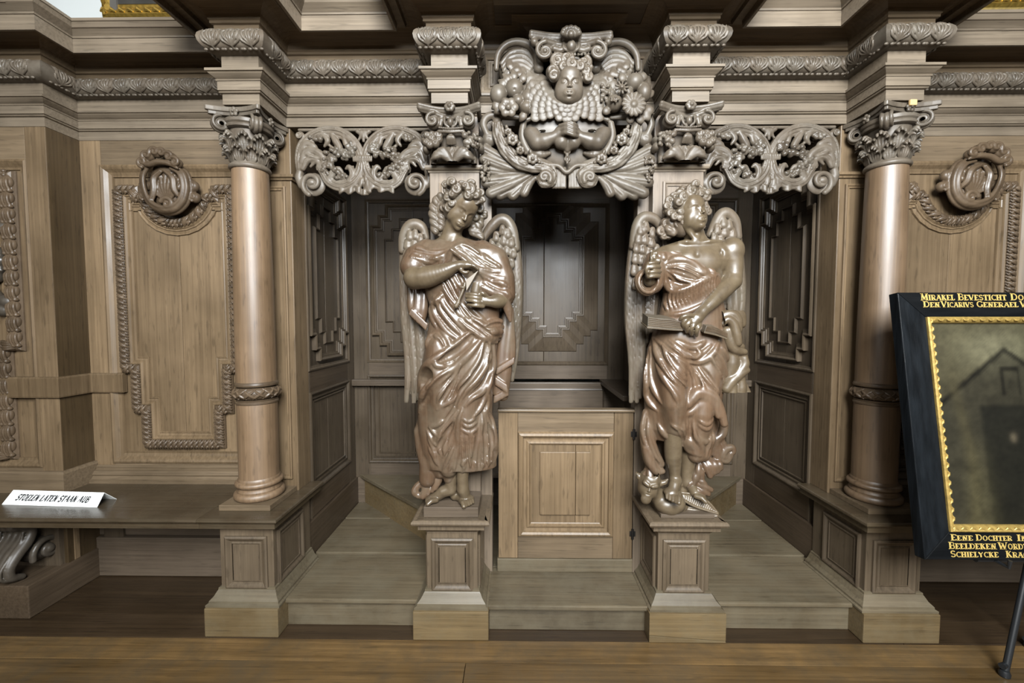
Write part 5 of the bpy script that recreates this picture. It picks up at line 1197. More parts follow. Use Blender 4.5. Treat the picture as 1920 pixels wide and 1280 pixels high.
    MB().prism(ab2, 2.184, 2.204, lambda p, q, h: (p, q, h)).build('abacus', CV, t, .004)
    for k in range(4):
        a = k * math.pi / 2; M = Matrix.Translation((X0 + .096 * math.sin(a), Yc - .096 * math.cos(a), 2.180)) @ Matrix.Rotation(a, 4, 'Z'); inst(ROSE, 'fleuron', t, M)
    return t
COL_L = column(-1, 'left round oak column with leafy capital, standing at the bench end'); COL_R = column(1, 'right round oak column with chipped leafy capital, beside the black painting')
board('chip', 1.368, 1.396, .078, .090, 2.182, 2.206, plain('raw_wood', (.42, .29, .13), .8), COL_R, .004)

# ================================================================== LEAVES of the carved band
c = Clay((-.046, -.058, -.048), (.046, .012, .048), .0016)
Bz = lambda z: -.050 * math.sqrt(max(0, 1 - (z / .046) ** 2))
def on(x, z, o=0.0): return (x, Bz(z) - o, z)
for s in (-1, 1):
    for P, r in (([(0, -.040), (s * .006, -.018), (s * .014, .006), (s * .012, .026), (s * .004, .030), (s * .002, .022)], .0048), ([(0, -.036), (s * .012, -.022), (s * .026, -.006), (s * .030, .012), (s * .024, .020)], .0050), ([(0, -.034), (s * .016, -.028), (s * .034, -.018), (s * .040, -.004)], .0046), ([(s * .040, .034), (s * .034, .018), (s * .036, 0), (s * .030, -.014)], .0036), ([(s * .030, .036), (s * .022, .032), (s * .020, .022)], .0036)):
        n = 14; C = spline(P, n); c.tube([on(x, z, .002) for x, z in C], lerp_r([r * .7, r, r * 1.1, r], n), .0018)
c.tube([on(0, z, .003) for z in np.linspace(-.040, .028, 12)], lerp_r([.0035, .0045, .003], 12), .0015); c.ell(on(0, .030, .002), (.006, .006, .006), .001)
for x in (-.036, -.012, .012, .036): c.ell((x, Bz(-.041) - .004, -.041), (.0085, .006, .006), .002)
LEAF = unit(c, 'acanthus_leaf', CV)
bands = [o for o in ent.children if o.name.startswith('leaf_band')]
def leaves_along(path, par):
    for (x0, y0), (x1, y1) in zip(path[:-1], path[1:]):
        d = Vector((x1 - x0, y1 - y0, 0)); L = d.length; d.normalize(); n_ = Vector((d.y, -d.x, 0))
        if L < .05: continue
        ext = .040 if .14 < L < .17 and y0 == y1 else 0.0; x0 -= ext; L += 2 * ext
        k = max(1, round(L / .080)); ang = math.atan2(d.y, d.x)
        for i in range(k):
            p = Vector((x0, y0, 0)) + d * L * (i + .5) / k + n_ * .008
            inst(LEAF, 'acanthus_leaf', par, Matrix.Translation((p.x, p.y, 2.444)) @ Matrix.Rotation(ang, 4, 'Z') @ Matrix.Scale(L / k / .080, 4, (1, 0, 0)) @ Matrix.Scale(.94, 4, (0, 0, 1)))
leaves_along(LEFT, bands[0]); leaves_along(RIGHT, bands[1])

# twisted leaves of the panel borders (unit lies along x, -y is out of the wall)
c = Clay((-.030, -.026, -.030), (.030, .008, .030), .0019)
c.tube(spline([(-.014, -.004, -.022), (-.006, -.014, -.008), (.003, -.017, .005), (.012, -.008, .021)], 12), lerp_r([.004, .0085, .0085, .005], 12), .002)
c.tube(spline([(-.016, -.004, .004), (-.008, -.012, .012), (.0, -.010, .022)], 8), lerp_r([.003, .006, .003], 8), .002); c.tube(spline([(.016, -.004, -.004), (.008, -.012, -.012), (0, -.010, -.022)], 8), lerp_r([.003, .006, .003], 8), .002)
c.tube(spline([(-.009, -.022, -.013), (0, -.026, 0), (.009, -.020, .013)], 8), .0022, .001, True)
TWIST = unit(c, 'leaf', CVB)
c = Clay((-.046, -.034, -.034), (.046, .008, .034), .0022)
c.ell((-.006, -.006, 0), (.034, .018, .026), .004)
for z in (-.016, -.006, .006, .016): c.tube(spline([(-.036, -.008, z * .6), (-.01, -.022, z), (.018, -.020, z * 1.1), (.034, -.010, z * 1.3)], 10), lerp_r([.004, .006, .006, .007], 10), .002)
for z in (-.018, 0, .018): c.ell((.034, -.014, z), (.009, .010, .009), .002)
BUD = unit(c, 'leaf', CVB)
def border_leaves(U, path, fn, par, step, closed=True, limit=300):
    P = path + ([path[0]] if closed else []); n = 0
    for (a0, b0), (a1, b1) in zip(P[:-1], P[1:]):
        L = math.hypot(a1 - a0, b1 - b0); k = max(1, round(L / step))
        if L < step * .45: continue
        for i in range(k):
            f = (i + .5) / k; w_ = fn(a0 + (a1 - a0) * f, b0 + (b1 - b0) * f, .014)
            if n >= limit: return
            n += 1; inst(U, 'leaf', par, Matrix.Translation(w_) @ Matrix.Rotation(-math.atan2(b1 - b0, a1 - a0), 4, 'Y') @ Matrix.Scale(L / k / step, 4, (1, 0, 0)))
for t_, path, fn in ((WL, BORDER_L, FN_L), (WR, BORDER_R, FN_R)):
    bd = [o for o in t_.children if o.name.startswith('leaf_border')][0]; border_leaves(TWIST, path, fn, bd, .027)
for t_, path, fn in ((PLf, PB_L, PFN_L), (PRt, PB_R, PFN_R)):
    bd = [o for o in t_.children if o.name.startswith('leaf_border')][0]; border_leaves(BUD, path, fn, bd, .070)

# ================================================================== SHELL CARVINGS on the side panels
def shell(par, name, cx, cz, mirror, tilt=0.0):
    S = .00098      # metres per drawing unit
    def P(u, v, d):
        x, z = (u - 858) * S * mirror, (905 - v) * S
        if tilt: x, z = x * math.cos(tilt) + z * math.sin(tilt), -x * math.sin(tilt) + z * math.cos(tilt)
        return (cx + x, .415 - d, cz + z)
    c = Clay((cx - .165, .25, cz - .20), (cx + .165, .435, cz + .20), .0026)
    for u, v, r in ((852, 880, .088), (856, 945, .084), (850, 830, .075)): c.ell(P(u, v, .020), (r, .036, r), .02)
    c.ell(P(858, 920, .085), (.062, .040, .082), .006, True)      # the hollow of the shell
    rim = [(905, 815), (952, 845), (968, 910), (950, 978), (905, 1018), (845, 1024), (785, 990), (756, 925), (752, 860), (775, 815), (800, 800)]
    for o, r, dd in ((0, .0125, .060), (-14, .009, .070), (12, .009, .045)):
        c.tube(spline([P(858 + (u - 858) * (1 + o / 120), 915 + (v - 915) * (1 + o / 130), dd) for u, v in rim], 46), lerp_r([r * .7, r, r, r, r * 1.2, r * 1.2, r, r, r, r * .8], 46), .003)
    # scalloped crest
    for u, v, r in ((778, 800, 26), (800, 768, 26), (838, 752, 26), (872, 756, 22), (905, 775, 26), (935, 802, 24)):
        sp_ = spiral(u, v, r, 6, 40 + u, 1.2, 18); c.ell(P(u, v, .070), (r * S * .95, .022, r * S * .95), .003); c.tube([P(a, b, .088) for a, b in sp_], lerp_r([.0085, .006], 18), .002)
    c.tube(spline([P(*p, .082) for p in ((770, 790), (800, 812), (850, 800), (900, 806), (945, 830))], 18), lerp_r([.008, .013, .014, .012, .006], 18), .004)
    for i in range(9):          # flutes of the shell
        a = R(158 - i * 17); c.tube(spline([P(862, 990, .048), P(862 + 50 * math.cos(a), 955 - 42 * math.sin(a), .060), P(858 + 82 * math.cos(a), 930 - 92 * math.sin(a), .050)], 10), lerp_r([.004, .0085, .0105], 10), .002)
    for pts in (((850, 838), (815, 872), (812, 930), (795, 985)), ((868, 836), (905, 870), (912, 925), (935, 960))):
        for o in (-9, 0, 9): c.tube(spline([P(u + o, v, .074 - abs(o) * .0006) for u, v in pts], 14), lerp_r([.004, .0075, .0075, .004], 14), .002)
    sp_ = spiral(880, 996, 34, 6, 200, 1.5, 26); c.tube([P(u, v, .072) for u, v in sp_], lerp_r([.011, .010, .006], 26), .002); c.tube(spline([P(*p, .068) for p in ((800, 1000), (840, 1018), (880, 1026), (915, 1000))], 12), lerp_r([.006, .011, .008], 12), .002)
    for u, v, r in ((742, 895, 26), (978, 900, 28), (738, 950, 24), (985, 955, 26)):
        c.ell(P(u, v, .030), (r * S, .022, r * S), .006); c.tube([P(a, b, .048) for a, b in spiral(u, v, r * .8, 5, 100, 1.2, 16)], .006, .002)
    return c.mesh(name, CVB, par)
shell(WL, 'shell_carving', -1.905, 1.965, 1); shell(WR, 'shell_carving', 1.945, 1.975, -1, .22)

# hanging carving on the left pier, bench scrolls
def pier_carving(par, sgn):
    c = Clay((sgn * 2.86 - .20, .17, 1.30), (sgn * 2.86 + .30, .30, 1.98), .004)
    rc = random.Random(11)
    for i in range(16):
        z = 1.92 - i * .038; x = sgn * (2.74 + .03 * math.sin(i * 1.3)); r = .030 + .012 * rc.random()
        c.ell((x - sgn * .06, .262, z), (r, .03, r), .006); c.ell((x - sgn * .10 + .02 * math.sin(i * 2), .268, z - .02), (r * .8, .024, r * .8), .004); c.ell((x, .262, z), (.05, .03, .04), .01)
        c.tube(spline([(x, .24, z), (x - sgn * .05, .235, z - .02), (x - sgn * .115, .26, z - .01 + .02 * math.cos(i))], 8), lerp_r([.008, .012, .005], 8), .003)
    c.mesh('hanging_carving', CVD, par)
pier_carving(PLf, -1); pier_carving(PRt, 1)
def bench_scroll(par, sgn):
    X = sgn * 2.50; c = Clay((X - .14, .02, .145), (X + .14, .44, .47), .0035)
    prof = [(.075, .425), (.085, .385), (.150, .355), (.20, .33), (.175, .29), (.120, .255), (.085, .225), (.080, .19), (.11, .175)]     # (y, z) of the S-curve
    prof = [(.150, .455), (.118, .432), (.115, .405), (.150, .392), (.185, .36), (.170, .315), (.125, .270), (.095, .225), (.100, .185), (.140, .165)]
    for dx in np.linspace(-.055, .055, 5): c.tube(spline([(X + dx, y, z) for y, z in prof], 34), lerp_r([.014, .018, .018, .017, .019, .022, .022, .020, .018, .014], 34), .006)
    for s in (-1, 1):
        c.tube([(X + s * .075, y, z) for y, z in spiral(.235, .245, .070, .012, 200, -1.6, 34)], lerp_r([.013, .012, .008], 34), .004); c.ell((X + s * .080, .235, .245), (.016, .020, .020), .004)
        c.tube([(X + s * .075, y, z) for y, z in spiral(.145, .425, .032, .008, 90, 1.5, 24)], .008, .003)
        c.tube(spline([(X + s * .052, y - .028, z) for y, z in prof[4:]], 20), .006, .002)
    c.ell((X, .235, .245), (.074, .060, .060), .006); c.ell((X, .145, .425), (.072, .030, .030), .006)
    c.mesh('bench_bracket', CVD, par)
bench_scroll(BENCH_L, -1); bench_scroll(BENCH_R, 1)

# ================================================================== POST CAPITALS
def post_capital(par, xc, mirror, kind):
    S = .000528
    def P(u, v, d): return (xc + (u - 320) * S * mirror, .185 - d, 2.205 - (v - 632) * S)
    c = Clay((xc - .15, .035, 1.985), (xc + .15, .215, 2.225), .0022)
    c.loft([(2.0, xc, .195, .100, .02), (2.05, xc, .190, .098, .03), (2.10, xc, .185, .075, .045), (2.15, xc, .18, .085, .055), (2.19, xc, .18, .095, .06)], .01, p=3)
    for v, r, d0 in ((640, .0085, .098), (655, .0105, .092), (672, .0075, .086)):
        c.tube(spline([P(82, v, d0), P(200, v + 12, d0 - .018), P(320, v + 16, d0 - .024), P(440, v + 12, d0 - .018), P(545, v - 2, d0)], 22), r, .002)
    c.tube([P(90, 660, .09), P(95, 660, -.02)], .010, .003); c.tube([P(540, 655, .09), P(535, 655, -.02)], .010, .003)
    for u, a0, tw in ((182, 100, 1), (456, 80, -1)):
        c.ell(P(u, 748, .06), (.030, .03, .030), .004)
        c.tube([P(x, v, .088) for x, v in spiral(u, 748, 58, 10, a0 + 180, -tw * 1.7, 36)], lerp_r([.0080, .0070, .0045], 36), .002); c.ell(P(u, 748, .092), (.0085, .008, .0085), .002)
        c.tube([P(u, 690, .082), P(u + tw * 60, 705, .070), P(320, 715, .06)], .009, .004)
    for q in range(6): a = q * math.pi / 3; c.ell(P(320 + 26 * math.cos(a), 655 + 24 * math.sin(a), .096), (.010, .009, .010), .002)
    c.ell(P(320, 655, .104), (.008, .008, .008), .002); c.ell(P(320, 757, .080), (.013, .014, .019), .002)
    for s in (-1, 1): c.tube(spline([P(320 + s * 48, 720, .074), P(320 + s * 44, 770, .078), P(320 + s * 16, 795, .076)], 8), .0055, .002); c.tube([P(320 + s * 75, 735, .07), P(320 + s * 82, 775, .07)], .010, .004)
    for i in range(13): u = 232 + i * 15.2; c.ell(P(u, 802 + 8 * math.sin(math.pi * i / 12), .082), (.0052, .0052, .0052), .001)
    c.tube([P(225, 822, .072), P(320, 832, .076), P(420, 822, .072)], .007, .003)
    for i in range(5): a = R(-40 + i * 20); c.tube(spline([P(320, 842, .066), P(320 + 34 * math.sin(a), 870, .072), P(320 + 52 * math.sin(a), 900 + 10 * math.cos(a), .058)], 8), lerp_r([.004, .007, .005], 8), .002)
    for i in range(9): a = R(-64 + i * 16); c.tube(spline([P(328, 1030, .046), P(328 + 60 * math.sin(a), 985, .050), P(328 + 128 * math.sin(a), 950 - 25 * math.cos(a), .040)], 10), lerp_r([.004, .008, .009], 10), .002)
    rc = random.Random(3 if mirror > 0 else 8)
    fruit = ((130, 845, .016), (165, 870, .017), (205, 845, .016), (225, 880, .016), (120, 900, .015), (150, 920, .016), (195, 910, .018), (230, 845, .014), (170, 835, .013))
    for u, v, r in fruit: c.ell(P(u, v, .062), (r, r, r), .0015); c.ell(P(u, v, .062 + r * .95), (r * .25,) * 3, 0, True)
    for i in range(26): c.ell(P(430 + rc.random() * 110, 830 + rc.random() * 110, .060 + .012 * rc.random()), (.0085,) * 3, .001)
    for u, v in ((430, 850), (470, 890), (440, 905)): c.ell(P(u, v, .066), (.014,) * 3, .002)
    for u, v in ((545, 870), (100, 870), (550, 930), (110, 935)): c.ell(P(u, v, .030), (.016, .03, .018), .004)
    for s in (-1, 1):
        for k, (du, dv, r) in enumerate(((150, 985, .013), (120, 965, .013), (92, 955, .012), (160, 1010, .012))):
            c.tube(spline([P(328, 1062, .052), P(328 + s * du * .35, 1015 - k * 6, .058), P(328 + s * du * .8, dv, .062), P(328 + s * (du + 8), dv + 14, .052)], 14), lerp_r([.007, r, r, .006], 14), .003)
        c.tube(spline([P(330 + s * 20, 1050, .06), P(330 + s * 30, 990, .05), P(330 + s * 10, 930, .048)], 8), lerp_r([.005, .008, .005], 8), .002)
        c.tube([P(330 + s * 150, 1105, .040), P(330 + s * 70, 1110, .046)], [.020, .016], .006); c.ell(P(330 + s * 62, 1090, .062), (.014, .013, .013), .002); c.ell(P(330 + s * 40, 1118, .058), (.013, .012, .011), .002)
        c.tube([P(x, v, .052) for x, v in spiral(330 + s * 155, 1095, 34, 8, 90, s * 1.2, 18)], .006, .002); c.tube([P(330 + s * 165, 1000, .02), P(330 + s * 168, 1090, .03)], .012, .004)
    c.tube([P(300, 1082, .064), P(362, 1080, .064)], .008, .003); c.tube([P(302, 1096, .060), P(360, 1094, .060)], .006, .002)
    return c.mesh('console_capital', CV, par)
post_capital(POSTS[0], -.488, 1, 0); post_capital(POSTS[1], .495, -1, 1)

# ================================================================== PIERCED SCROLL CARVINGS
def scroll_carving(label, cx):
    t = thing('scroll_carving', (cx, .262, 1.86), label, 'carving', 'pierced vine scrolls in the side openings')
    S = .000735
    def P(u, v, d=0.0, m=1): return (cx + m * (u - 515) * S, .262 - d, 2.190 - (v - 745) * S)
    body = Clay((cx - .335, .205, 1.83), (cx + .335, .31, 2.20), .0026)
    gr = Clay((cx - .30, .190, 1.88), (cx + .30, .29, 2.19), .0024)
    rc = random.Random(4)
    for m in (1, -1):
        B = lambda pts, rr, d=0.0, k=.004, n=30: body.tube(spline([P(u, v, d + (q[0] if q else 0), m) for u, v, *q in pts], n), lerp_r([r * S for r in rr], n), k)
        def BAND(pts, rr, d=0.0, n=34):
            C = spline([(u, v) for u, v in pts], n); w_ = lerp_r(rr, n); tg = np.gradient(C, axis=0); tg /= np.linalg.norm(tg, axis=1)[:, None] + 1e-9; nm = np.stack([tg[:, 1], -tg[:, 0]], 1)
            body.tube([P(u, v, d - .006, m) for u, v in C], w_ * S * .88, .003)
            for o in (-.78, -.30, .22, .72):
                Q = C + nm * (w_ * o)[:, None]; body.tube([P(u, v, d + .016 * math.sqrt(1 - o * o * .8), m) for u, v in Q], w_ * S * .27, .0012)
            for i in range(4, n - 4, 5):          # leaf lobes along the outer edge
                e_ = C[i] - nm[i] * w_[i] * 1.02; body.ell(P(e_[0], e_[1], d + .004, m), (w_[i] * S * .34, .009, w_[i] * S * .34), .002)
        V = lambda pts, r, d, n=20: body.tube(spline([P(u, v, d, m) for u, v in pts], n), r * S, .002, True)
        BAND([(125, 1000), (128, 930), (150, 860), (205, 805), (290, 775), (380, 785), (450, 830), (490, 890), (508, 960)], [26, 34, 38, 36, 34, 34, 32, 30, 22])
        for o, dd in ((-14, .020), (8, .024)): V([(135 + o, 960), (165 + o * .6, 870), (215, 820 + o), (295, 790 + o), (375, 800 + o), (440, 842 + o), (480 + o, 900)], 5, dd)
        BAND([(506, 960), (488, 1030), (440, 1085), (370, 1105), (305, 1080), (270, 1030), (240, 990), (235, 1010)], [24, 32, 36, 34, 28, 22, 16, 10], .002)
        for o in (-12, 10): V([(490 + o, 1000), (465 + o * .8, 1050), (420, 1080 + o), (370, 1090 + o), (320, 1068 + o), (285 + o, 1030)], 4.5, .022)
        # lateral leaf and outer volute
        B([(130, 960), (180, 890), (240, 905), (275, 940), (262, 975), (225, 955), (190, 985)], [14, 24, 26, 22, 18, 14, 8], .010)
        B([(150, 880), (200, 930), (250, 940)], [14, 18, 10], .016); V([(150, 930), (195, 905), (250, 925)], 4, .030); V([(140, 980), (180, 940), (220, 940)], 4, .030)
        sp_ = spiral(197, 1085, 72, 12, 110, 1.75, 44); body.tube([P(u, v, .006 + .012 * i / 44, m) for i, (u, v) in enumerate(sp_)], lerp_r([16 * S, 15 * S, 11 * S, 9 * S], 44), .0015)
        body.ell(P(197, 1085, -.012, m), (72 * S, .016, 72 * S), .004); body.ell(P(193, 1083, .016, m), (22 * S, 16 * S, 22 * S), .002)
        B([(122, 1000), (112, 1050), (125, 1100)], [22, 26, 20])
        body.ell(P(132, 800, .01, m), (26 * S, 22 * S, 26 * S), .003); body.tube([P(132 + 16 * math.cos(a), 805 + 16 * math.sin(a), .026, m) for a in np.linspace(0, 5, 10)], 5 * S, .002)
        # broad lateral acanthus with lobes, and leaves curling into the eyes of the scroll
        for pts, rr in (([(140, 900), (170, 850), (215, 865), (235, 885)], [16, 22, 18, 8]), ([(140, 960), (165, 905), (215, 900), (265, 930)], [16, 24, 20, 10]), ([(145, 1000), (175, 950), (225, 945), (255, 975)], [14, 20, 16, 8]), ([(240, 985), (275, 1005), (285, 1040)], [14, 18, 10]),
                        ([(420, 810), (455, 860), (440, 905), (400, 900)], [14, 22, 18, 8]), ([(330, 800), (355, 840), (375, 880), (345, 895)], [16, 22, 18, 8]), ([(300, 1060), (330, 1020), (365, 1000), (385, 1020)], [14, 20, 16, 8]), ([(430, 1080), (450, 1030), (430, 990), (410, 1000)], [14, 20, 16, 8]), ([(270, 790), (300, 830), (280, 865)], [14, 18, 8])):
            B(pts, rr, .012, .003, 14); V(pts[:-1] + [pts[-1]], 3.5, .012 + rr[1] * S * .95, 12)
        # inner tendril ending in a small curl, leaf tips
        B([(345, 830), (362, 870), (340, 880), (300, 850)], [20, 18, 12, 8], .006); B([(400, 800), (410, 850), (440, 880)], [14, 16, 8], .010)
        for pts in ([(300, 1075), (330, 1040), (350, 1000)], [(440, 1080), (400, 1050), (385, 1010)], [(470, 1040), (450, 1010), (455, 985)]): B(pts, [12, 14, 6], .012, n=10)
        for pts in ([(480, 770), (500, 790), (480, 830)], [(505, 775), (515, 800), (512, 830)]): B(pts, [14, 12, 6], 0, n=10)
        for j in range(5): B([(460 + j * 13, 930), (462 + j * 13, 955)], [7, 8], .018, .001, 5)
        # grapes
        for pts, rad, n in (([(205, 815), (260, 825)], 14, 12), ([(330, 900), (300, 960), (300, 1010)], 32, 48), ([(350, 890), (400, 915), (450, 890), (440, 860)], 26, 46), ([(330, 1000), (360, 1040), (430, 1055)], 18, 22)):
            C = spline(pts, n)
            for u, v in C: gr.ell(P(u + rc.uniform(-rad, rad), v + rc.uniform(-rad, rad), .012 + rc.uniform(-.006, .010), m), (rc.uniform(12.5, 15.5) * S,) * 3, .0006)
    # ribbon bow below
    for pts in ([(370, 1135), (400, 1120), (430, 1140), (460, 1115), (490, 1130)], [(490, 1110), (520, 1070), (545, 1085), (520, 1120), (550, 1125)], [(555, 1120), (590, 1100), (620, 1130), (660, 1115), (700, 1135)], [(500, 1090), (530, 1060), (560, 1090)], [(480, 1130), (520, 1145), (560, 1130)]):
        C = spline(pts, 14)
        for o in (-12, 0, 12): body.tube([P(u, v + o, .012 + .006 * math.sin(i * 1.1)) for i, (u, v) in enumerate(C)], 9 * S, .002)
    # rail that carries the carving and its backing strip
    body.tube([P(110, 752, -.012), P(920, 752, -.012)], 10 * S, .003)
    body.mesh('vine_scroll', CV, t); g = gr.mesh('grape_cluster', CV, t); g['kind'] = 'stuff'
    return t
scroll_carving('pierced grape-vine scroll carving in the opening left of the angel with the vessel', -.907); scroll_carving('pierced grape-vine scroll carving in the opening right of the angel with the book', .915)
# ================================================================== CHERUB CARTOUCHE over the half door
def cartouche():
    t = thing('cherub_cartouche', (.003, .25, 1.83), 'carved cartouche with winged cherub head, fruit and clasped hands above the half door', 'carving')
    U = lambda u, v, d=0.0, Y=.20: at(860 + u * .28902, 30 + v * .28902, Y - d)
    s_ = .28902 / 420.0
    def mir(u, m): return u if m > 0 else 1408 - u
    # ---- ground: shield, strapwork and the side leaves
    c = Clay((-.385, .085, 1.795), (.385, .30, 2.50), .0028)
    c.ell(U(700, 655, .0), (265 * s_, .034, 60 * s_), .02)
    for (u, v, ru, rv) in ((700, 760, 300, 140), (700, 880, 240, 110), (700, 620, 280, 110), (700, 970, 130, 80), (700, 450, 150, 180)): c.ell(U(u, v, -.035 + (.022 if v in (760, 880) else 0)), (ru * s_, .040, rv * s_), .03)
    T = lambda pts, rr, d=0.0, k=.005, n=28: c.tube(spline([U(u, v, d) for u, v in pts], n), lerp_r([r * s_ for r in rr], n), k)
    def BAND(pts, rr, d=0.0, n=36, nf=5):
        C = spline(pts, n); w_ = lerp_r(rr, n); tg = np.gradient(C, axis=0); tg /= np.linalg.norm(tg, axis=1)[:, None] + 1e-9; nm = np.stack([tg[:, 1], -tg[:, 0]], 1)
        c.tube([U(u, v, d - .010) for u, v in C], w_ * s_ * .92, .004)
        for o in np.linspace(-.82, .82, nf):
            Q = C + nm * (w_ * o)[:, None]; wob = 1 + .25 * np.sin(np.arange(n) * 1.7 + o * 5)
            c.tube([U(u, v, d + .020 * math.sqrt(1 - o * o * .9)) for u, v in Q], w_ * s_ * .22 * wob, .0012)
    V = lambda pts, r, d, n=18: c.tube(spline([U(u, v, d) for u, v in pts], n), r * s_, .002, True)
    for m in (1, -1):
        q = lambda pts: [(mir(u, m), v) for u, v in pts]
        BAND(q([(250, 690), (262, 770), (310, 870), (390, 945), (480, 975), (560, 985), (610, 1020), (600, 1080), (545, 1090), (520, 1050), (545, 1030)]), [34, 40, 44, 44, 40, 34, 30, 28, 24, 18, 14], .030)
        T(q([(420, 700), (412, 780), (440, 860), (500, 930), (590, 960)]), [20, 24, 26, 24, 18], .030)
        T(q([(440, 675), (520, 650), (620, 645), (705, 640)]), [14, 12, 12, 12], .036)
        T(q([(180, 760), (160, 700), (190, 655), (260, 645), (330, 655), (420, 660)]), [18, 24, 26, 24, 20, 12], .020)
        V(q([(190, 720), (200, 680), (260, 660), (340, 670)]), 6, .044)
        c.ell(U(mir(200, m), 800, .005), (46 * s_, 40 * s_, 48 * s_), .006); c.tube([U(mir(200 + a, m), 800 + b, .035) for a, b in spiral(0, 0, 34, 8, 0, 1.4, 20)], 9 * s_, .002, True)
        for a, b, e_, r in (((430, 1000), (300, 940), (170, 870), 34), ((440, 1010), (300, 980), (165, 930), 30), ((450, 1020), (310, 1020), (170, 1000), 32), ((460, 1025), (320, 1060), (180, 1080), 34), ((470, 1030), (330, 1100), (210, 1150), 34), ((480, 1035), (370, 1110), (270, 1160), 34), ((490, 1040), (410, 1110), (350, 1165), 32), ((500, 1045), (450, 1100), (425, 1150), 28)):
            T(q([a, b, e_]), [14, r, r * 1.05], .004 + .006 * ((b[1] // 10) % 3), .003, 16); V(q([((a[0] + b[0]) / 2, (a[1] + b[1]) / 2), b, ((b[0] + e_[0]) / 2, (b[1] + e_[1]) / 2), e_]), 5, .004 + .006 * ((b[1] // 10) % 3) + r * s_ * 1.0)
            c.ell(U(mir(e_[0], m), e_[1], .006), (26 * s_, 18 * s_, 26 * s_), .004)
        for i in range(5): T(q([(610 + i * 20, 985), (615 + i * 18, 1050), (612 + i * 19, 1110)]), [9, 11, 12], .028, .002, 8)
        c.tube([U(mir(u, m), v, .052) for u, v in spiral(556, 1045, 46, 8, 40, -1.5, 26)], lerp_r([16 * s_, 12 * s_, 9 * s_], 26), .003)
    T([(590, 965), (650, 975), (700, 1015), (755, 975), (815, 965)], [12, 14, 14, 14, 12], .040)
    c.mesh('strapwork', CV, t)
    # ---- grapes and flowers on the straps
    c = Clay((-.385, .08, 1.83), (.385, .26, 2.17), .0022); rc = random.Random(2)
    for m in (1, -1):
        for i in range(30): c.ell(U(mir(172 + rc.uniform(-26, 26), m), 1000 + rc.uniform(-85, 70), .026 + rc.uniform(0, .012)), (11.5 * s_,) * 3, .0006)
        for u, v, r in ((350, 800, 40), (400, 870, 30), (480, 925, 38), (320, 750, 26)):
            for k in range(6): a = k * math.pi / 3 + .4; c.ell(U(mir(u + r * .6 * math.cos(a), m), v + r * .6 * math.sin(a), .062), (r * .42 * s_, .007, r * .42 * s_), .0015)
            c.ell(U(mir(u, m), v, .070), (r * .3 * s_,) * 3, .001)
            for a in (.5, 2.4, 4.4): c.tube([U(mir(u, m), v, .052), U(mir(u + r * 1.35 * math.cos(a), m), v + r * 1.35 * math.sin(a), .052)], [.006, .008], .002)
    g = c.mesh('blossoms', CV, t); g['kind'] = 'stuff'
    # ---- wings
    for m in (1, -1):
        q = lambda pts: [(mir(u, m), v) for u, v in pts]
        xs = sorted((U(mir(215, m), 0, 0)[0], U(mir(740, m), 0, 0)[0])); c = Clay((xs[0] - .04, .085, 2.05), (xs[1] + .03, .27, 2.54), .0026)
        T2 = lambda pts, rr, d=0.0, k=.004, n=22: c.tube(spline([U(u, v, d) for u, v in q(pts)], n), lerp_r([r * s_ for r in rr], n), k)
        for (u, v, ru, rv) in ((420, 420, 120, 130), (530, 500, 120, 100), (640, 570, 100, 80), (360, 340, 100, 110)): c.ell(U(mir(u, m), v, -.010), (ru * s_, .040, rv * s_), .03)
        T2([(520, 340), (512, 262), (460, 192), (380, 168), (305, 190), (254, 255), (244, 345)], [30, 28, 24, 22, 22, 20, 16], .036)
        for k in range(5): T2([(500 - k * 12, 300 + k * 16), (430 - k * 8, 235 + k * 28), (340 - k * 2, 240 + k * 30), (275 + k * 8, 310 + k * 24)], [14, 17, 17, 12], .022, .002)
        n = 0
        for r_ in range(7):
            for j in range(10):
                u = 330 + j * 42 + (r_ % 2) * 20; v = 345 + j * 26 + r_ * 33 - (j * 3)
                if u > 715 or v > 640 or (u > 560 and v < 470 + (u - 560) * .55) or v < 330 + (u - 330) * .32: continue
                y = c.surf(U(mir(u, m), v)[0], U(mir(u, m), v)[2]); y = .165 if y is None else min(y, .20)
                p = U(mir(u, m), v, 0); c.tube([(p[0], y + .001, p[2] + 10 * s_), (p[0] + m * 3 * s_, y - .005, p[2] - 12 * s_)], [19 * s_, 23 * s_], .0008, False, (1, .35)); n += 1
        for k in range(6):
            a_, b_ = 140 + k * 33, 128 + k * 27
            for j in range(9):
                th = R(4 + (j + .5 * (k % 2)) * 13.5)
                if th > math.pi / 2 + .04: continue
                u, v = 706 - a_ * math.cos(th), 430 + b_ * math.sin(th)
                if v > 640: continue
                d = .052 - .004 * k + .012 * math.sin(th); p = U(mir(u, m), v, d); r = (23 + k * 2.0) * s_
                dx, dz = -m * math.cos(th) * r * .8, -math.sin(th) * r * .8
                c.tube([(p[0] - dx, p[1] + .004, p[2] - dz), (p[0] + dx, p[1] - .004, p[2] + dz)], [r * .8, r], .0008, False, (1, .26))
        c.ell(U(mir(620, m), 560, .012), (130 * s_, .032, 95 * s_), .004); c.ell(U(mir(500, m), 470, .010), (90 * s_, .030, 95 * s_), .004)
        c.mesh('wing', CV, t)
    # ---- head
    c = Clay((-.115, .0, 2.155), (.125, .27, 2.45), .0018)
    M = rot(-2, 12, 2); hh = .172; hw = carve_head(c, U(722, 447, .120), M, hh, 'open', .001, .26, True)
    c.tube([hw(0, -.15, -.2), hw(0, -.25, -.55)], [.04, .05], .02)
    c.mesh('head', CVM, t)
    c = Clay((-.12, .0, 2.19), (.13, .27, 2.46), .0022)
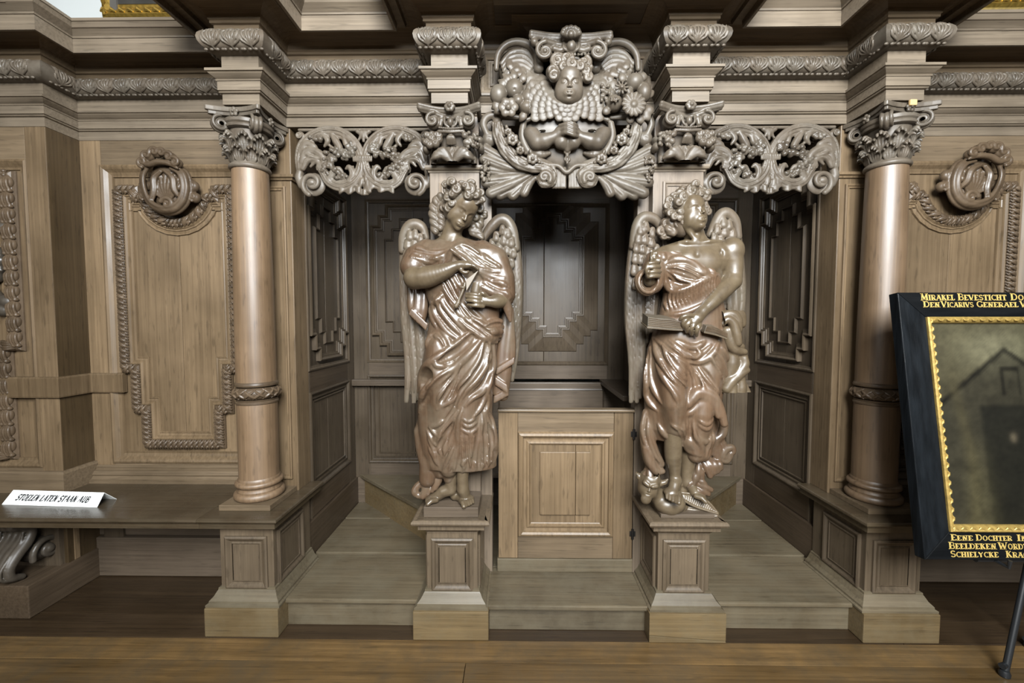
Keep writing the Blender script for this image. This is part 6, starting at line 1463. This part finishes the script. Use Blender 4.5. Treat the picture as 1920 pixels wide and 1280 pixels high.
    c.ell(hw(0, -.06, .16), [.355 * hh, .40 * hh, .36 * hh], .01, False, M); c.ell(hw(0, .30, -.16), [.31 * hh, .30 * hh, .40 * hh], .01, True, M)
    for u, v, r, cw, a0 in ((640, 290, 46, 1, 60), (700, 270, 44, -1, 60), (760, 280, 44, 1, 30), (815, 300, 44, -1, 60), (735, 325, 40, 1, 90), (680, 330, 34, -1, 0), (830, 350, 40, 1, 40), (612, 350, 46, -1, 60), (618, 395, 34, 1, 60), (838, 392, 34, -1, 90), (790, 330, 34, 1, 100)):
        p = U(u, v, .09); y = c.surf(p[0], p[2]); y = .12 if y is None else y
        curl(c, p[0], p[2], y - .002, r * s_ * .95, 1.3, a0, cw, .4, .003, .5)
    c.mesh('hair', CVM, t)
    # ---- the small ionic capital over the head
    c = Clay((-.17, .04, 2.34), (.18, .27, 2.53), .0024)
    for v, r, d0 in ((112, 15, .11), (135, 18, .104)): c.tube(spline([U(472, v - 4, d0), U(600, v + 14, d0 - .02), U(730, v + 18, d0 - .026), U(860, v + 14, d0 - .02), U(985, v, d0)], 22), r * s_, .002)
    c.box(U(490, 250, .02), U(970, 150, .02) + [0, .10, 0], .004, .004); c.tube([U(490, 170, .10), U(490, 170, -.04)], 22 * s_, .004); c.tube([U(970, 170, .10), U(970, 170, -.04)], 22 * s_, .004)
    for u, tw in ((560, 1), (902, -1)):
        c.ell(U(u, 228, .06), (56 * s_, .035, 58 * s_), .004); c.tube([U(x, v, .100) for x, v in spiral(u, 228, 62, 12, 270, -tw * 1.8, 40)], lerp_r([14 * s_, 12 * s_, 8 * s_], 40), .002); c.ell(U(u, 228, .104), (14 * s_,) * 3, .002)
        c.tube([U(u, 168, .095), U(u + tw * 70, 185, .08), U(731, 195, .075)], 16 * s_, .004); c.tube(spline([U(u + tw * 60, 215, .085), U(u + tw * 100, 225, .08), U(731, 205, .08)], 10), 18 * s_, .004)
    c.ell(U(731, 208, .045), (170 * s_, .042, 52 * s_), .004); c.ell(U(730, 140, .075), (60 * s_, .05, 40 * s_), .004)
    for k in range(7): a = math.pi * k / 6; c.tube([U(728, 140, .11), U(728 + 52 * math.cos(a), 112 - 34 * math.sin(a), .125)], [10 * s_, 17 * s_], .0015)
    c.ell(U(728, 120, .125), (20 * s_,) * 3, .003); c.ell(U(730, 195, .095), (28 * s_, .018, 34 * s_), .002)
    for s in (-1, 1): c.tube(spline([U(730 + s * 48, 165, .085), U(730 + s * 46, 210, .09), U(730, 240, .09)], 8), 9 * s_, .002)
    for i in range(13): u = 600 + i * 22; c.ell(U(u, 246 + 6 * math.sin(math.pi * i / 12), .085), (9 * s_,) * 3, .001)
    c.mesh('small_capital', CV, t)
    # ---- fruit and flowers heaped on the wings
    c = Clay((-.375, .05, 2.10), (-.16, .26, 2.37), .0024)
    for u, v, ru, rv in ((258, 512, 52, 60), (362, 475, 56, 56), (450, 535, 48, 52), (440, 600, 44, 40), (385, 560, 40, 38)): c.ell(U(u, v, .055), (ru * s_, .034, rv * s_), .002)
    c.tube([U(362, 475, .09), U(362, 475, .10)], 12 * s_, .002, True)
    for u0, v0, u1, v1 in ((330, 440, 290, 380), (350, 430, 350, 350), (400, 440, 420, 370), (300, 450, 262, 420), (430, 490, 480, 430), (250, 560, 220, 600), (270, 590, 235, 630), (420, 620, 400, 680), (480, 560, 500, 520)):
        c.tube(spline([U(u0, v0, .045), U((u0 + u1) / 2 + 8, (v0 + v1) / 2, .060), U(u1, v1, .050)], 9), lerp_r([8 * s_, 26 * s_, 10 * s_], 9), .002, False, (1, .5))
    for k in range(6): a = k * math.pi / 3; c.ell(U(322 + 40 * math.cos(a), 592 + 40 * math.sin(a), .090), (26 * s_, .010, 26 * s_), .0015)
    c.ell(U(322, 592, .100), (18 * s_,) * 3, .001)
    for i in range(14): c.ell(U(480 + rc.uniform(-20, 25), 490 + rc.uniform(-35, 40), .055), (9 * s_,) * 3, .0006)
    c.mesh('fruit_swag', CV, t)
    c = Clay((.135, .05, 2.06), (.365, .26, 2.38), .0024)
    for u, v, ru, rv in ((1140, 432, 52, 52), (1008, 568, 50, 50), (1090, 510, 40, 40), (1200, 500, 44, 60)): c.ell(U(u, v, .055), (ru * s_, .034, rv * s_), .002)
    for u, v, r, n in ((1058, 462, 30, 9), (1136, 572, 52, 14)):
        for k in range(n): a = 2 * math.pi * k / n; c.tube([U(u + r * .35 * math.cos(a), v + r * .35 * math.sin(a), .098), U(u + r * 1.30 * math.cos(a), v + r * 1.30 * math.sin(a), .092)], [r * .14 * s_, r * .26 * s_], .0008)
        c.ell(U(u, v, .100), (r * .42 * s_, .010, r * .42 * s_), .001)
    for i in range(24): c.ell(U(955 + rc.uniform(-35, 40), 490 + rc.uniform(-50, 70), .055 + rc.uniform(0, .01)), (13 * s_,) * 3, .0006)
    for k in range(5): a = k * 2 * math.pi / 5; c.tube([U(1012, 545, .09), U(1012 + 26 * math.cos(a), 540 + 16 * math.sin(a), .098)], [6 * s_, 8 * s_], .001)
    for u0, v0, u1, v1 in ((1060, 430, 1050, 375), (1180, 420, 1195, 370), (1180, 480, 1240, 440), (1200, 520, 1262, 490), (1210, 580, 1250, 640), (1190, 620, 1235, 680), (1160, 640, 1180, 700), (1200, 640, 1225, 620), (960, 600, 940, 630), (1100, 650, 1110, 690)):
        c.tube(spline([U(u0, v0, .045), U((u0 + u1) / 2 + 8, (v0 + v1) / 2, .060), U(u1, v1, .045)], 9), lerp_r([8 * s_, 26 * s_, 10 * s_], 9), .002, False, (1, .5))
    c.mesh('fruit_swag', CV, t)
    # ---- arms, clasped hands, heart
    c = Clay((-.21, .055, 1.90), (.22, .25, 2.13), .0021)
    for m in (1, -1):
        q = lambda u, v, d: U(mir(u, m), v, d)
        c.tube([q(465, 700, .015), q(470, 770, .038), q(510, 820, .050), q(560, 815, .058)], [42 * s_, 50 * s_, 50 * s_, 44 * s_], .008); c.tube([q(555, 810, .060), q(610, 790, .066), q(650, 765, .070)], [44 * s_, 34 * s_, 28 * s_], .006)
        c.ell(q(545, 700, .030), (44 * s_, .024, 46 * s_), .006); c.tube(spline([q(500, 670, .03), q(560, 660, .03), q(620, 690, .035)], 8), lerp_r([12 * s_, 20 * s_, 8 * s_], 8), .004)
        c.ell(q(520, 890, .022), (66 * s_, .022, 40 * s_), .008); c.tube(spline([q(450, 860, .02), q(520, 900, .03), q(590, 890, .03)], 8), lerp_r([14 * s_, 30 * s_, 12 * s_], 8), .005)
        c.ell(q(660, 760, .072), (40 * s_, .022, 44 * s_), .005)
    for i in range(4): finger(c, [U(655 + i * 4, 690 + i * 26, .086), U(700, 680 + i * 25, .104), U(745, 700 + i * 24, .104), U(768, 716 + i * 22, .088)], 14 * s_)
    for i in range(3): finger(c, [U(760, 680 + i * 24, .086), U(715, 672 + i * 26, .098), U(690, 690 + i * 24, .094)], 13 * s_)
    finger(c, [U(660, 680, .08), U(690, 660, .09), U(725, 662, .092)], 14 * s_); finger(c, [U(760, 680, .08), U(735, 664, .088), U(712, 668, .09)], 13 * s_)
    for s in (-1, 1): c.ell(U(705 + s * 38, 815, .062), (46 * s_, .024, 44 * s_), .006)
    c.tube([U(670, 825, .06), U(705, 868, .055)], [38 * s_, 14 * s_], .008); c.tube([U(742, 825, .06), U(705, 868, .055)], [38 * s_, 14 * s_], .008)
    for u, v in ((690, 880), (718, 880), (704, 905), (690, 930), (718, 932), (704, 950)): c.tube([U(704, 860, .055), U(u, v, .050)], [4 * s_, 4 * s_], .001); c.ell(U(u, v, .052), (9 * s_, 9 * s_, 14 * s_), .001)
    c.mesh('clasped_hands', CVM, t)
cartouche()
# ================================================================== LETTERING (stroke letters with thick and thin limbs)
def arc(cx, cy, rx, ry, a0, a1, n=9): return [(cx + rx * math.cos(R(a0 + (a1 - a0) * i / (n - 1))), cy + ry * math.sin(R(a0 + (a1 - a0) * i / (n - 1)))) for i in range(n)]
TK, TN = .20, .10
GL = {
 'A': (.78, [([(.08, 0), (.40, 1)], TN), ([(.40, 1), (.70, 0)], TK), ([(.20, .36), (.58, .36)], TN)]),
 'B': (.66, [([(.16, 0), (.16, 1)], TK), ([(.16, .96), (.38, .96)] + arc(.38, .75, .18, .21, 90, -90) + [(.16, .54)], TN), ([(.16, .50)] + arc(.38, .28, .22, .25, 90, -90) + [(.16, .03)], TN + .03)]),
 'C': (.66, [(arc(.40, .5, .30, .46, 50, 310, 15), .15), ([(.60, .98), (.60, .74)], TN)]),
 'D': (.74, [([(.16, 0), (.16, 1)], TK), ([(.16, .96), (.34, .96)] + arc(.34, .5, .32, .46, 90, -90) + [(.16, .04)], .13)]),
 'E': (.60, [([(.16, 0), (.16, 1)], TK), ([(.16, .95), (.54, .95), (.54, .80)], TN), ([(.16, .5), (.42, .5)], TN), ([(.16, .05), (.54, .05), (.54, .22)], TN)]),
 'G': (.72, [(arc(.40, .5, .30, .46, 50, 330, 15), .15), ([(.62, .06), (.62, .44)], TK), ([(.60, .98), (.60, .74)], TN)]),
 'H': (.74, [([(.16, 0), (.16, 1)], TK), ([(.58, 0), (.58, 1)], TK), ([(.16, .52), (.58, .52)], TN)]),
 'I': (.34, [([(.17, 0), (.17, 1)], TK)]),
 'K': (.72, [([(.16, 0), (.16, 1)], TK), ([(.18, .42), (.58, 1)], TN), ([(.30, .58), (.62, 0)], TK)]),
 'L': (.56, [([(.16, 0), (.16, 1)], TK), ([(.16, .05), (.52, .05), (.52, .24)], TN)]),
 'M': (.92, [([(.14, 0), (.18, 1)], TN), ([(.18, 1), (.46, .12)], TK), ([(.46, .12), (.72, 1)], TN), ([(.74, 1), (.78, 0)], TK)]),
 'N': (.76, [([(.16, 0), (.16, 1)], TN + .04), ([(.16, 1), (.60, 0)], TK), ([(.60, 0), (.60, 1)], TN)]),
 'O': (.76, [(arc(.38, .5, .28, .46, 0, 360, 19), .15)]),
 'R': (.70, [([(.16, 0), (.16, 1)], TK), ([(.16, .96), (.38, .96)] + arc(.38, .73, .20, .23, 90, -90) + [(.16, .50)], .12), ([(.34, .50), (.62, 0)], TK)]),
 'S': (.58, [(arc(.30, .73, .21, .23, 30, 270, 9) + arc(.30, .27, .22, .23, 90, -150, 9)[1:], .15)]),
 'T': (.66, [([(.33, 0), (.33, 1)], TK), ([(.05, .78), (.05, .95), (.61, .95), (.61, .78)], TN)]),
 'U': (.74, [([(.16, 1), (.16, .28)] + arc(.36, .28, .20, .24, 180, 360, 9) + [(.56, 1)], .16)]),
 'V': (.74, [([(.06, 1), (.36, 0)], TK), ([(.36, 0), (.66, 1)], TN)]),
 'W': (1.04, [([(.05, 1), (.28, 0)], TK), ([(.28, 0), (.50, .9)], TN), ([(.46, .9), (.72, 0)], TK), ([(.72, 0), (.96, 1)], TN)]),
 'Y': (.70, [([(.06, 1), (.34, .48)], TK), ([(.34, .48), (.62, 1)], TN), ([(.34, 0), (.34, .5)], TK)]),
}
def lettering(name, text, x0, y0, hgt, width, fn, mat, parent, serif=True, weight=1.0, slant=0.0, smallcaps=.76, jitter=0.0):
    """capitals keep full height, lower-case letters become small capitals; fn(a, b) -> world; squeezed to the given width"""
    rr = random.Random(len(text)); mb = MB(); pen = 0; quads = []
    for ch in text:
        if ch == ' ': pen += .42; continue
        k = smallcaps if ch.islower() else 1.0; wd, strokes = GL[ch.upper()]; dy = rr.uniform(-jitter, jitter)
        for pts, wt in strokes:
            P = [np.array([pen + p[0] * k, p[1] * k + dy]) for p in pts]; hw_ = wt * weight * .5 * (k ** .5)
            for a, b in zip(P[:-1], P[1:]):
                d = b - a; L = np.hypot(*d)
                if L < 1e-6: continue
                d /= L; n_ = np.array([-d[1], d[0]]) * hw_; e_ = d * hw_ * .35 if len(P) > 2 else d * 0
                quads.append((a - e_ + n_, a - e_ - n_, b + e_ - n_, b + e_ + n_))
            if serif and len(P) == 2 and abs(P[0][1] - P[1][1]) > .7 * k:
                for q in P: s_ = hw_ + .085; quads.append((q + [-s_, -.035], q + [s_, -.035], q + [s_, .035], q + [-s_, .035]))
        pen += (wd + .05) * k
    sx = width / pen
    for q in quads:
        v = [fn(x0 + p[0] * sx + slant * p[1] * hgt, y0 + p[1] * hgt) for p in q]; mb.add(v, [(0, 1, 2, 3)])
    return mb.build(name, mat, parent, 0, False, False)

# ================================================================== WHITE SIGN on the bench
sg = thing('paper_sign', (-2.28, .15, .501), 'folded white card with STOELEN LATEN STAAN AUB in black, on left bench', 'sign')
bl, br_, bbr, bbl = np.array([-2.503, .129, .5015]), np.array([-2.050, .105, .5015]), np.array([-2.046, .192, .5015]), np.array([-2.499, .216, .5015])
_fv = np.array([.0, .030, .054]); tl, tr = bl + _fv + (br_ - bl) * .045, br_ + _fv + (br_ - bl) * .012
th = .0016
def sheet(a, b, c_, d): 
    n_ = np.cross(b - a, d - a); n_ /= np.linalg.norm(n_); n_ = n_ * th
    return MB().add([a, b, c_, d, a - n_, b - n_, c_ - n_, d - n_], [(0, 1, 2, 3), (7, 6, 5, 4), (0, 4, 5, 1), (1, 5, 6, 2), (2, 6, 7, 3), (3, 7, 4, 0)])
sheet(bl, br_, tr, tl).build('front_flap', PAPER, sg); sheet(tl, tr, bbr, bbl).build('back_flap', PAPER, sg)
ux = (br_ - bl); uy = (tl - bl + tr - br_) / 2; nn_ = np.cross(ux, uy); nn_ /= np.linalg.norm(nn_)
lettering('lettering', 'STOELEN LATEN STAAN AUB', .10, .30, .42, .78, lambda a, b: tuple(bl + ux * a + (tl - bl) * b * (1 - a) + (tr - br_) * b * a + nn_ * .0008), INK, sg, False, 1.35, .035, 1.0, .03)

# ================================================================== FRAMED PAINTING on its easel
FW_, FH_ = 1.34, .9425
O_ = np.array([1.200, -.2375, .4913]); XU = np.array([1.0, .0, .0]); ZU = np.array([0, .1490, .9306]) / .94245; NU = np.cross(XU, ZU)       # NU faces the room
if NU[1] > 0: NU = -NU
def pf(a, b, h=0.0): return tuple(O_ + XU * a + ZU * b + NU * h)
pt = thing('framed_painting', tuple(O_), 'dark landscape painting in black frame with gold lettering, leaning on an easel at right', 'painting')
def bar(poly, h0, h1, name, mat, bev=.003): return MB().prism(poly, h0, h1, lambda p, q, h: pf(p, q, h)).build(name, mat, pt, bev)
bw, bt, bb_ = .094, .0925, .094
bar([(0, 0), (0, FH_), (bw, FH_ - bt), (bw, bb_)], -.038, .0, 'frame_side', BLK); bar([(FW_, FH_), (FW_, 0), (FW_ - bw, bb_), (FW_ - bw, FH_ - bt)], -.038, .0, 'frame_side', BLK)
bar([(0, FH_), (FW_, FH_), (FW_ - bw, FH_ - bt), (bw, FH_ - bt)], -.038, .0, 'frame_top', BLKH); bar([(FW_, 0), (0, 0), (bw, bb_), (FW_ - bw, bb_)], -.038, .0, 'frame_bottom', BLKH)
gw = .022
inner = [(bw, bb_), (bw, FH_ - bt), (FW_ - bw, FH_ - bt), (FW_ - bw, bb_)]
gm = MB().sweep(inner, [(0, -.03), (0, .006), (.004, .010), (.010, .008), (.015, .004), (.019, .0), (gw, -.006), (gw, -.03)], lambda p, q, h: pf(p, q, h), True).build('gilt_moulding', GILTP, pt)
orn = MB(); P4 = inner + [inner[0]]
for (a0, b0), (a1, b1) in zip(P4[:-1], P4[1:]):
    L = math.hypot(a1 - a0, b1 - b0); k = int(L / .030); dx, dy = (a1 - a0) / L, (b1 - b0) / L; nx, ny = dy, -dx
    for i in range(k):
        f = (i + .5) * L / k
        q = [pf(a0 + dx * (f + u) + nx * (.010 + v), b0 + dy * (f + u) + ny * (.010 + v), .0075) for u, v in ((-.011, -.003), (-.004, .003), (.004, .004), (.011, -.001))]; orn.tube(q, [.0018, .0034, .0034, .0016], 6)
o = orn.build('gilt_leaves', GILTP, gm, 0, True); o['kind'] = 'stuff'
# the canvas: a murky landscape with a gabled cottage
nx_, nz_ = 180, 130; me = bpy.data.meshes.new('canvas'); vs = []; fs = []
cw, chh = FW_ - 2 * bw - 2 * gw + .01, FH_ - bt - bb_ - 2 * gw + .01
for j in range(nz_ + 1):
    for i in range(nx_ + 1): vs.append(pf(bw + gw - .005 + cw * i / nx_, bb_ + gw - .005 + chh * j / nz_, -.012))
for j in range(nz_):
    for i in range(nx_): a = j * (nx_ + 1) + i; fs.append((a, a + 1, a + nx_ + 2, a + nx_ + 1))
me.from_pydata(vs, [], fs); ca = me.color_attributes.new('picture', 'FLOAT_COLOR', 'POINT')
gx, gy = np.meshgrid(np.linspace(0, cw, nx_ + 1), np.linspace(0, chh, nz_ + 1)); rg = np.random.RandomState(5)
def blur(a, n):
    for _ in range(n): p = np.pad(a, 1, mode='edge'); a = (p[:-2, 1:-1] + p[2:, 1:-1] + p[1:-1, :-2] + p[1:-1, 2:] + p[1:-1, 1:-1]) / 5
    return a
nz0 = blur(rg.rand(*gx.shape), 1); nz0 = (nz0 - nz0.mean()) / nz0.std(); nz1 = blur(rg.rand(*gx.shape), 14); nz1 = (nz1 - nz1.mean()) / nz1.std()
base = np.zeros(gx.shape + (3,)) + np.array([.040, .034, .018]); v_ = gy / chh
sky = np.clip((v_ - .60) / .2, 0, 1)[..., None]; base = base * (1 - sky) + np.array([.080, .070, .038]) * sky
cloud = np.exp(-((gx - .24) / .13) ** 2 - ((v_ - .86) / .10) ** 2)[..., None]; base += cloud * np.array([.10, .095, .060])
tree = np.exp(-((gx - .44) / .12) ** 2 - ((v_ - .80) / .18) ** 2)[..., None]; base = base * (1 - .55 * tree) + np.array([.018, .028, .016]) * tree * .6
house = ((np.abs(gx - .265) < .30 - (v_ - .52) * .62) & (v_ < .86 - np.abs(gx - .265) * 1.1)); hs = blur(house.astype(float), 2)[..., None]
base = base * (1 - .68 * hs) + np.array([.030, .027, .017]) * hs * .8
eave = np.abs(v_ - (.86 - np.abs(gx - .265) * 1.1)) < .016; ev = blur((eave & (np.abs(gx - .265) < .26)).astype(float), 1)[..., None]; base *= 1 - .75 * ev
win = blur(((np.abs(gx - .275) < .034) & (np.abs(v_ - .70) < .07)).astype(float) - ((np.abs(gx - .275) < .026) & (np.abs(v_ - .69) < .06)).astype(float), 1)[..., None]; base *= 1 - .75 * win
dark = ((gx > .15) & (v_ < .58)); dk = blur(dark.astype(float), 3)[..., None]; base = base * (1 - .80 * dk) + np.array([.006, .006, .004]) * dk
trunk = np.exp(-((gx - .085 - .02 * np.sin(v_ * 6)) / .022) ** 2)[..., None] * np.clip((.9 - v_) * 3, 0, 1)[..., None]; base = base * (1 - .5 * trunk) + np.array([.060, .050, .024]) * trunk * .6
grass = np.exp(-((gx - .12) / .05) ** 2)[..., None] * np.clip((.45 - v_) * 3, 0, 1)[..., None]; base += grass * np.array([.035, .030, .012])
spot = np.exp(-((gx - .26) / .012) ** 2 - ((v_ - .42) / .022) ** 2)[..., None]; base += spot * np.array([.10, .08, .05])
base *= (1 + .07 * nz0 + .10 * nz1)[..., None]; base = np.clip(base * .50, .0015, 1)
ca.data.foreach_set('color', np.concatenate([base.reshape(-1, 3), np.ones((gx.size, 1))], 1).astype(np.float32).ravel())
m = bpy.data.materials.new('oil_painting'); m.use_nodes = True; b_ = m.node_tree.nodes['Principled BSDF']; at_ = m.node_tree.nodes.new('ShaderNodeAttribute'); at_.attribute_name = 'picture'
m.node_tree.links.new(at_.outputs['Color'], b_.inputs['Base Color']); b_.inputs['Roughness'].default_value = .55; b_.inputs['Specular IOR Level'].default_value = .15
link('canvas', me, m, pt, True)
board('back_board', 0, 0, 0, 0, 0, 0, BLKH, pt, 0) if False else bar([(bw * .6, bb_ * .6), (bw * .6, FH_ - bt * .6), (FW_ - bw * .6, FH_ - bt * .6), (FW_ - bw * .6, bb_ * .6)], -.034, -.016, 'back_board', BLKH, 0)
FT = lambda a, b: pf(a, b, .0010)
for txt, x0, yb, h_, wd in (('Mirakel', .081, .913, .0245, .126), ('Bevesticht', .217, .913, .0245, .179), ('Doo', .409, .913, .0245, .072), ('Den', .088, .887, .022, .062), ('Vicarivs', .154, .887, .022, .118), ('Generael', .282, .887, .022, .153), ('V', .441, .887, .022, .022),
                            ('Eene', .096, .065, .020, .077), ('Dochter', .182, .065, .020, .125), ('In', .323, .065, .020, .036), ('Beeldeken', .086, .037, .022, .164), ('Wordt', .257, .037, .022, .100), ('Schielycke', .089, .010, .021, .165), ('Krac', .278, .010, .021, .076)):
    lettering('lettering', txt, x0, yb, h_, wd, FT, INKY, pt, True, 1.0, 0, .80)
ez = thing('easel', (1.85, -.08, 0), 'black metal easel with slim legs holding up the painting', 'easel')
hub = (1.858, -.040, .78)
for i, (x, y) in enumerate(((1.598, -.152), (2.118, -.152), (1.858, -.012))):
    f = (x, y, .006); lg = MB().tube([f, tuple(np.array(f) * .5 + np.array(hub) * .5)], .0105, 12).build('leg', BLKM, ez, 0, True); MB().tube([tuple(np.array(f) * .55 + np.array(hub) * .45), hub], .008, 12).build('upper_leg', BLKM, lg, 0, True)
    MB().lathe([(.0, 0), (.016, .001), (.017, .012), (.013, .022), (.009, .024)], (x, y, .001), 16).build('rubber_foot', BLKM, lg, 0, True)
    c3 = np.array(f) * .955 + np.array(hub) * .045; MB().tube([tuple(c3 + [-.026, -.008, 0]), tuple(c3 + [-.004, 0, 0])], [.011, .009], 12).build('knob', BLKM, lg, 0, True)
MB().tube([(1.858, -.060, .45), (1.858, -.012, 1.30)], .010, 10).build('mast', BLKM, ez, 0, True); MB().tube([(1.858, -.046, .74), (1.858, -.034, .82)], .022, 14).build('hub', BLKM, ez, 0, True)
MB().tube([(1.40, -.212, .480), (2.32, -.212, .480)], .010, 10).build('ledge', BLKM, ez, 0, True)
for x in (1.46, 2.26): MB().tube([(x, -.212, .480), (x, -.262, .480), (x, -.264, .505)], .006, 8).build('peg', BLKM, ez, 0, True)
MB().tube([(1.858, -.212, .480), (1.858, -.052, .50)], .009, 8).build('bracket', BLKM, ez, 0, True)

# ================================================================== GILT PICTURE FRAMES high on the wall
def wall_picture(label, x0, x1, z0, z1, side):
    t = thing('framed_picture', ((x0 + x1) / 2, 1.28, z0), label, 'picture', 'gilt pictures high on the wall')
    MB().sweep(rect(x0, x1, z0, z1), [(0, -.0), (0, .040), (.015, .060), (.035, .062), (.055, .040), (.075, .030), (.090, .034), (.105, .020), (.105, 0)], front(1.298), True).build('gilt_frame', GILT, t, .002)
    orn = MB(); k = int((x1 - x0) / .06)
    for i in range(k):
        for z in (z0 + .028, z1 - .028):
            u = x0 + (i + .5) * .06; orn.tube([(u - .022, 1.236, z), (u, 1.228, z + .008), (u + .022, 1.236, z - .004)], [.006, .014, .006], 6)
    for i in range(int((z1 - z0) / .06)):
        for u in (x0 + .028, x1 - .028):
            z = z0 + (i + .5) * .06; orn.tube([(u, 1.236, z - .022), (u + .006, 1.228, z), (u, 1.236, z + .022)], [.006, .014, .006], 6)
    o = orn.build('frame_leaves', GILT, t, 0, True); o['kind'] = 'stuff'
    MB().box(x0 + .10, x1 - .10, 1.27, 1.285, z0 + .10, z1 - .10).build('canvas', plain('dim_canvas', (.055, .052, .045), .5, noise=.5, nscale=4), t)
wall_picture('gilt-framed dark picture on the white wall above the left bay', -3.045, -1.55, 3.385, 4.5, -1)
wall_picture('carved gilt picture frame just showing above the right bay', 2.80, 4.1, 3.40, 4.5, 1)
# leafy cresting standing on the cornice left of the angel with the vessel
cg = thing('cresting', (-.92, .30, 2.63), 'dark carved cresting on the cornice left of the centre', 'carving')
c = Clay((-1.24, .24, 2.60), (-.62, .36, 2.86), .005); rc = random.Random(9)
c.box((-1.22, .28, 2.634), (-.64, .32, 2.668), .004)
for i in range(14):
    x = -1.20 + i * .043; c.tube(spline([(x, .30, 2.658), (x + .01, .285, 2.69), (x + .035 * (1 if i % 2 else -1), .275, 2.705 + .02 * rc.random())], 8), lerp_r([.020, .022, .010], 8), .006)
c.mesh('leaf_cresting', CVD, cg)
